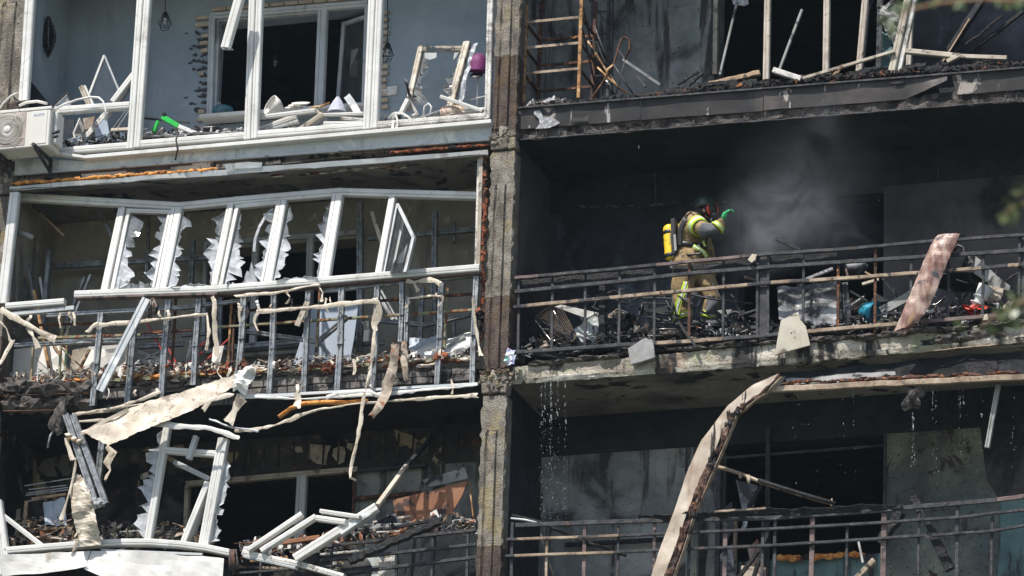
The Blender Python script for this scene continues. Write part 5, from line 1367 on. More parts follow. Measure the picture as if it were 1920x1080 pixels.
G().tube([P(104, 800, -0.2), P(94, 818, -0.2), P(89, 840, -0.2)], 0.012).obj('string', 'ash', lump)

LW = T('loose_window_frame', 'white window frame with shard-edged stiles standing in the lower left balcony', 'window', P(330, 1020, -0.1))
bx(LW, 'stile', (314, 803), (278, 1016), 14, 'pvc', -0.05, kind='pvc')
bx(LW, 'stile', (416, 822), (379, 1022), 12, 'pvc', -0.07, kind='pvc')
bx(LW, 'stile', (425, 824), (388, 1024), 9, 'pvc', -0.08, kind='pvc')
bx(LW, 'rail', (312, 845), (407, 852), 12, 'pvc', -0.05, kind='pvc')
bx(LW, 'sash_bar', (328, 867), (394, 899), 9, 'pvc_shade', 0.1, kind='pvc')
bx(LW, 'sash_bar', (391, 905), (345, 1018), 13, 'pvc', 0.02, kind='pvc')
bx(LW, 'sash_bar', (392, 925), (354, 1018), 7, 'pvc_shade', 0.08, kind='pvc')
bx(LW, 'sash_bar', (368, 818), (354, 861), 9, 'pvc_shade', -0.12, kind='pvc')
for (a, b, sd, am, n) in (((306, 808), (290, 900), -1, 22, 5), ((290, 895), (270, 1014), -1, 26, 6), ((424, 860), (408, 950), 1, 14, 5), ((408, 945), (392, 1022), 1, 22, 5)):
    jag(a[0], a[1], b[0], b[1], -0.05, sd, am, n, curl=0.04).obj('glass_shard', 'shard', LW, solid=0.003)
LG = T('balcony_sill_frame', 'bowed white sill rail and post of the lower left balcony', 'balcony glazing', P(200, 1040, -0.12))
path = [(10, 1034), (80, 1028), (167, 1021), (230, 1018), (285, 1018), (340, 1022), (386, 1028), (434, 1038)]
for a, b in zip(path[:-1], path[1:]):
    bx(LG, 'sill_rail', a, b, 13, 'pvc', -0.14, kind='pvc', d=0.09)
bx(LG, 'sill_trim', (190, 1032), (380, 1040), 5, 'pvc_shade', -0.16)
bx(LG, 'post', (-4, 940), (10, 1045), 18, 'pvc', -0.15, kind='pvc')
bx(LG, 'fallen_bar', (0, 962), (80, 1024), 9, 'pvc', -0.1, kind='pvc')
bx(LG, 'fallen_bar', (-8, 962), (0, 1080), 12, 'pvc', -0.16, kind='pvc')
FL = T('metal_fascia', 'white crumpled sheet fascia in two overlapping pieces, lower left corner', 'fascia', P(210, 1085, -0.2))
G().sheet([(-6, 1042, -0.2), (100, 1036, -0.2), (170, 1032, -0.2)], [(-6, 1082, -0.18), (110, 1072, -0.22), (160, 1064, -0.24)], 20, 6, 0.03, 0.0, 3).obj('fascia_panel', 'whitebd', FL, solid=0.004)
G().sheet([(172, 1031, -0.22), (280, 1034, -0.2), (420, 1047, -0.2)], [(158, 1066, -0.28), (240, 1100, -0.22), (416, 1104, -0.2)], 26, 6, 0.035, 0.0, 3).obj('fascia_panel', 'whitebd', FL, solid=0.004)
# left interior
ri = T('drying_rack', 'thin white metal rods of a bent drying rack in the lower left corner', 'drying rack', P(90, 940, 0.5))
for (a, b) in (((46, 911), (140, 896)), ((54, 918), (124, 910)), ((50, 925), (128, 914)), ((48, 929), (130, 918)), ((52, 940), (120, 928))):
    bx(ri, 'rod', a, b, 1.8, 'pvc_shade', 0.5)
sh = T('wooden_shelf', 'bare wooden shelf frame in the lower left balcony', 'shelf', P(90, 1000, 0.5))
for (a, b, w_) in (((50, 940), (45, 992), 7), ((46, 995), (138, 988), 5), ((60, 936), (124, 927), 5)):
    bx(sh, 'batten', a, b, w_, 'wood', 0.5)
G().poly([(52, 998), (140, 991), (143, 1020), (50, 1026)], 0.02, 0.55).obj('panel', 'board', sh)
lb = T('light_blue_panel', 'pale blue panel propped on the wooden shelf', 'panel', P(100, 987, 0.55))
G().sheet([(80, 940, 0.5), (84, 987, 0.48)], [(122, 936, 0.5), (126, 984, 0.48)], 8, 8, 0.05, 0.01, 6).obj('panel', 'bluebd', lb, solid=0.006)
debris('lower_debris', 'singed siding, foam and splinters on the lower left balcony floor', 'debris', [(20, 1015), (140, 1012), (270, 1012), (400, 1018)], 0.0, 0.8, 200, 0.03, 0.11, ['singed', 'cream', 'char', 'wood', 'rubble', 'greyboard'], 20, flat=0.2)
pl2 = T('peeling_boards', 'peeling cream wall boards standing at the foot of the burnt wall', 'boards', P(240, 1015, 0.8))
for q in ([(18, 960), (38, 953), (36, 1008), (24, 1012)], [(190, 985), (217, 978), (218, 1012), (192, 1014)], [(246, 985), (255, 980), (262, 1008), (232, 1012), (240, 998)], [(290, 988), (308, 984), (302, 1012), (286, 1014)], [(318, 992), (330, 985), (334, 1012), (306, 1014)], [(262, 890), (278, 884), (276, 896), (264, 898)]):
    G().poly(q, 0.012, 0.8 + rnd.uniform(-.1, .1)).obj('board', 'pvc_tan', pl2)
for q in ([(80, 862), (130, 850), (142, 868), (128, 892), (88, 894), (70, 880)],):
    G().poly(q, 0.008, YB - 0.02).obj('peeled_patch', 'ceil_grey', B)
for (x, y, w_, h) in ((576, 835, 40, 35), (624, 838, 22, 30), (650, 832, 16, 14), (548, 838, 18, 10)):
    pts = [(x + (w_ * (q[0] + rnd.uniform(-.15, .15))), y + h * (q[1] + rnd.uniform(-.15, .15))) for q in ((0, 0), (.5, -.05), (1, 0), (.95, .5), (1, 1), (.4, 1), (.1, .6))]
    G().poly(pts, 0.008, YB - 0.0).obj('peeled_patch', 'pvc_tan', B)
# battens on the burnt upper wall
for k in range(16):
    x = 440 + k * 28
    bx(B, 'wall_batten', (x, 835 - k * 2.1), (x - 3, 882 - k * 2.1), 3, 'rubble' if k % 3 else 'char', YB - 0.02)
w3 = T('room_window', 'sooted window frame in the lower left back wall', 'window', P(520, 1040, YB))
bx(w3, 'frame_head', (350, 908), (672, 880), 10, 'pvc_tan', YB - 0.03, kind='pvc', label='heat-browned head bar')
bx(w3, 'mullion', (567, 892), (560, 1030), 20, 'pvc_shade', YB - 0.03, kind='pvc')
bx(w3, 'jamb', (352, 912), (348, 1030), 9, 'pvc_tan', YB - 0.03, kind='pvc')
bx(w3, 'jamb', (665, 885), (660, 1020), 5, 'rustdark', YB - 0.03)
bx(w3, 'frame_bar', (664, 935), (790, 924), 7, 'rustdark', YB - 0.06)
bx(w3, 'frame_bar', (670, 883), (800, 872), 8, 'black', YB - 0.06)

FW = T('fallen_window', 'white window frame collapsed diagonally over the lower railing', 'broken window', P(560, 1085, -0.3))
for (a, b, w_, mt) in (((567, 964), (466, 1032), 9, 'pvc'), ((593, 969), (490, 1034), 10, 'pvc'), ((585, 975), (500, 1030), 5, 'pvc_shade'), ((602, 959), (676, 970), 7, 'pvc'), ((594, 972), (650, 980), 10, 'pvc'), ((707, 951), (553, 1048), 17, 'pvc'), ((456, 1037), (560, 1058), 10, 'pvc_dirty'), ((560, 1058), (646, 1082), 10, 'pvc_dirty'), ((458, 1044), (556, 1066), 4, 'pvc_shade'), ((700, 962), (640, 1003), 6, 'pvc_shade')):
    bx(FW, 'frame_bar', a, b, w_, mt, -0.22, -0.3, kind='pvc')
pol = T('leaning_pole', 'long pole leaning up to the ceiling, charred at its top end', 'pole', P(708, 950, -0.1))
bx(pol, 'pole', (708, 948), (762, 874), 9, 'pvc_tan', -0.2, 0.2)
bx(pol, 'pole', (762, 874), (856, 768), 8, 'char', 0.2, 0.9, label='charred upper end')
for (a, b, w_, lb) in (((826, 978), (700, 1032), 13, 'thick charred beam lying across the lower railing'), ((700, 1032), (655, 1054), 12, 'charred beam stump resting over the lower air conditioner')):
    t = T('charred_beam', lb, 'beam', P(b[0], b[1] + 6, -0.25), 'charred beams on the lower left balcony')
    bx(t, 'beam', a, b, w_, 'char', -0.15, -0.25, segs=12, wob=0.012)
bdd = T('brown_board', 'large brown hardboard sheet propped in the lower left balcony', 'board', P(790, 975, 0.5))
G().poly([(737, 937), (800, 922), (877, 901), (866, 930), (846, 963), (786, 976), (742, 978)], 0.012, 0.5).obj('board', 'board', bdd)
gdd = T('grey_board', 'speckled grey board behind the big brown sheet', 'board', P(840, 912, 0.6))
G().poly([(792, 900), (871, 876), (878, 897), (803, 914)], 0.012, 0.6).obj('board', 'greyboard', gdd)
bx(gdd, 'edge_batten', (880, 905), (890, 990), 3, 'rust', 0.55)
misc = T('board_pile', 'pile of charred boards and shelf pieces behind the fallen window', 'boards', P(720, 1020, 0.3))
for (a, b, w_, mt) in (((640, 1012), (760, 1000), 7, 'board'), ((665, 990), (790, 985), 10, 'greyboard'), ((700, 980), (770, 968), 5, 'cream'), ((710, 995), (830, 972), 6, 'char'), ((530, 1018), (600, 1008), 9, 'board'), ((528, 1028), (570, 1024), 7, 'black'), ((650, 1024), (730, 1010), 5, 'wood'), ((600, 1040), (700, 1030), 4, 'pvc_dirty'), ((780, 975), (750, 1000), 4, 'board'), ((700, 1018), (690, 995), 5, 'char'), ((840, 965), (815, 1000), 3, 'wood'), ((470, 1052), (540, 1045), 6, 'rust'), ((445, 1062), (560, 1068), 5, 'iron_pale')):
    bx(misc, 'board', a, b, w_, mt, rnd.uniform(0.0, 0.5))
for q, mt in (([(690, 985), (730, 965), (775, 978), (745, 990)], 'glass'), ([(706, 975), (742, 962), (745, 985), (715, 992)], 'sootpanel'), ([(806, 962), (818, 955), (825, 972), (812, 980)], 'whitebd'), ([(708, 985), (760, 984), (756, 998), (712, 1000)], 'board')):
    G().poly(q, 0.01, 0.2).obj('board', mt, misc)
for x in (523, 539, 556):
    G().poly([(x, 1029), (x + 6, 1028), (x + 6, 1021), (x, 1022)], 0.008, -0.02).obj('paper_tag', 'whitebd', misc)
debris('lower_middle_debris', 'charred splinters and ash over the lower left railing', 'debris', [(450, 1040), (600, 1025), (720, 1000), (890, 985)], 0.0, 0.7, 420, 0.02, 0.09, ['char', 'ash_dark', 'singed', 'board', 'ash', 'pvc_dirty'], 22, flat=0.2)
RLL = T('iron_railing', 'sooty iron railing of the lower left balcony beside the pillar', 'railing', P(720, 1085, -0.02))
for (a, b, w_) in (((560, 1030), (893, 994), 6), ((600, 1052), (893, 1021), 6), ((620, 1078), (893, 1045), 6), ((445, 1075), (640, 1060), 4)):
    bx(RLL, 'rail', a, b, w_, 'iron', -0.02)
for (x, y) in ((878, 996), (812, 1003), (745, 1010), (622, 1020), (556, 1030), (490, 1040)):
    bx(RLL, 'baluster', (x, y), (x - 3, 1100), 5, 'iron', -0.01)
A2 = T('air_conditioner', 'half-melted outdoor air conditioner with a black hole behind the lower railing', 'air conditioner', P(690, 1095, 0.1))
p0, p1 = P(622, 1095, 0.15), P(748, 1040, 0.15)
G().box((p0.x, 0.12, p0.z - 0.1), (p1.x, 0.42, p1.z)).obj('casing', 'tinwhite', A2, bevel=0.01)
G().lathe(Vector((P(668, 1072, 0.12).x, 0.121, P(668, 1072, 0.12).z)), (0, -1, 0), [(0.0, 0.006), (0.17, 0.006), (0.18, 0.0)], 24).obj('fan_opening', 'black', A2)
G().box((P(710, 1060, 0.12).x, 0.105, p0.z - 0.05), (P(742, 1060, 0.12).x, 0.12, p1.z - 0.04)).obj('service_panel', 'pvc_dirty', A2, bevel=0.004)
cbl = T('cable_bundle', 'hanging bundle of singed cables beside the lower left sill', 'cable', P(440, 1075, -0.2))
for k in range(22):
    x = 437 + rnd.uniform(-7, 7)
    G().tube([P(x, 1030, -0.18), P(x + rnd.uniform(-3, 3), 1050, -0.2), P(x + rnd.uniform(-6, 6), rnd.uniform(1060, 1078), -0.2)], 0.007, 4).obj('cable', rnd.choice(['rubble', 'rustdark', 'iron']), cbl)

# dense shredded scraps hanging and lying along the stripped parapet
debris('shredded_scraps', 'shredded film, foam and splinters strewn along the stripped parapet', 'debris', [(20, 712), (240, 698), (560, 684), (890, 662)], -0.12, 0.3, 900, 0.012, 0.06, ['whitebd', 'cream', 'singed', 'wood', 'foamrust', 'pvc_dirty', 'greyboard', 'rubble', 'char', 'steel'], 13, stick=0.45, flat=0.15)
debris('charred_tangle', 'dark charred tangle of splinters in the lower left corner', 'debris', [(10, 1000), (140, 1000), (280, 1008), (400, 1015)], 0.2, 1.0, 700, 0.015, 0.07, ['char', 'singed', 'ash_dark', 'wood', 'rubble', 'iron'], 30, stick=0.6, flat=0.2)
tt = T('hanging_tatters', 'small torn foil and film tatters hanging along the left studs', 'tatters', P(450, 690, -0.14))
for k in range(46):
    x = rnd.uniform(20, 880)
    y = rnd.choice([588 - x * 0.045, 700 - x * 0.05, 735 - x * 0.03]) + rnd.uniform(-4, 8)
    L_ = rnd.uniform(8, 30)
    G().strip([(x, y, -0.13), (x + rnd.uniform(-4, 4), y + L_ * 0.5, -0.15), (x + rnd.uniform(-7, 7), y + L_, -0.14)], rnd.uniform(2.5, 7), 2, 0.02, 0.01, 9).obj('tatter', rnd.choice(['cream', 'singed', 'pvc_dirty', 'char', 'cream']), tt, solid=0.0015)
# ================================================================== upper right balcony
RK = T('shelving_rack', 'rusty metal shelving rack standing in the burnt upper right balcony', 'shelving rack', P(1040, 195, 0.3))
# front uprights at Y .12, rear at Y .62; the rear legs are the same legs moved inwards
fl0, fl1 = P(985, -30, 0.12), P(981, 194, 0.12)
fr0, fr1 = P(1089, -30, 0.12), P(1085, 184, 0.12)
back = Vector((0.0, 0.5, 0.0))
fl0 = Vector((fl1.x, fl1.y, fl0.z))
fr0 = Vector((fr1.x, fr1.y, fr0.z))
for a, b, mt in ((fl0, fl1, 'rust'), (fr0, fr1, 'rust'), (fl0 + back, fl1 + back, 'rustdark'), (fr0 + back, fr1 + back, 'rustdark')):
    G().angle(b, a, 0.035, 0.035).obj('upright', mt, RK)
for py in (38, 86, 134):
    z = P(1036, py, 0.12).z
    for q, mt in ((Vector((0, -0.012, 0)), 'iron_pale'), (back, 'rustdark')):
        G().beam(Vector((fl1.x, fl1.y, z)) + q, Vector((fr1.x, fr1.y, z)) + q, 0.03, 0.012).obj('shelf_bar', mt, RK)
    for e in (fl1, fr1):
        G().beam(Vector((e.x, e.y, z)), Vector((e.x, e.y, z)) + back, 0.025, 0.02).obj('side_bar', 'rustdark', RK)
z = P(1036, 172, 0.12).z
G().beam(Vector((fl1.x, fl1.y, z)) + back, Vector((fr1.x, fr1.y, z)) + back, 0.025, 0.012).obj('shelf_bar', 'rustdark', RK)
for a, b in ((0.52, 0.05), (0.95, 0.5)):
    G().beam(Vector((fr1.x + 0.02, fr1.y, P(1086, 10 + 90 * b, .12).z)), Vector((fr1.x + 0.02, fr1.y + 0.5, P(1086, 40 + 90 * a, .12).z)), 0.018, 0.01).obj('brace', 'iron', RK)
R2 = T('shelving_rack', 'second blackened shelving rack behind the rusty one', 'shelving rack', P(1125, 190, 0.9))
for x in (1110, 1139, 1146):
    G().angle(P(x, 190, 0.9), P(x + 2, -30, 0.9), 0.03, 0.03).obj('upright', 'iron', R2)
for y in (20, 62, 100, 140):
    G().beam(P(1108, y + 3, 0.9), P(1150, y, 0.9), 0.022, 0.012).obj('shelf_bar', 'iron', R2)
for (a, b) in (((1098, -10), (1150, 60)), ((1095, 30), (1140, 110)), ((1118, 80), (1150, 150))):
    G().beam(P(*a, 0.85), P(*b, 0.85), 0.018, 0.01).obj('brace', 'iron', R2)


def bar(t, a, b, w_, mt, Y, Y2=None, name='bar', **kw):
    return bx(t, name, a, b, w_, mt, Y, Y2, **kw)


CH = T('folding_chair', 'twisted rusty folding chair frame beside the shelving rack', 'chair', P(1125, 195, 0.2))
for (pts, r_, mt) in (([(1102, 197), (1118, 172), (1138, 143), (1152, 116), (1160, 88), (1166, 72), (1172, 70), (1182, 76), (1180, 95), (1172, 110)], .012, 'rustdark'), ([(1102, 77), (1112, 92), (1128, 118), (1142, 142), (1160, 165), (1178, 176)], .011, 'rust'), ([(1100, 78), (1106, 76), (1120, 82), (1130, 108), (1144, 134)], .009, 'iron'), ([(1120, 126), (1142, 148), (1172, 174)], .010, 'rust'), ([(1134, 150), (1140, 130), (1150, 122)], .016, 'rust'), ([(1150, 120), (1170, 152), (1186, 174)], .009, 'iron'), ([(1172, 112), (1163, 150), (1154, 178)], .008, 'iron'), ([(1180, 76), (1180, 92), (1170, 118)], .008, 'rustdark'), ([(1132, 146), (1144, 160), (1152, 180)], .010, 'chrome'), ([(1115, 50), (1130, 90), (1146, 120)], .010, 'iron')):
    G().tube([P(*q, 0.15 + 0.02 * i) for i, q in enumerate(pts)], r_).obj('frame_tube', mt, CH)
for (a, b, w_, mt, lb) in (((1160, 95), (1210, 163), 5, 'iron', 'slim dark rod leaning right of the twisted chair'), ((1168, 112), (1238, 160), 6, 'steel', 'pale blue-grey rod leaning right of the twisted chair')):
    t = T('leaning_rod', lb, 'rod', P(b[0], b[1], 0.5))
    bar(t, a, b, w_, mt, 0.6)
# door jamb and window frame behind
W4 = T('room_window', 'heat-browned window frame with slumped uprights in the burnt upper right wall', 'window', P(1520, 150, YB))
for (a, b, w_, mt) in (((1343, -20), (1341, 140), 9, 'pvc_tan'), ((1337, -20), (1335, 138), 4, 'iron'), ((1440, -14), (1437, 150), 12, 'pvc_lit'), ((1551, -14), (1549, 137), 12, 'pvc_lit'), ((1624, -14), (1611, 134), 12, 'pvc_lit'), ((1651, -14), (1648, 132), 10, 'pvc_tan'), ((1708, 20), (1704, 130), 10, 'pvc_lit')):
    bx(W4, 'upright', a, b, w_, mt, 0.5 if mt == 'pvc_lit' else YB - 0.05, kind='pvc', d=0.06)
G().tube([P(*q, 0.9) for q in ((1636, 0), (1629, 20), (1626, 60), (1620, 128))], 0.012).obj('seal_strip', 'iron', W4)
DL = T('fallen_frame_post', 'broad double cream frame post leaning at the upper right', 'frame post', P(1672, 140, 0.1))
bx(DL, 'profile', (1706, -14), (1672, 138), 14, 'pvc_tan', 0.1, kind='pvc', d=0.06)
bx(DL, 'profile', (1719, -14), (1685, 139), 9, 'pvc_dirty', 0.12, kind='pvc', d=0.05)
for (a, b, w_, mt, Y, nm, lb) in (
        ((1678, 96), (1504, 148), 6, 'pvc_tan', 0.05, 'fallen_bar', 'long thin cream bar sloping down left from the leaning double post'),
        ((1698, 96), (1800, 106), 10, 'pvc_tan', 0.1, 'fallen_bar', 'cream bar running right from the leaning double post'),
        ((1798, 106), (1888, 109), 8, 'pvc_tan', 0.1, 'fallen_bar', 'scorched bar end running on to the right edge'),
        ((1450, 132), (1502, 149), 11, 'pvc_dirty', 0.0, 'fallen_bar', 'short stubby cream bar lying on the upper right slab edge'),
        ((1504, 18), (1462, 130), 5, 'greyboard', 0.5, 'leaning_stick', 'grey stick leaning between the first two window uprights'),
        ((1382, 4), (1350, 140), 4.5, 'greyboard', 0.7, 'leaning_stick', 'thin grey stick hanging from a plate by the door jamb'),
        ((1560, 146), (1583, 122), 5, 'wood', 0.05, 'fallen_stick', 'short forked stick under the long sloping cream bar'),
        ((1776, 116), (1800, 104), 8, 'pvc_tan', 0.05, 'fallen_stick', 'stubby cream piece under the right bar'),
        ((1813, 40), (1765, 118), 7, 'char', 0.4, 'charred_beam', 'steep charred beam with a brown edge at the upper right'),
        ((1918, 22), (1800, 110), 7, 'char', 0.5, 'charred_beam', 'upper of two parallel charred laths at the right edge'),
        ((1880, 30), (1790, 100), 4, 'char', 0.45, 'charred_beam', 'lower of two parallel charred laths at the right edge'),
        ((1845, -5), (1780, 95), 13, 'black', 0.7, 'charred_beam', 'broad black beam behind the steep charred beam'),
        ((1330, 158), (1425, 137), 10, 'wood', 0.35, 'brown_plank', 'brown plank lying along the burnt slab edge at upper right'),
        ((1270, 158), (1310, 134), 5, 'char', 0.2, 'charred_stick', 'first charred stick poking over the upper right slab'),
        ((1290, 160), (1318, 137), 6, 'char', 0.2, 'charred_stick', 'second thicker charred stick poking over the upper right slab')):
    t = T(nm, lb, 'plank' if 'plank' in nm else ('beam' if 'beam' in nm else 'stick' if 'stick' in nm else 'frame bar'), P(b[0], b[1] + 2, Y))
    bx(t, 'bar', a, b, w_, mt, Y, segs=8 if mt in ('char', 'wood') else 1, wob=0.008 if mt in ('char', 'wood') else 0)
bar(DL, (1768, 116), (1818, 35), 2.5, 'wood', 0.38)
sc = T('hanging_plate', 'pale plate scrap hanging at the top of the thin grey stick', 'sheet scrap', P(1388, 12, 0.7))
G().poly([(1372, -10), (1404, -10), (1403, 8), (1396, 11), (1374, 8)], 0.01, 0.7).obj('plate', 'ash', sc)
cu_ = T('torn_curtain', 'shredded blue-grey curtain hanging behind the slumped uprights', 'curtain', P(1665, 90, 0.6))
G().sheet([(1642, 8, 0.6), (1655, 45, 0.6), (1676, 84, 0.6)], [(1690, 0, 0.55), (1690, 50, 0.55), (1682, 80, 0.55)], 14, 8, 0.12, 0.03, 7).obj('cloth', 'greyboard', cu_, solid=0.004)
G().sheet([(1652, 60, 0.8), (1654, 130, 0.8)], [(1675, 58, 0.8), (1672, 130, 0.8)], 10, 6, 0.10, 0.02, 7).obj('cloth', 'wall_teal', cu_, solid=0.004)
G().sheet([(1643, 22, 0.55), (1660, 30, 0.5)], [(1650, 30, 0.55), (1664, 36, 0.5)], 6, 3, 0.05, 0.02, 7).obj('cloth', 'ash', cu_, solid=0.004)
def fy0(pts, x):
    for i in range(1, len(pts)):
        if x <= pts[i][0] or i == len(pts) - 1:
            (x0, y0), (x1, y1) = pts[i - 1], pts[i]
            return y0 + (y1 - y0) * (x - x0) / (x1 - x0)


top = [(975, 200), (1150, 186), (1300, 168), (1440, 155), (1560, 144), (1700, 132), (1920, 118)]
debris('charred_debris', 'thick crust of charred wood and ash along the upper right slab edge', 'debris', [(a, b + 4) for a, b in top], -0.03, 0.4, 2600, 0.012, 0.06, ['char', 'ash_dark', 'char', 'char', 'rustdark', 'ash_dark'], 5, stick=0.5, flat=0.4)
lgp = T('charred_boards', 'long charred boards and cloth lying along the upper right slab edge', 'boards', P(1450, 165, 0.0))
for k in range(30):
    x = rnd.uniform(1160, 1880)
    L_ = rnd.uniform(40, 110)
    y = fy0(top, x) - rnd.uniform(-3, 6)
    G().beam(P(x - L_ / 2, y + L_ * 0.045 + rnd.uniform(-5, 5), rnd.uniform(-0.02, .3)), P(x + L_ / 2, y - L_ * 0.045 + rnd.uniform(-5, 5), rnd.uniform(-0.02, .3)), m(rnd.uniform(3, 9)), 0.03, segs=12, wob=0.012).obj('board', rnd.choice(['char', 'char', 'ash_dark']), lgp)
debris('ash_flakes', 'pale ash and cable scraps on the upper right slab edge', 'debris', [(990, 198), (1060, 190)], -0.05, 0.2, 60, 0.02, 0.07, ['ash', 'iron_pale', 'char'], 6, flat=0.2)
lf = T('crumpled_foil', 'crumpled pale foil scrap lying at the foot of the rusty rack', 'foil', P(1030, 193, -0.02))
G().sheet([(1010, 192, -0.02), (1022, 186, -0.03), (1040, 178, -0.02)], [(1018, 194, -0.05), (1030, 193, -0.06), (1042, 188, -0.04)], 12, 4, 0.06, 0.01, 14).obj('foil', 'ash', lf, solid=0.003)

# ================================================================== middle right railing
def fy(pts, x):
    for i in range(1, len(pts)):
        if x <= pts[i][0] or i == len(pts) - 1:
            (x0, y0), (x1, y1) = pts[i - 1], pts[i]
            return y0 + (y1 - y0) * (x - x0) / (x1 - x0)


RT = [(965, 521.5), (1150, 505), (1270, 493), (1440, 476.5), (1600, 466), (1750, 452), (1930, 440)]
R2_ = [(963, 547.5), (1150, 529), (1300, 512), (1440, 501), (1600, 490), (1750, 480), (1930, 469)]
R3_ = [(963, 576), (1150, 558), (1300, 544), (1440, 530.5), (1600, 521), (1700, 513), (1790, 507), (1930, 495)]
R4_ = [(968, 661), (1150, 648), (1300, 640), (1440, 629), (1600, 614), (1750, 602), (1930, 586)]
MR = T('iron_railing', 'soot-black iron balcony railing with one paint-burnt pale rail, middle right', 'railing', P(1440, 690, -0.05))


def rail(par, pts, w_, mats, cuts, Y, name='rail', ang=True):
    """rail in lengths between cuts; mats gives one material per length"""
    xs = [pts[0][0]] + cuts + [pts[-1][0]]
    for i in range(len(xs) - 1):
        q = [xs[i] + 0.2] + [p[0] for p in pts if xs[i] < p[0] < xs[i + 1]] + [xs[i + 1]]
        g = G()
        for a, b in zip(q[:-1], q[1:]):
            A, B_ = P(a, fy(pts, a), Y), P(b, fy(pts, b), Y)
            g.beam(A, B_, m(w_), 0.03 if ang else 0.012, segs=4, wob=0.0025)
        g.obj(name, mats[i % len(mats)], par)


rail(MR, RT, 6, ['iron_red', 'iron', 'iron_red', 'iron', 'iron'], [1010, 1230, 1400, 1700], -0.06, 'handrail')
rail(MR, R2_, 7, ['iron'], [], -0.05)
rail(MR, R3_, 6.5, ['iron', 'iron_pale', 'iron_pale', 'iron_pale', 'iron', 'iron_pale', 'iron', 'iron_pale', 'iron'], [985, 1095, 1160, 1410, 1446, 1840, 1890, 1910], -0.055)
rail(MR, R4_, 7, ['iron', 'iron_pale', 'iron', 'iron_pale', 'iron_red', 'iron'], [1232, 1355, 1500, 1690, 1850], -0.055, 'bottom_rail')
for i, x in enumerate((973, 1036, 1098, 1162, 1228, 1293, 1357, 1421, 1441, 1507, 1572, 1642, 1709, 1779, 1844, 1912)):
    full = i % 2 == 0
    y0 = fy(RT, x) if x in (1228, 1421, 1441, 1642, 1912, 973, 1293) else fy(R2_, x) - (8 if i % 2 else 0)
    y1 = fy(R4_, x) + (14 if x in (973, 1162, 1228, 1421, 1441, 1642, 1779) else 2)
    G().beam(P(x, y0, -0.03), P(x - 1.5, y1, -0.03), m(5.2), 0.018, segs=6, wob=0.002).obj('baluster', 'rustdark' if x in (1642, 1572, 1293) else 'iron', MR)
G().poly([(1424, 480), (1440, 479), (1438, 640), (1423, 642)], 0.02, -0.02).obj('post_plate', 'iron', MR)
G().poly([(1912, 442), (1930, 441), (1930, 600), (1911, 602)], 0.02, -0.02).obj('post_plate', 'iron', MR)
for (x0, x1) in ((975, 1034), (1038, 1096), (1100, 1160), (1164, 1226), (1262, 1355), (1359, 1420), (1443, 1506), (1509, 1570)):
    g = G()
    g.sheet([(x0, fy(RT, x0) + 5, 0.0), (x1, fy(RT, x1) + 5, 0.0)], [(x0, fy(R2_, x0) - 4, 0.0), (x1, fy(R2_, x1) - 4, 0.0)], 12, 3, 0.012, 0.004, 6)
    g.obj('infill_board', 'char' if x0 < 1430 else 'ash_dark', MR, solid=0.012)
for (x, y) in ((1104, 555), (1238, 548), (1190, 551), (1360, 538), (1500, 527), (1560, 522), (1610, 518), (1720, 512), (1135, 651), (1325, 639), (1560, 620)):
    G().lathe(P(x, y, -0.075), (0, -1, 0), [(0.0, 0.004), (0.008, 0.003), (0.009, 0)], 7).obj('bolt', 'black', MR)

# long scorched sheet hung over the railing
RS = T('hanging_sheet', 'long scorched pink-brown metal sheet hanging over the middle right railing', 'metal sheet', P(1700, 628, -0.2))
G().sheet([(1758, 439, -0.10), (1753, 445, -0.13), (1732, 490, -0.16), (1710, 543, -0.2), (1690, 590, -0.22), (1675, 622, -0.22)], [(1800, 439, -0.10), (1796, 446, -0.13), (1776, 494, -0.16), (1755, 548, -0.2), (1733, 590, -0.22), (1712, 612, -0.22)], 40, 8, 0.03, 0.004, 4, curl=0.03).obj('sheet', 'redsheet', RS, solid=0.004)
G().sheet([(1675, 622, -0.22), (1697, 625, -0.23)], [(1690, 600, -0.22), (1714, 611, -0.22)], 8, 5, 0.02, 0.003, 5).obj('torn_corner', 'redsheet', RS, solid=0.004)
G().sheet([(1758, 439, -0.10), (1790, 441, 0.1)], [(1800, 439, -0.10), (1852, 450, 0.25)], 8, 6, 0.03, 0.0, 4).obj('back_flap', 'fascia', RS, solid=0.004)

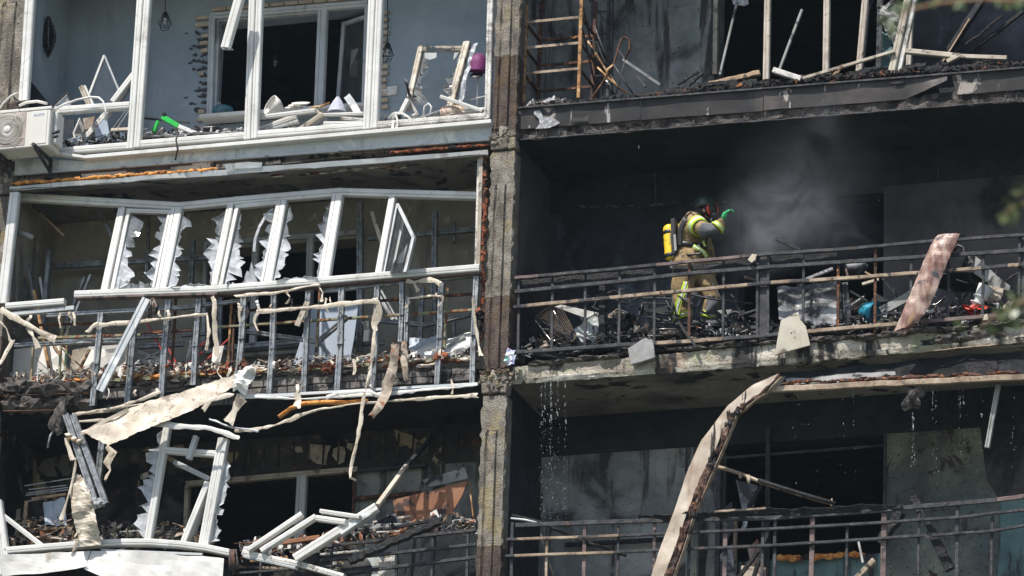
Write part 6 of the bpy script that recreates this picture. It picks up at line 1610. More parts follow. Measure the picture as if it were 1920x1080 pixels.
# white enamel washer panel, crate, pots ... (left of the firefighter)
fill = G().sheet([(966, 668, 0.10), (1430, 634, 0.10), (1930, 592, 0.10)], [(980, 640, 1.15), (1430, 640, 1.15), (1930, 600, 1.15)], 60, 12, 0.14, 0.0, 3).obj('rubble_bed', 'ash_dark', solid=0.03)
tag(fill, 'black ash bed covering the middle right balcony floor', 'ash', kind='stuff')
debris('burnt_debris', 'dense black ash, sticks and scraps on the middle right balcony floor', 'debris', [(970, 660), (1200, 640), (1440, 628), (1700, 606), (1920, 588)], 0.02, 1.0, 3000, 0.015, 0.08, ['char', 'ash_dark', 'iron', 'char', 'ash', 'ash_dark', 'singed', 'char'], 22, stick=0.5, flat=0.3)
tg = T('burnt_tangle', 'tangle of bent black rods and burnt frames piled behind the middle right railing', 'metal tangle', P(1250, 650, 0.5))
for k in range(120):
    x = rnd.choice([rnd.uniform(975, 1420), rnd.uniform(1440, 1910)])
    y = fy(R4_, x) - rnd.uniform(4, 70) * rnd.random() ** 0.6
    pts = [(x, y)]
    a = rnd.uniform(0, 6.28)
    for q in range(4):
        a += rnd.uniform(-0.9, 0.9)
        L_ = rnd.uniform(8, 22)
        pts.append((pts[-1][0] + math.cos(a) * L_, min(fy(R4_, x) - 2, pts[-1][1] + math.sin(a) * L_ * 0.8)))
    Y_ = rnd.uniform(0.15, 0.9)
    G().tube([P(p[0], p[1], Y_ + rnd.uniform(-.05, .05)) for p in pts], rnd.uniform(0.004, 0.012), 5).obj('bent_rod', rnd.choice(['iron', 'char', 'black', 'iron', 'rustdark', 'chrome']), tg)
for k in range(34):
    x = rnd.choice([rnd.uniform(985, 1240), rnd.uniform(1360, 1440), rnd.uniform(1590, 1680), rnd.uniform(1730, 1900)])
    y = fy(R4_, x) - rnd.uniform(8, 46)
    s_ = rnd.uniform(8, 24)
    a = rnd.uniform(0, 3.1)
    pts = [(x + s_ * math.cos(a + q * 1.5 + rnd.uniform(-.4, .4)) * rnd.uniform(.5, 1), y + s_ * 0.7 * math.sin(a + q * 1.5 + rnd.uniform(-.4, .4)) * rnd.uniform(.5, 1)) for q in range(4)]
    G().poly([(p[0], p[1], 0.3 + 0.6 * rnd.random()) for p in pts], 0.01).obj('burnt_sheet', rnd.choice(['char', 'ash_dark', 'rubble', 'char', 'fascia', 'sootpanel']), tg)
debris('pale_flakes', 'pale flakes scattered in the ash, middle right', 'debris', [(1330, 624), (1440, 628), (1560, 612), (1700, 600)], -0.02, 0.4, 260, 0.010, 0.035, ['ash', 'whitebd', 'ash_dark'], 8, stick=0.1, flat=0.25)

wb = T('wire_basket', 'bent wire basket standing on one corner by the partition', 'wire basket', P(1040, 650, 0.2))
o0 = [P(998, 595, 0.1), P(1034, 572, 0.1), P(1066, 632, 0.12), P(1036, 640, 0.12)]
o0[3] = P(1034, 635, 0.12)
G().tube([P(1000, 596, .08), P(1033, 573, .1), P(1064, 632, .1), P(1034, 640, .08), P(1000, 596, .08)], 0.007).obj('rim', 'chrome', wb)
for k in range(11):
    t = (k + 0.5) / 11
    a = P(1000, 596, .08).lerp(P(1033, 573, .1), t)
    b = P(1034, 640, .08).lerp(P(1064, 632, .1), t)
    dd = Vector((0.05, 0.25, 0.06))
    G().tube([a, a + dd, b + dd, b], 0.0028, 4).obj('wire', 'iron_pale', wb)
for k in range(8):
    t = (k + 0.5) / 8
    a = P(1000, 596, .08).lerp(P(1034, 640, .08), t)
    b = P(1033, 573, .1).lerp(P(1064, 632, .1), t)
    G().tube([a, a + Vector((0.05, .25, .06)), b + Vector((0.05, .25, .06)), b], 0.0028, 4).obj('wire', 'iron', wb)
wt = T('wire_tangle', 'tangle of thin burnt wires beside the bent basket', 'wires', P(1040, 655, 0.1))
for k in range(26):
    x, y = rnd.uniform(1015, 1070), rnd.uniform(615, 650)
    G().tube([P(x + 12 * math.cos(a + k), y + 9 * math.sin(a * 1.3 + k), 0.05 + rnd.random() * .2) for a in [i * 0.7 for i in range(6)]], 0.0035, 4).obj('wire', rnd.choice(['iron', 'iron_pale', 'chrome']), wt)
ep = T('enamel_panel', 'bent pale enamel appliance panel behind the railing, left of the pots', 'appliance panel', P(1100, 648, 0.2))
G().sheet([(1076, 617, 0.15), (1090, 646, 0.12)], [(1124, 584, 0.3), (1126, 640, 0.3)], 10, 10, 0.05, 0.004, 5).obj('panel', 'tinwhite', ep, solid=0.006)
G().poly([(1100, 597, .25), (1040, 575, .5), (1052, 571, .5), (1120, 586, .3)], 0.01).obj('flap', 'greyboard', ep)
G().poly([(1076, 618, .15), (1092, 646, .12), (1060, 640, .2)], 0.01).obj('side', 'darkpanel', ep)
pt = T('cooking_pot', 'sooted chrome cooking pot lying on its side', 'pot', P(1183, 620, 0.3))
c, ax_ = P(1168, 610, 0.3), Vector((0.95, -0.35, -0.1))
G().lathe(c, ax_, [(0.0, -0.02), (0.11, -0.02), (0.125, 0.0), (0.125, 0.10), (0.13, 0.105), (0.118, 0.1), (0.11, 0.0)], 24).obj('body', 'chrome', pt)
G().tube([P(1190, 596, .22), P(1200, 590, .2), P(1200, 604, .2), P(1192, 608, .22)], 0.008).obj('handle', 'iron', pt)
pn = T('frying_pan', 'blackened wok with a pale rim in the ash', 'pan', P(1240, 628, 0.2))
G().lathe(P(1250, 628, 0.2), (0.1, -0.35, 1), [(0.0, -0.06), (0.12, -0.05), (0.2, 0.02), (0.205, 0.02), (0.12, -0.04), (0.0, -0.045)], 24).obj('bowl', 'rubble', pn)
G().tube([P(1250, 628, 0.2) + Vector((math.cos(a) * 0.2, math.sin(a) * 0.19, 0.02 + 0.02 * math.sin(a))) for a in [i / 24 * 6.2832 for i in range(25)]], 0.005).obj('rim', 'chrome', pn)
G().lump(P(1212, 612, 0.1), 0.05, 1, 0.5, (0.6, .4, 1.2)).obj('handle', 'iron_pale', pn)
cc = T('concrete_chunk', 'angular brown-grey board fragment hanging under the bottom rail', 'fragment', P(1200, 684, -0.12))
G().poly([(1177, 653), (1186, 648), (1204, 636), (1212, 633), (1216, 637), (1224, 634), (1228, 670), (1204, 678), (1182, 684)], 0.03, -0.12).obj('fragment', 'greyboard', cc, label=None, bevel=0.005)
sf = T('burnt_stove', 'collapsed black chair and stove frames heaped left of the firefighter', 'metal frame', P(1230, 640, 0.3))
for pts in ([(1150, 560), (1175, 570), (1200, 556), (1230, 566)], [(1165, 542), (1180, 545), (1184, 575)], [(1198, 580), (1205, 568), (1262, 570), (1270, 600)], [(1205, 570), (1195, 600), (1200, 625)], [(1210, 558), (1262, 560), (1258, 590)], [(1240, 545), (1262, 590), (1290, 620)], [(1207, 585), (1275, 592)], [(1210, 605), (1262, 606)], [(1150, 590), (1150, 640)], [(1270, 558), (1258, 602)], [(1135, 596), (1160, 580), (1185, 590)], [(1118, 560), (1150, 545), (1180, 556)]):
    G().tube([P(*q, 0.25 + rnd.uniform(-.1, .15)) for q in pts], 0.011).obj('frame_tube', rnd.choice(['iron', 'char', 'iron']), sf)
G().poly([(1205, 572, .3), (1262, 572, .3), (1262, 584, .3), (1202, 590, .3)], 0.02).obj('top_plate', 'black', sf)
G().poly([(1140, 590, .35), (1158, 578, .35), (1178, 590, .35), (1178, 596, .35), (1140, 596, .35)], 0.02).obj('plate', 'singed', sf)
pz = T('charred_post', 'blistered charred post standing behind the railing, left part', 'post', P(1130, 645, 0.12))
G().beam(P(1129, 642, 0.12), P(1131, 530, 0.12), m(13), 0.06, segs=14, wob=0.008).obj('post', 'char', pz)
st = T('charred_stick', 'long charred stick poking down through the railing below the firefighter', 'stick', P(1306, 652, -0.1))
G().beam(P(1252, 576, 0.2), P(1306, 652, -0.12), 0.028, 0.02, segs=12, wob=0.005).obj('stick', 'char', st)
tb = T('bent_hoop', 'two bent black steel hoops in front of the firefighter\'s legs', 'steel hoop', P(1320, 612, 0.25))
for (cx, cy, rx, ry, a0, a1) in ((1330, 582, 21, 26, 1.7, 5.2), (1284, 585, 17, 24, 4.4, 7.9)):
    G().tube([P(cx + rx * math.cos(a), cy + ry * math.sin(a), 0.22) for a in [a0 + (a1 - a0) * i / 14 for i in range(15)]], 0.017).obj('hoop', 'black', tb)
G().tube([P(1294, 552, 0.2), P(1330, 560, 0.2), P(1412, 570, 0.2)], 0.012).obj('bar', 'iron', tb)
G().tube([P(1272, 555, 0.2), P(1310, 580, 0.2), P(1345, 600, 0.2), P(1360, 612, .2)], 0.012).obj('bar', 'black', tb)
G().tube([P(1335, 530, 0.2), P(1352, 560, 0.2), P(1362, 590, 0.2)], 0.012).obj('bar', 'black', tb)
wl = T('burnt_bicycle_wheel', 'burnt bicycle wheel standing in the ash right of the firefighter', 'wheel', P(1380, 622, 0.35))
G().tube([P(1378 + 17 * math.cos(a), 605 + 20 * math.sin(a), 0.35) for a in [i / 22 * 6.2832 for i in range(23)]], 0.014).obj('rim', 'iron', wl)
for k in range(9):
    a = k / 9 * 6.28
    G().tube([P(1378, 605, .35), P(1378 + 17 * math.cos(a), 605 + 20 * math.sin(a), 0.35)], 0.003, 4).obj('spoke', 'iron', wl)
for (a, b, w_, mt, Y, lb) in (((1385, 592), (1440, 574), 4, 'iron', .3, 'dark rod sloping over the burnt wheel'), ((1455, 447), (1502, 469), 7, 'char', 0.4, 'charred lath sticking out above the middle right handrail'), ((1396, 520), (1428, 528), 5, 'iron_red', 0.1, 'short reddish lath behind the railing right of the firefighter')):
    t = T('charred_lath', lb, 'lath', P(b[0], b[1], Y))
    bx(t, 'lath', a, b, w_, mt, Y)
wc = T('white_scrap', 'small white plaster scrap resting on the handrail', 'scrap', P(1411, 492, -0.08))
G().poly([(1402, 487), (1410, 476), (1419, 477), (1416, 487), (1409, 492)], 0.012, -0.1).obj('scrap', 'cream', wc)
hk = T('wrapper', 'crumpled colourful packaging stuck at the pillar foot by the railing', 'packaging', P(955, 690, -0.16))
G().sheet([(951, 653, -0.16), (947, 668, -0.18), (943, 680, -0.16)], [(967, 656, -0.14), (962, 670, -0.18), (955, 682, -0.14)], 10, 6, 0.04, 0.004, 12).obj('foil', 'bagfoil', hk, solid=0.003)
G().sheet([(955, 672, -0.18), (950, 684, -0.2)], [(968, 664, -0.16), (964, 684, -0.18)], 8, 6, 0.05, 0.004, 14).obj('foil', 'bagfoil', hk, solid=0.003)
jr = T('clay_jar', 'small dull brown jar standing behind the colourful packaging', 'jar', P(978, 682, 0.02))
G().lathe(P(977, 681, 0.02), (0, 0, 1), [(0.0, 0), (0.035, 0), (0.05, 0.05), (0.045, 0.09), (0.03, 0.11), (0.0, 0.11)], 14).obj('body', 'rubble', jr)

# right of the firefighter
sp = T('smoke_stained_panel', 'large smoke-stained white panel standing behind the railing', 'panel', P(1515, 614, 0.1))
G().sheet([(1457, 540, 0.12), (1460, 600, 0.1)], [(1570, 528, 0.12), (1572, 612, 0.1)], 10, 14, 0.03, 0.006, 5).obj('panel', 'sootpanel', sp, solid=0.012)
be = T('charred_edge_board', 'narrow peeling white board with charred edge right of the stained panel', 'board', P(1590, 612, 0.08))
G().poly([(1579, 530), (1589, 529), (1597, 606), (1583, 611)], 0.03, 0.08).obj('board', 'sootpanel', be)
G().beam(P(1573, 528, 0.1), P(1579, 612, 0.1), m(7), 0.05, segs=12, wob=0.006).obj('charred_edge', 'char', be)
bg = T('beige_board_fragment', 'beige board fragment leaning against the slab edge below the stained panel', 'board', P(1485, 668, -0.14))
G().poly([(1452, 666), (1464, 601), (1497, 584), (1501, 600), (1511, 612), (1519, 647)], 0.02, -0.14).obj('board', 'beigeboard', bg, bevel=0.003)
G().lathe(P(1484, 624, -0.141), (0, -1, 0), [(0.0, 0.002), (0.008, 0.002), (0.009, 0)], 7).obj('hole', 'black', bg)
tb2 = T('teal_bucket', 'teal plastic bucket tipped over in the ash', 'bucket', P(1628, 590, 0.2))
G().lathe(P(1618, 584, 0.25), (0.95, -0.25, -0.28), [(0.0, -0.0), (0.085, 0.0), (0.105, 0.08), (0.12, 0.16), (0.13, 0.165), (0.11, 0.155), (0.09, 0.03)], 22).obj('bucket_body', 'teal', tb2)
for h, r_ in ((0.04, .097), (0.07, .104), (0.1, 0.111)):
    ax_ = Vector((0.95, -0.25, -0.28)).normalized()
    G().lathe(P(1618, 584, 0.25) + ax_ * h, ax_, [(r_ - 0.004, 0), (r_ + 0.004, 0.004), (r_ - 0.004, 0.008)], 22).obj('ridge', 'teal', tb2)
gb = T('grey_plank', 'weathered grey plank slanting up to the hanging sheet', 'plank', P(1655, 590, 0.15))
G().beam(P(1652, 584, 0.15), P(1712, 552, 0.15), m(17), 0.03).obj('plank', 'greyboard', gb)
for (a, b, w_, mt, Y, lb) in (((1512, 524), (1562, 504), 6, 'ash', 0.2, 'pale lath slanting up over the stained panel'), ((1617, 533), (1648, 524), 5, 'cream', 0.2, 'short cream lath behind the thick rusty baluster'), ((1622, 510), (1640, 520), 3, 'wood', 0.2, 'tiny wooden lath by the rusty baluster'), ((1586, 504), (1592, 526), 4, 'iron_red', 0.1, 'short reddish lath hanging by the board'), ((1654, 522), (1692, 568), 3, 'char', 0.2, 'thin charred lath falling toward the hanging sheet'), ((1594, 546), (1628, 566), 4, 'char', 0.3, 'charred lath sloping over the teal bucket'), ((1596, 572), (1620, 556), 3, 'ash', 0.3, 'thin pale lath left of the teal bucket'), ((1648, 590), (1690, 586), 2.5, 'iron', 0.1, 'thin dark lath lying right of the teal bucket')):
    t = T('lath', lb, 'lath', P(b[0], b[1] + 3, Y), 'laths in the ash right of the firefighter')
    bx(t, 'lath', a, b, w_, mt, Y)
bk2 = T('glass_bowl', 'sooted glass bowl standing behind the stained panel', 'bowl', P(1610, 520, 0.4))
G().lathe(P(1606, 520, 0.4), (0, 0, 1), [(0.0, 0), (0.06, 0.0), (0.1, 0.05), (0.12, 0.13), (0.115, 0.13), (0.09, 0.05), (0.0, 0.01)], 18).obj('bowl', 'sootpanel', bk2)
tbl = T('round_table', 'burnt round table with crossed legs right of the hanging sheet', 'table', P(1800, 590, 0.6))
G().lathe(P(1805, 530, 0.6), (0, 0, 1), [(0.0, 0), (0.3, 0), (0.3, 0.02), (0.0, 0.02)], 28).obj('table_top', 'char', tbl)
for (a, b) in (((1778, 532), (1820, 590)), ((1826, 532), (1786, 590)), ((1800, 532), (1798, 590))):
    G().tube([P(*a, 0.6), P(*b, 0.55)], 0.012).obj('leg', 'iron', tbl)
G().tube([P(*q, 0.4) for q in ((1788, 470), (1796, 460), (1806, 464), (1810, 480), (1806, 500))], 0.02).obj('bent_rod', 'black', tbl)
dvs = T('charred_cloth', 'black charred cloth hanging behind the railing right of the hanging sheet', 'cloth', P(1812, 520, 0.45))
G().strip([(1800, 478, 0.5), (1812, 482, 0.45), (1822, 492, 0.42), (1812, 502, 0.42), (1806, 515, 0.4)], 14, 4, 0.05, 0.01).obj('cloth', 'black', dvs, solid=0.005)
bd3 = T('grey_fallen_board', 'wide grey board falling behind the railing at the right edge', 'board', P(1880, 545, 0.3))
G().poly([(1829, 480, .3), (1842, 490, .3), (1868, 516, .3), (1894, 536, .3), (1892, 545, .3), (1858, 538, .3), (1838, 520, .3), (1826, 512, .3)], 0.025).obj('board', 'greyboard', bd3)
lp = T('toppled_lamp', 'toppled white lampshade with ribbed collar and red base in the ash', 'lamp', P(1830, 582, 0.15))
ax_ = Vector((0.45, 0.0, 0.9)).normalized()
c = P(1830, 576, 0.12)
G().lathe(c, ax_, [(0.0, 0), (0.055, 0.0), (0.06, 0.04), (0.05, 0.05)], 20).obj('collar', 'pvc', lp)
for h in (0.025, 0.10):
    G().lathe(c + ax_ * h, ax_, [(0.05, 0), (0.085, 0.006), (0.085, 0.014), (0.05, 0.02)], 20).obj('ring', 'pvc', lp)
G().lathe(c + ax_ * 0.04, ax_, [(0.052, 0), (0.062, 0.06), (0.085, 0.20), (0.08, 0.20), (0.05, 0.02)], 22).obj('shade', 'pvc', lp)
G().sheet([(1850, 534, .2), (1852, 566, .15)], [(1884, 540, .25), (1876, 566, .2)], 6, 6, 0.03, 0.01, 6).obj('shade_panel', 'singed', lp, solid=0.006)
G().lathe(c - ax_ * 0.02, Vector((-0.5, -0.3, -0.75)), [(0.05, 0), (0.055, 0.02), (0.10, 0.05), (0.13, 0.055), (0.0, 0.03)], 22, squash=0.7).obj('base', 'red', lp)
G().poly([(1808, 577, .05), (1830, 570, .05), (1858, 574, .1), (1846, 580, .05), (1815, 580, .03)], 0.02).obj('base_rim', 'red', lp)
wn = T('white_bone_scrap', 'small white twisted scrap lying right of the hanging sheet', 'scrap', P(1743, 584, -0.02))
G().poly([(1737, 582), (1741, 580), (1746, 582), (1750, 578), (1749, 585), (1744, 586), (1738, 585)], 0.02, -0.02).obj('scrap', 'whitebd', wn)
clip = T('paper_scrap', 'cream paper scrap stuck on the bottom rail near the right edge', 'scrap', P(1848, 600, -0.09))
G().poly([(1843, 600), (1846, 590), (1851, 588), (1853, 599)], 0.01, -0.09).obj('scrap', 'cream', clip)

# ================================================================== lower right balcony
LR = T('iron_railing', 'iron balcony railing with reddish posts, partly broken, lower right', 'railing', P(1440, 1100, -0.05))
rail(LR, [(967, 985), (1200, 977), (1440, 972), (1655, 957), (1700, 952), (1868, 938), (1930, 930)], 8, ['iron', 'iron', 'iron', 'iron_red'], [1200, 1658, 1870], -0.04, 'handrail')
rail(LR, [(950, 1012), (1200, 1003), (1440, 992), (1655, 980), (1800, 970), (1930, 955)], 5, ['iron', 'iron_pale', 'iron'], [970, 1160], -0.05)
rail(LR, [(944, 1043), (1150, 1036), (1440, 1023), (1600, 1013), (1738, 1004)], 5, ['iron', 'iron_pale', 'iron'], [965, 1150], -0.05)
rail(LR, [(1748, 1004), (1860, 996), (1930, 984)], 5, ['iron'], [], -0.05)
G().beam(P(1728, 1004, -.05), P(1744, 1008, -.07), m(6), 0.012).obj('bent_rail_end', 'iron', LR)
for (x, y0, w_, mt) in ((961, 980, 6, 'iron'), (1026, 1012, 5, 'iron_pale'), (1097, 976, 7, 'iron_red'), (1160, 987, 5, 'iron'), (1228, 970, 6, 'iron_red'), (1293, 1000, 5, 'iron'), (1361, 962, 8, 'iron_red'), (1431, 976, 6, 'iron'), (1454, 974, 6, 'iron'), (1524, 954, 9, 'iron_red'), (1589, 988, 5, 'iron'), (1658, 948, 10, 'iron_red'), (1724, 958, 5, 'iron'), (1796, 939, 7, 'iron'), (1861, 968, 5, 'iron')):
    G().beam(P(x, y0, -0.02), P(x - 3, 1110, -0.02), m(w_), 0.02, segs=4, wob=0.002).obj('baluster', mt, LR)
db = T('blistered_sheet', 'charred blistered sheet lying on the lower right handrail', 'sheet', P(1440, 968, -0.06))
G().sheet([(1198, 966, -0.12), (1300, 961, -0.12), (1440, 955, -0.1), (1690, 944, -0.08)], [(1196, 974, -0.08), (1300, 972, -0.08), (1440, 968, -0.06), (1694, 955, -0.05)], 60, 4, 0.04, 0.01, 8).obj('sheet', 'char', db, solid=0.015)
G().beam(P(1340, 960, -0.14), P(1436, 953, -0.12), m(4), 0.02, segs=8, wob=0.004).obj('pale_edge', 'iron_pale', db)

LP = T('sandwich_board', 'tall scorched cream sandwich panel leaning from the slab down past the lower railing', 'panel', P(1250, 1100, -0.1))
YL = -0.12
A_ = [(1459, 700, YL), (1412, 722, YL), (1366, 760, YL), (1342, 790, YL), (1314, 828, YL), (1288, 885, YL), (1264, 958, YL), (1240, 1020, YL), (1216, 1095, YL)]
M_ = [(1461, 703, YL), (1425, 738, YL), (1376, 772, YL), (1362, 795, YL), (1340, 845, YL), (1314, 895, YL), (1290, 958, YL), (1268, 1020, YL), (1240, 1095, YL)]
E_ = [(1463, 706, YL), (1430, 740, YL), (1380, 776, YL), (1371, 800, YL), (1350, 850, YL), (1320, 920, YL), (1298, 970, YL), (1280, 1030, YL), (1256, 1095, YL)]
G().sheet(A_, M_, 60, 6, 0.02, 0.003, 3).obj('face_sheet', 'tansheet', LP, solid=0.006)
G().sheet(M_, E_, 70, 5, 0.05, 0.008, 9).obj('burnt_core', 'panelrust', LP, solid=0.03)
G().sheet([(p[0] + 1, p[1], YL - 0.02) for p in E_], [(p[0] + 6, p[1] + 2, YL + 0.02) for p in E_], 60, 2, 0.015, 0.004, 9).obj('edge_strip', 'iron_pale', LP, solid=0.008)
for k in range(26):
    i = rnd.randrange(2, 8)
    p, q = E_[i], E_[i - 1]
    t = rnd.random()
    G().lump(P(p[0] + (q[0] - p[0]) * t - rnd.uniform(2, 14), p[1] + (q[1] - p[1]) * t, YL - 0.02), rnd.uniform(0.015, 0.04), 1, 0.6, (0.7, 0.6, 1.6), smooth=False).obj('core_lump', rnd.choice(['panelrust', 'rustdark', 'char']), LP)

ft = T('fallen_curtain_rail', 'scorched tube sagging right across the dark lower opening', 'tube', P(1500, 930, 0.1))
G().tube([P(*q, 0.1) for q in ((1344, 875), (1370, 882), (1398, 892), (1422, 902), (1470, 918), (1515, 932), (1563, 945))], 0.02, 8).obj('tube', 'iron_pale', ft)
G().tube([P(*q, 0.07) for q in ((1422, 900), (1470, 916), (1520, 931), (1566, 944))], 0.022, 7).obj('charred_wrap', 'char', ft)
for (x, y) in ((1388, 892), (1404, 898), (1560, 944)):
    G().lump(P(x, y, 0.08), 0.035, 2, 0.5, (0.6, .5, 1.2)).obj('melted_drip', 'iron_pale', ft)
cb = T('charred_beam', 'black jagged charred beam hanging down behind the broken rails, lower right', 'beam', P(1785, 1070, 0.1))
for (a, b, w_) in (((1712, 930), (1726, 960), 15), ((1726, 958), (1748, 1000), 11), ((1746, 996), (1768, 1040), 17), ((1766, 1036), (1782, 1068), 18)):
    bx(cb, 'beam_piece', a, b, w_, 'char', 0.1, segs=5, wob=0.006, d=0.07)
c2 = T('charred_beam', 'short black beam slanting behind the reddish post, lower right', 'beam', P(1660, 1020, 0.2))
bx(c2, 'beam_piece', (1688, 960), (1652, 1020), 18, 'char', 0.2, segs=6, wob=0.01)
cs_ = T('hanging_steel_bar', 'grey steel bar hanging from the slab at the far lower right', 'steel bar', P(1850, 842, 0.1))
bx(cs_, 'bar', (1872, 722), (1851, 840), 8, 'greyboard', 0.1, kind='chan')
hl = T('hanging_clump', 'wet black clump hanging under the trim with water running off', 'clump', P(1712, 772, 0.0))
G().lump(P(1711, 745, 0.0), 0.12, 3, 0.6, (0.9, 0.6, 1.0), smooth=False).obj('clump', 'rubble', hl)
fs_ = T('sill_foam', 'strip of orange foam on the teal sill behind the lower right railing', 'foam', P(1540, 1050, YB - 0.05))
for k in range(54):
    x = 1460 + k * 2.9
    G().lump(P(x, 1047 - (x - 1460) * 0.045 + rnd.uniform(-2, 2), YB - 0.05), rnd.uniform(0.02, 0.045), 1, 0.5, (1.3, .8, .8), smooth=False).obj('foam_lump', 'foam' if x > 1520 or x < 1500 else 'foamrust', fs_)
for (a, b, w_, mt, Y, lb) in (((1610, 1015), (1618, 1055), 4, 'pvc_shade', 0.5, 'thin white rod standing on the teal sill'), ((1640, 1050), (1596, 1095), 10, 'singed', 0.4, 'singed roll leaning at the foot of the teal wall'), ((1668, 1050), (1672, 1095), 3, 'char', 0.5, 'thin black stick right of the singed roll')):
    t = T('leaning_stick', lb, 'stick', P(b[0], b[1] + 4, Y))
    bx(t, 'stick', a, b, w_, mt, Y)
dr = T('door_frame', 'burnt door frame standing open in the lower right back wall', 'door frame', P(1400, 1090, YB))
for (a, b, w_, mt) in (((1349, 880), (1345, 1095), 10, 'iron'), ((1380, 960), (1377, 1095), 7, 'iron_pale'), ((1441, 800), (1438, 1095), 9, 'iron'), ((1660, 815), (1657, 1040), 5, 'iron'), ((1320, 970), (1312, 1095), 6, 'rubble')):
    bx(dr, 'frame_post', a, b, w_, mt, YB - 0.04)
bx(dr, 'frame_head', (1345, 860), (1660, 835), 5, 'iron', YB - 0.02)
pp = T('wall_post', 'green mildewed strip of wall beside the burnt door frame', 'post', P(1300, 1095, 1.0))
bx(pp, 'post', (1302, 970), (1296, 1100), 22, 'wall_green', 1.05, d=0.06)
ins = T('burnt_furniture', 'charred furniture and cloth scraps inside the lower right doorway', 'furniture', P(1400, 1095, 0.8))
for q, mt in (([(1350, 960), (1372, 940), (1376, 990), (1360, 1020)], 'black'), ([(1402, 1030), (1420, 1010), (1432, 1040), (1410, 1070)], 'redsheet'), ([(1380, 900), (1420, 910), (1412, 950), (1392, 960)], 'sootpanel'), ([(1350, 1040), (1372, 1020), (1380, 1090), (1350, 1095)], 'sootpanel'), ([(1390, 1060), (1436, 1064), (1436, 1095), (1385, 1095)], 'singed')):
    G().poly(q, 0.02, rnd.uniform(0.8, 1.1)).obj('scrap', mt, ins)
for (a, b) in (((1436, 900), (1400, 960)), ((1430, 1020), (1380, 1090)), ((1410, 950), (1396, 985)), ((1440, 1000), (1410, 1095))):
    bx(ins, 'charred_piece', a, b, 7, 'char', 0.7, segs=5, wob=0.01)
G().strip([(1396, 952, 0.3), (1398, 975, 0.3), (1394, 995, 0.3)], 9, 2, 0.03, 0.01).obj('scrap', 'ash', ins, solid=0.004)
wl2 = T('loose_cable', 'charred cable sagging behind the lower left part of the right railing', 'cable', P(1100, 1010, 0.0))
G().tube([P(*q, 0.02) for q in ((958, 966), (985, 972), (1010, 978), (1040, 992), (1075, 1008), (1110, 1020), (1150, 1034), (1174, 1042))], 0.016, 6).obj('cable', 'char', wl2)
G().tube([P(*q, 0.0) for q in ((958, 972), (985, 975), (1006, 980))], 0.012, 6).obj('cable', 'sheetwhite', wl2)
G().tube([P(*q, -0.01) for q in ((1010, 980), (1016, 1010), (1028, 1050), (1040, 1085))], 0.004, 4).obj('wire', 'iron_pale', wl2)
lk = T('wall_ledge', 'charred ledge strip on the wall behind the lower right railing', 'ledge', P(1180, 1020, 1.1))
bx(lk, 'ledge', (1060, 1022), (1290, 1010), 8, 'char', 1.12, segs=12, wob=0.006)

# ------------------------------------------------------------------ water running off the slabs
def drip(name, label, xs, y0, y1, Y, n):
    g = G()
    for k in range(n):
        x, sp_ = xs[rnd.randrange(len(xs))]
        t = rnd.random() ** 1.25
        y = y0 + (y1 - y0) * t
        r_ = 0.0008 + 0.0026 * rnd.random() ** 2
        g.lump(P(x + rnd.gauss(0, 1) * (1 + sp_ * t), y, Y + rnd.uniform(-.05, .1)), r_, 1, 0.1, (0.8, 0.8, rnd.uniform(1, 9.0 if t < .3 else 3.0)))
    o = g.obj(name, 'drop')
    tag(o, label, 'water', kind='stuff')


drip('water_drops', 'water streams dripping off the middle slab near the pillar', [(1015, 1), (1033, 2), (1034, 3), (1060, 2), (1022, 9), (1046, 9)], 716, 985, -0.03, 520)
drip('water_drops', 'water stream running off the hanging black clump', [(1711, 1.2), (1713, 2)], 774, 875, -0.02, 90)
drip('water_drops', 'thin water stream right of the hanging black clump', [(1749, 1.2), (1756, 4)], 728, 930, -0.02, 60)
drip('water_drops', 'thin water stream near the lower right steel bar', [(1799, 1), (1806, 3)], 726, 860, -0.02, 60)
drip('water_drops', 'scattered drops falling before the dark lower right opening', [(1600, 12), (1580, 14), (1500, 25), (1900, 2), (1840, 3)], 740, 930, -0.02, 90)
drip('water_drops', 'scattered droplets in the smoky middle right balcony', [(1200, 70), (1400, 90), (1650, 70), (1080, 40)], 270, 470, -0.05, 22)

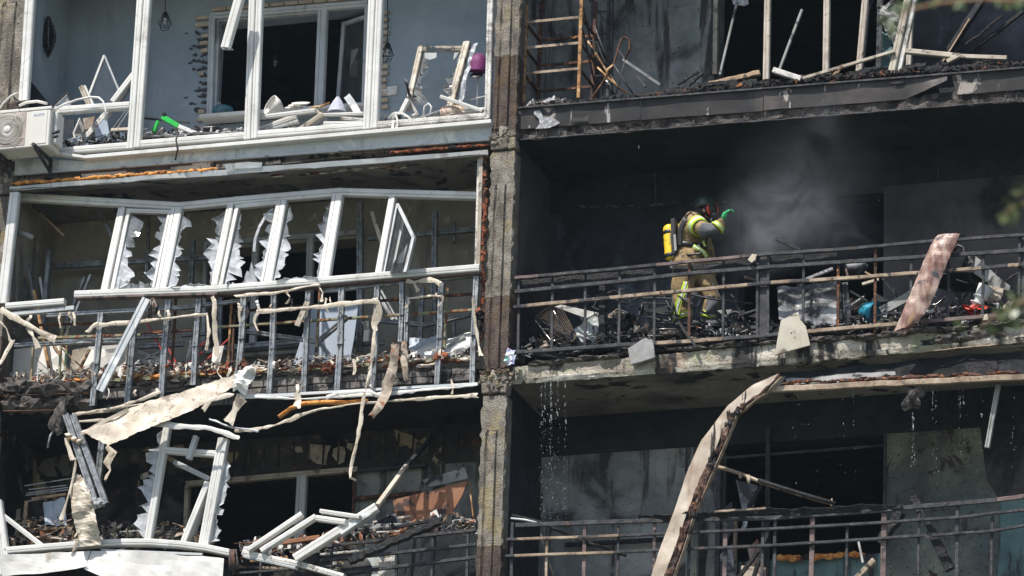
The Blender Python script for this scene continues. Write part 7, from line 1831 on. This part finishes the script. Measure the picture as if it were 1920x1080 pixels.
# ------------------------------------------------------------------ smoke
def smoke():
    g = G()
    a, b = P(1280, 560, 0.0), P(1760, 150, 0.0)
    g.box((a.x, -0.65, a.z), (b.x, 1.19, b.z))
    o = g.obj('smoke', 'black')
    tag(o, 'grey smoke drifting up in the middle right balcony', 'smoke', kind='stuff')
    M = bpy.data.materials.new('smoke')
    M.use_nodes = True
    t = M.node_tree
    t.nodes.clear()
    out = _n(t, "ShaderNodeOutputMaterial")
    vol = _n(t, "ShaderNodeVolumePrincipled")
    vol.inputs["Color"].default_value = (0.72, 0.76, 0.82, 1)
    vol.inputs["Anisotropy"].default_value = 0.1
    geo = _n(t, "ShaderNodeNewGeometry")
    acc = None

    def blob(c, r, k):
        nonlocal acc
        mp = _n(t, "ShaderNodeVectorMath", operation='SUBTRACT')
        t.links.new(geo.outputs["Position"], mp.inputs[0])
        mp.inputs[1].default_value = c
        dv = _n(t, "ShaderNodeVectorMath", operation='DIVIDE')
        t.links.new(mp.outputs[0], dv.inputs[0])
        dv.inputs[1].default_value = r
        ln = _n(t, "ShaderNodeVectorMath", operation='LENGTH')
        t.links.new(dv.outputs[0], ln.inputs[0])
        mr = _n(t, "ShaderNodeMapRange", interpolation_type='SMOOTHSTEP')
        t.links.new(ln.outputs["Value"], mr.inputs[0])
        mr.inputs[1].default_value = 0
        mr.inputs[2].default_value = 1
        mr.inputs[3].default_value = k
        mr.inputs[4].default_value = 0
        if acc is None:
            acc = mr.outputs[0]
        else:
            s = _n(t, "ShaderNodeMath", operation='ADD')
            t.links.new(acc, s.inputs[0])
            t.links.new(mr.outputs[0], s.inputs[1])
            acc = s.outputs[0]
    blob(P(1480, 415, 0.55), (0.95, 0.8, 0.60), 0.75)
    blob(P(1420, 470, 0.55), (0.55, 0.7, 0.40), 0.5)
    blob(P(1580, 440, 0.8), (0.7, 0.5, 0.5), 0.45)
    blob(P(1520, 320, 0.35), (1.1, 0.8, 0.75), 0.20)
    blob(P(1545, 225, -0.3), (0.35, 0.35, 0.40), 0.13)
    nz = _n(t, "ShaderNodeTexNoise")
    nz.inputs["Scale"].default_value = 2.2
    nz.inputs["Detail"].default_value = 5
    nz.inputs["Distortion"].default_value = 1.8
    t.links.new(geo.outputs["Position"], nz.inputs["Vector"])
    mr = _n(t, "ShaderNodeMapRange", interpolation_type='SMOOTHSTEP')
    t.links.new(nz.outputs["Fac"], mr.inputs[0])
    mr.inputs[1].default_value = 0.33
    mr.inputs[2].default_value = 0.72
    mr.inputs[3].default_value = 0.15
    mr.inputs[4].default_value = 1
    mu = _n(t, "ShaderNodeMath", operation='MULTIPLY')
    t.links.new(mr.outputs[0], mu.inputs[0])
    t.links.new(acc, mu.inputs[1])
    m2 = _n(t, "ShaderNodeMath", operation='MULTIPLY')
    t.links.new(mu.outputs[0], m2.inputs[0])
    m2.inputs[1].default_value = 1.8
    t.links.new(m2.outputs[0], vol.inputs["Density"])
    t.links.new(vol.outputs[0], out.inputs["Volume"])
    o.data.materials.clear()
    o.data.materials.append(M)


smoke()


def haze():
    o = G().box((-310, -310, -20.5), (310, 310, 11)).obj('haze', 'black')
    o['kind'] = 'stuff'
    M = bpy.data.materials.new('haze')
    M.use_nodes = True
    t = M.node_tree
    t.nodes.clear()
    out = _n(t, "ShaderNodeOutputMaterial")
    vol = _n(t, "ShaderNodeVolumePrincipled")
    vol.inputs["Color"].default_value = (0.70, 0.84, 1.0, 1)
    vol.inputs["Density"].default_value = 0.00018
    t.links.new(vol.outputs[0], out.inputs["Volume"])
    o.data.materials.clear()
    o.data.materials.append(M)


haze()

# ------------------------------------------------------------------ tree near the camera, blurred twigs at the right edge
def PD(x, y, dist):
    d = (Fw * FPX + Rt * (x - 960) - Up * (y - 540)).normalized()
    return CAM + d * dist


TD = 13.0
tcx = PD(2500, 900, TD)
TR = T('tree', 'tree whose out-of-focus leafy twigs hang in at the right edge', 'tree', (tcx.x, tcx.y, -19.45))
G().tube([(tcx.x, tcx.y, -19.5), (tcx.x + 0.05, tcx.y, tcx.z - 2), (tcx.x - 0.1, tcx.y, tcx.z + 1.5), (tcx.x + 0.1, tcx.y, tcx.z + 4)], 0.22, 12, r2=0.08).obj('trunk', 'twig', TR)
lg = G()
tw = G()
base = Vector((tcx.x, tcx.y, tcx.z + 0.5))
brs = [[PD(2300, 40, TD), PD(1990, -15, TD), PD(1900, 3, TD), PD(1840, -2, TD), PD(1760, 6, TD), PD(1700, 20, TD), PD(1672, 45, TD)],
       [PD(2300, 300, TD), PD(2000, 370, TD), PD(1925, 380, TD), PD(1890, 395, TD), PD(1885, 420, TD)],
       [PD(2300, 620, TD), PD(2000, 540, TD), PD(1930, 560, TD), PD(1885, 585, TD), PD(1850, 600, TD), PD(1836, 622, TD)],
       [PD(1930, 345, TD), PD(1912, 365, TD)]]
for bidx, bpts in enumerate(brs):
    pts = ([base + Vector((0, 0, -1.2 + bidx * 0.2))] if bidx < 3 else []) + bpts
    tw.tube(pts, 0.012 if bidx < 3 else 0.004, 6, r2=0.002)
vis = [(1672, 50, 11, 16, 11), (1692, 12, 14, 14, 9), (1664, 30, 8, 14, 5), (1735, 2, 20, 7, 6), (1796, 4, 14, 8, 8), (1890, 3, 30, 7, 10), (1898, 392, 16, 16, 16), (1908, 352, 9, 12, 8), (1887, 405, 10, 12, 8), (1892, 580, 26, 20, 24), (1905, 560, 16, 20, 12), (1864, 615, 12, 10, 6), (1905, 600, 18, 16, 12), (1800, 600, 8, 8, 3)]
for (x, y, sx, sy, n) in vis:
    for k in range(n):
        c = PD(x + rnd.gauss(0, 0.5) * sx, y + rnd.gauss(0, 0.5) * sy, TD + rnd.uniform(-.15, .15))
        L_ = rnd.uniform(0.018, 0.034)
        d = Vector((rnd.uniform(-1, 1), rnd.uniform(-.5, .5), rnd.uniform(-1, .5))).normalized()
        s_ = d.cross(Vector((rnd.uniform(-1, 1), 1, rnd.uniform(-1, 1)))).normalized()
        lg.add([c, c + d * L_ * 0.5 + s_ * L_ * 0.28, c + d * L_, c + d * L_ * 0.5 - s_ * L_ * 0.28], [(0, 1, 2, 3)])
for k in range(5200):   # the crown outside the frame
    c = base + Vector((rnd.gauss(0.6, 0.75), rnd.gauss(0, 0.8), rnd.gauss(1.2, 1.3)))
    v = c - CAM
    zz = v.dot(Fw)
    px = 960 + FPX * v.dot(Rt) / zz
    if px < 2100:
        continue
    L_ = rnd.uniform(0.03, 0.06)
    d = Vector((rnd.uniform(-1, 1), rnd.uniform(-1, 1), rnd.uniform(-1, .5))).normalized()
    s_ = d.cross(Vector((rnd.uniform(-1, 1), 1, rnd.uniform(-1, 1)))).normalized()
    lg.add([c, c + d * L_ * 0.5 + s_ * L_ * 0.3, c + d * L_, c + d * L_ * 0.5 - s_ * L_ * 0.3], [(0, 1, 2, 3)])
tw.obj('branches', 'twig', TR)
lv = lg.obj('leaves', 'leaf', TR)
lv['kind'] = 'stuff'
# ================================================================== firefighter
FM = T('person', 'firefighter in tan turnout gear with yellow air cylinder, helmet and mask, raising a green-gloved hand', 'person', P(1305, 612, 0.5))


def skin(name, chain, edges, mat, parent, sub=2, root=0):
    """chain: [(px, py, Y, rx, ry)] ; edges between indices ; continuous skinned surface"""
    loc = Vector(parent['_loc'])
    me = bpy.data.meshes.new(name)
    me.from_pydata([P(c[0], c[1], c[2]) - loc for c in chain], edges, [])
    o = bpy.data.objects.new(name, me)
    COL.objects.link(o)
    o.parent = parent
    o['_loc'] = tuple(loc)
    md = o.modifiers.new('Skin', 'SKIN')
    md.use_smooth_shade = True
    for i, c in enumerate(chain):
        v = me.skin_vertices[0].data[i]
        v.radius = (c[3], c[4] if len(c) > 4 else c[3])
        v.use_root = (i == root)
    sb = o.modifiers.new('Subsurf', 'SUBSURF')
    sb.levels = sb.render_levels = sub
    me.materials.append(MT[mat])
    if mat in ('turnout', 'turngrey', 'glovegreen'):
        tx = bpy.data.textures.new('folds', 'CLOUDS')
        tx.noise_scale = 0.075
        ds = o.modifiers.new('Displace', 'DISPLACE')
        ds.texture = tx
        ds.texture_coords = 'GLOBAL'
        ds.strength = 0.055 if mat != 'glovegreen' else 0.01
        ds.mid_level = 0.5
    return o


YF = 0.52
body = [
    (1295, 494, YF, 0.18, 0.17),        # 0 pelvis
    (1289, 471, YF, 0.165, 0.155),        # 1 waist
    (1288, 449, YF, 0.170, 0.165),        # 2
    (1294, 425, YF, 0.178, 0.18),        # 3 chest
    (1304, 409, YF, 0.10, 0.11),         # 4 collar
    (1313, 399, YF, 0.065, 0.065),       # 5 neck
    (1321, 391, YF, 0.085, 0.085),       # 6 head
    (1303, 419, YF - 0.17, 0.10, 0.10),  # 7 right shoulder
    (1320, 431, YF - 0.26, 0.086, 0.084),  # 8
    (1340, 431, YF - 0.28, 0.074, 0.072),  # 9 elbow
    (1350, 421, YF - 0.27, 0.060, 0.060),  # 10 forearm
    (1356, 412, YF - 0.26, 0.048, 0.048),  # 11 wrist
    (1308, 418, YF + 0.16, 0.085, 0.085),  # 12 left shoulder
    (1326, 455, YF + 0.22, 0.07, 0.07),    # 13
    (1332, 488, YF + 0.22, 0.06, 0.06),    # 14 elbow
    (1336, 520, YF + 0.16, 0.045, 0.045),  # 15 wrist
    (1284, 512, YF - 0.10, 0.14, 0.14),  # 16 right hip
    (1279, 538, YF - 0.10, 0.125, 0.125),   # 17 thigh
    (1278, 560, YF - 0.10, 0.108, 0.108),  # 18 knee
    (1276, 584, YF - 0.08, 0.10, 0.10),   # 19 calf
    (1282, 603, YF - 0.06, 0.078, 0.08),   # 20 ankle
    (1314, 512, YF + 0.10, 0.13, 0.13),  # 21 left hip
    (1327, 536, YF + 0.08, 0.125, 0.125),   # 22
    (1335, 560, YF + 0.06, 0.104, 0.104),  # 23 knee
    (1330, 582, YF + 0.05, 0.092, 0.092),   # 24
    (1323, 600, YF + 0.05, 0.070, 0.07),   # 25 ankle
]
ed = [(0, 1), (1, 2), (2, 3), (3, 4), (4, 5), (5, 6), (3, 7), (7, 8), (8, 9), (9, 10), (10, 11), (3, 12), (12, 13), (13, 14), (14, 15), (0, 16), (16, 17), (17, 18), (18, 19), (19, 20), (0, 21), (21, 22), (22, 23), (23, 24), (24, 25)]
skin('body', body, ed, 'turnout', FM)
# grey reinforcement on the raised sleeve and the knees
skin('sleeve_patch', [(1315, 430, YF - 0.255, 0.092), (1325, 433, YF - 0.275, 0.090), (1336, 432, YF - 0.285, 0.084), (1345, 427, YF - 0.285, 0.072)], [(0, 1), (1, 2), (2, 3)], 'turngrey', FM)
skin('knee_patch', [(1297, 543, YF - 0.12, 0.08), (1296, 560, YF - 0.13, 0.08), (1292, 574, YF - 0.12, 0.07)], [(0, 1), (1, 2)], 'turngrey', FM)
skin('knee_patch', [(1337, 560, YF - 0.02, 0.07), (1334, 580, YF - 0.02, 0.068), (1327, 592, YF - 0.01, 0.06)], [(0, 1), (1, 2)], 'turngrey', FM)


def band(a, b, r0, r1, mat, name='reflective_band', sq=1.0):
    """tape around a limb: short tube from a to b"""
    A, B_ = P(*a), P(*b)
    ax = (B_ - A)
    g = G()
    n = 20
    prof = [(r0 - 0.012, -0.002), (r0, 0.0), (r1, ax.length), (r1 - 0.012, ax.length + 0.002)]
    g.lathe(A, ax, prof, n, squash=sq)
    return g.obj(name, mat, FM)


def tape(a, b, r0, r1, sq=1.0):
    A, B_ = Vector(a), Vector(b)
    L_ = lambda t: tuple(A.lerp(B_, t))
    band(L_(0), L_(0.34), r0, r0, 'hivis', sq=sq)
    band(L_(0.34), L_(0.66), r0 + 0.001, r1 + 0.001, 'silver', sq=sq)
    band(L_(0.66), L_(1), r1, r1, 'hivis', sq=sq)


tape((1306, 421, YF - 0.18), (1313, 427, YF - 0.235), 0.104, 0.100)
tape((1344, 428, YF - 0.282), (1350, 422, YF - 0.275), 0.082, 0.070)
tape((1277, 588, YF - 0.08), (1280, 598, YF - 0.065), 0.118, 0.108)
tape((1327, 589, YF + 0.04), (1324, 598, YF + 0.04), 0.108, 0.10)
# tape down the side of the right leg, on the jacket hem and on the back of the collar
for (pa, w_) in (([(1287, 528, YF - 0.255), (1282, 545, YF - 0.245), (1275, 560, YF - 0.235), (1270, 575, YF - 0.215), (1268, 590, YF - 0.20)], 11), ([(1300, 461, YF - 0.185), (1311, 466, YF - 0.19), (1321, 474, YF - 0.16), (1325, 482, YF - 0.13)], 7), ([(1271, 424, YF - 0.12), (1279, 423, YF - 0.16)], 8), ([(1318, 452, YF - 0.17), (1322, 462, YF - 0.15)], 4)):
    G().strip([(p[0], p[1], p[2]) for p in pa], w_, 2, 0.006, 0.0).obj('reflective_tape', 'hivis', FM, solid=0.006)
    G().strip([(p[0], p[1], p[2] - 0.007) for p in pa], w_ * 0.32, 1, 0.003, 0.0).obj('reflective_tape', 'silver', FM, solid=0.004)
# jacket hem flares below the belt
G().lathe(P(1291, 474, YF), (0.06, 0, -1), [(0.175, -0.03), (0.198, 0.02), (0.212, 0.09), (0.204, 0.10), (0.18, 0.03)], 26, squash=0.85).obj('jacket_hem', 'turnout', FM)
# belt and harness
G().lathe(P(1289, 467, YF), (0.12, 0, 1), [(0.180, -0.03), (0.193, -0.025), (0.193, 0.025), (0.180, 0.03)], 26, squash=0.95).obj('belt', 'black', FM)
G().strip([(1297, 400, YF - 0.12), (1284, 410, YF - 0.21), (1275, 430, YF - 0.21), (1274, 460, YF - 0.19)], 7, 2, 0.004, 0).obj('shoulder_strap', 'black', FM, solid=0.012)
G().strip([(1296, 402, YF - 0.12), (1309, 410, YF - 0.18), (1314, 425, YF - 0.2)], 5, 2, 0.004, 0).obj('shoulder_strap', 'black', FM, solid=0.012)
G().tube([P(*q) for q in ((1305, 404, YF - .15), (1313, 408, YF - .18), (1319, 414, YF - .16))], 0.008).obj('air_hose', 'silver', FM)
G().tube([P(*q) for q in ((1272, 470, YF - .1), (1290, 478, YF - .2), (1312, 476, YF - .2), (1322, 464, YF - .1), (1334, 412, YF - .08), (1338, 402, YF - 0.02))], 0.012).obj('air_hose', 'black', FM)
G().strip([(1304, 464, YF - 0.18), (1312, 462, YF - 0.185)], 6, 1, 0.002, 0).obj('buckle', 'silver', FM, solid=0.01)

# head: face strip, mask with red ring, hood and helmet
G().lump(P(1327, 393, YF - 0.01), 0.078, 3, 0.06, (1.0, 0.85, 1.2)).obj('face', 'skin', FM)
G().lump(P(1320, 394, YF - 0.08), 0.018, 2, 0.1, (0.9, 0.5, 1.5)).obj('ear', 'skin', FM)
G().lump(P(1313, 399, YF), 0.092, 3, 0.08, (1.0, 1.0, 0.95)).obj('hood', 'black', FM)
mc, md_ = P(1335, 392, YF - 0.03), Vector((0.86, -0.5, -0.05)).normalized()
G().lathe(mc - md_ * 0.03, md_, [(0.085, -0.02), (0.088, 0.0), (0.080, 0.03), (0.068, 0.035)], 22).obj('mask_body', 'black', FM)
G().lathe(mc + md_ * 0.002, md_, [(0.066, -0.003), (0.084, 0.0), (0.080, 0.016), (0.064, 0.012)], 22).obj('mask_ring', 'maskred', FM)
G().lathe(mc, md_, [(0.068, 0.004), (0.05, 0.024), (0.0, 0.034)], 18).obj('visor', 'visor', FM)
G().lathe(P(1338, 402, YF - 0.05), (0.7, -0.4, -0.6), [(0.0, -0.02), (0.035, -0.02), (0.038, 0.035), (0.025, 0.05), (0.0, 0.05)], 14).obj('breathing_valve', 'black', FM)
hc = P(1321, 388, YF)
hup = Vector((-0.12, 0, 1)).normalized()
G().lathe(hc, hup, [(0.128, -0.035), (0.142, -0.03), (0.132, 0.0), (0.122, 0.05), (0.09, 0.095), (0.045, 0.118), (0.0, 0.124)], 26, squash=0.9).obj('helmet', 'helmet', FM)
G().beam(hc + hup * 0.05 + Vector((-0.12, 0, 0)), hc + hup * 0.06 + Vector((0.11, 0, 0.0)), 0.03, 0.02, side=(0, 0, 1)).obj('helmet_ridge', 'helmet', FM)
G().strip([(1307, 392, YF - .06), (1303, 402, YF - .06), (1306, 408, YF - 0.05)], 9, 2, 0.006, 0).obj('neck_cloth', 'turngrey', FM, solid=0.006)


# gloved hands: palm and five separate bent fingers
def hand(w_, d, palm_n, mat, curl=0.5, s=1.0, thumb=1):
    """w_ wrist point, d hand direction, palm_n palm normal"""
    w_, d, n = Vector(w_), Vector(d).normalized(), Vector(palm_n).normalized()
    sd = d.cross(n).normalized()
    loc = Vector(FM['_loc'])
    vs, rs, es = [], [], []

    def v(p, r):
        vs.append(p - loc)
        rs.append(r * s)
        return len(vs) - 1
    a = v(w_, 0.034)
    b = v(w_ + d * 0.04 * s, 0.036)
    c_ = v(w_ + d * 0.075 * s, 0.038)
    es += [(a, b), (b, c_)]
    me = bpy.data.meshes.new('glove')
    me.from_pydata(vs, es, [])
    o = bpy.data.objects.new('glove', me)
    COL.objects.link(o)
    o.parent = FM
    o['_loc'] = FM['_loc']
    md = o.modifiers.new('Skin', 'SKIN')
    md.use_smooth_shade = True
    for i, r in enumerate(rs):
        q = me.skin_vertices[0].data[i]
        q.radius = (r, r * 0.62) if i else (r, r * 0.8)
        q.use_root = i == 0
    sb = o.modifiers.new('Subsurf', 'SUBSURF')
    sb.levels = sb.render_levels = 2
    me.materials.append(MT[mat])
    ln = [0.066, 0.078, 0.074, 0.058]
    for k in range(4):
        off = sd * ((1.5 - k) * 0.020 * s)
        p0 = w_ + d * 0.070 * s + off
        pts = [p0]
        ang = 0.0
        dirn = d.copy()
        for q in range(3):
            ang += curl * (0.55 + 0.15 * q) + rnd.uniform(-.05, .05)
            dirn = (d * math.cos(ang) + n * math.sin(ang)).normalized()
            pts.append(pts[-1] + dirn * ln[k] * s / 2.6)
        me2 = bpy.data.meshes.new('finger')
        me2.from_pydata([p - loc for p in pts], [(0, 1), (1, 2), (2, 3)], [])
        f = bpy.data.objects.new('finger', me2)
        COL.objects.link(f)
        f.parent = o
        md = f.modifiers.new('Skin', 'SKIN')
        md.use_smooth_shade = True
        for i in range(4):
            r = (0.0125 - 0.0016 * i) * s
            me2.skin_vertices[0].data[i].radius = (r, r)
        me2.skin_vertices[0].data[0].use_root = True
        sb = f.modifiers.new('Subsurf', 'SUBSURF')
        sb.levels = sb.render_levels = 1
        me2.materials.append(MT[mat])
    p0 = w_ + d * 0.025 * s + sd * 0.028 * s * thumb
    pts = [p0, p0 + (d * 0.6 + sd * thumb * 0.9 + n * 0.3).normalized() * 0.034 * s, p0 + (d * 0.9 + sd * thumb * 0.8 + n * 0.6).normalized() * 0.064 * s]
    me2 = bpy.data.meshes.new('thumb')
    me2.from_pydata([p - loc for p in pts], [(0, 1), (1, 2)], [])
    f = bpy.data.objects.new('thumb', me2)
    COL.objects.link(f)
    f.parent = o
    md = f.modifiers.new('Skin', 'SKIN')
    md.use_smooth_shade = True
    for i in range(3):
        r = (0.016 - 0.002 * i) * s
        me2.skin_vertices[0].data[i].radius = (r, r)
    me2.skin_vertices[0].data[0].use_root = True
    sb = f.modifiers.new('Subsurf', 'SUBSURF')
    sb.levels = sb.render_levels = 1
    me2.materials.append(MT[mat])
    return o


hand(P(1355, 412, YF - 0.26), P(1361, 399, YF - 0.26) - P(1355, 412, YF - 0.26), (0.8, 0.5, -0.1), 'glovegreen', 0.95, 1.2)
hand(P(1336, 520, YF + 0.12), P(1338, 536, YF + 0.08) - P(1336, 520, YF + 0.12), (-0.7, 0.1, 0.1), 'glovegreen', 0.5, 1.15)
# boots
for (x, y, Y) in ((1284, 604, YF - 0.06), (1327, 603, YF + 0.03)):
    g = G()
    c = P(x, y, Y)
    g.lump(c + Vector((0.03, 0, -0.03)), 0.10, 3, 0.08, (1.35, 0.75, 0.62))
    g.lump(c + Vector((-0.03, 0, 0.04)), 0.075, 3, 0.05, (1.0, 0.95, 1.2))
    g.obj('boot', 'turngrey', FM)
    G().lump(c + Vector((0.035, 0, -0.075)), 0.105, 2, 0.02, (1.35, 0.78, 0.16)).obj('sole', 'black', FM)

# breathing apparatus on the back
ca, cb_ = P(1259, 488, YF - 0.10), P(1254.5, 422, YF - 0.10)
ax_ = (cb_ - ca)
H_ = ax_.length
ax_.normalize()
cy = G().lathe(ca, ax_, [(0.02, 0.0), (0.055, 0.008), (0.067, 0.03), (0.068, 0.06), (0.068, H_ - 0.055), (0.062, H_ - 0.025), (0.04, H_ - 0.005), (0.0, H_)], 26).obj('air_cylinder', 'cylyellow', FM)
G().lathe(ca + ax_ * 0.004, ax_, [(0.021, 0.0), (0.057, 0.008), (0.0695, 0.03), (0.0695, 0.06), (0.067, 0.062)], 26).obj('cylinder_cap', 'black', cy)
G().lathe(ca + ax_ * (H_ - 0.115), ax_, [(0.067, 0), (0.071, 0.002), (0.071, 0.04), (0.067, 0.042)], 26).obj('cylinder_strap', 'black', cy)


def wrap(name, mat, u0, u1, h0, h1, r=0.0697, th=0.0):
    """curved label on the cylinder between angles u0..u1 (0 faces the camera side)"""
    vw = Vector((0.3, -0.95, 0))
    a = (vw - ax_ * vw.dot(ax_)).normalized()
    b = ax_.cross(a).normalized()
    g = G()
    vs, fs = [], []
    n = 8
    for i in range(n + 1):
        u = u0 + (u1 - u0) * i / n
        for h in (h0, h1):
            vs.append(ca + ax_ * h + (a * math.cos(u) + b * math.sin(u)) * r)
    for i in range(n):
        fs.append((2 * i, 2 * i + 1, 2 * i + 3, 2 * i + 2))
    return g.add(vs, fs, 0, True).obj(name, mat, cy, solid=0.001)


wrap('label_sticker', 'silver', 0.15, 1.25, 0.01, 0.12, 0.0712)
wrap('strap_buckle', 'cylyellow', 0.1, 0.45, H_ - 0.118, H_ - 0.07, 0.073)
# maker's lettering reads up the cylinder
cu = bpy.data.curves.new('lettering', 'FONT')
cu.body = "Dräger"
cu.size = 0.045
cu.extrude = 0.0004
tmp = bpy.data.objects.new('lettering_tmp', cu)
COL.objects.link(tmp)
bpy.context.view_layer.update()
me = bpy.data.meshes.new_from_object(tmp.evaluated_get(bpy.context.evaluated_depsgraph_get()))
bpy.data.objects.remove(tmp)
vw = Vector((0.3, -0.95, 0))
a_ = (vw - ax_ * vw.dot(ax_)).normalized()
b_ = ax_.cross(a_).normalized()
R_ = 0.0705
loc = Vector(cy['_loc'])
for v in me.vertices:
    h = 0.15 + v.co.x
    u = (v.co.y - 0.015) / R_
    p = ca + ax_ * h + (a_ * math.cos(u) + b_ * math.sin(-u)) * (R_ + v.co.z)
    v.co = p - loc
me.materials.clear()
me.materials.append(MT['greyboard'])
lo = bpy.data.objects.new('lettering', me)
COL.objects.link(lo)
lo.parent = cy
G().lathe(ca - ax_ * 0.002, -ax_, [(0.018, 0), (0.018, 0.05), (0.03, 0.052), (0.03, 0.07), (0.0, 0.075)], 12).obj('valve', 'silver', cy)
G().tube([ca - ax_ * 0.04, ca - ax_ * 0.06 + Vector((0.05, -0.02, 0))], 0.014).obj('valve', 'silver', cy)
G().lathe(ca - ax_ * 0.07, -ax_, [(0.0, 0), (0.028, 0.0), (0.03, 0.05), (0.0, 0.055)], 12).obj('hand_wheel', 'black', cy)
G().beam(P(1267, 480, YF - 0.14), P(1265, 414, YF - 0.14), 0.05, 0.16).obj('back_plate', 'black', FM)
G().beam(P(1267, 470, YF - 0.225), P(1265, 440, YF - 0.225), 0.025, 0.012).obj('plate_badge', 'greyboard', FM)

for o in bpy.data.objects:
    if '_loc' in o:
        del o['_loc']
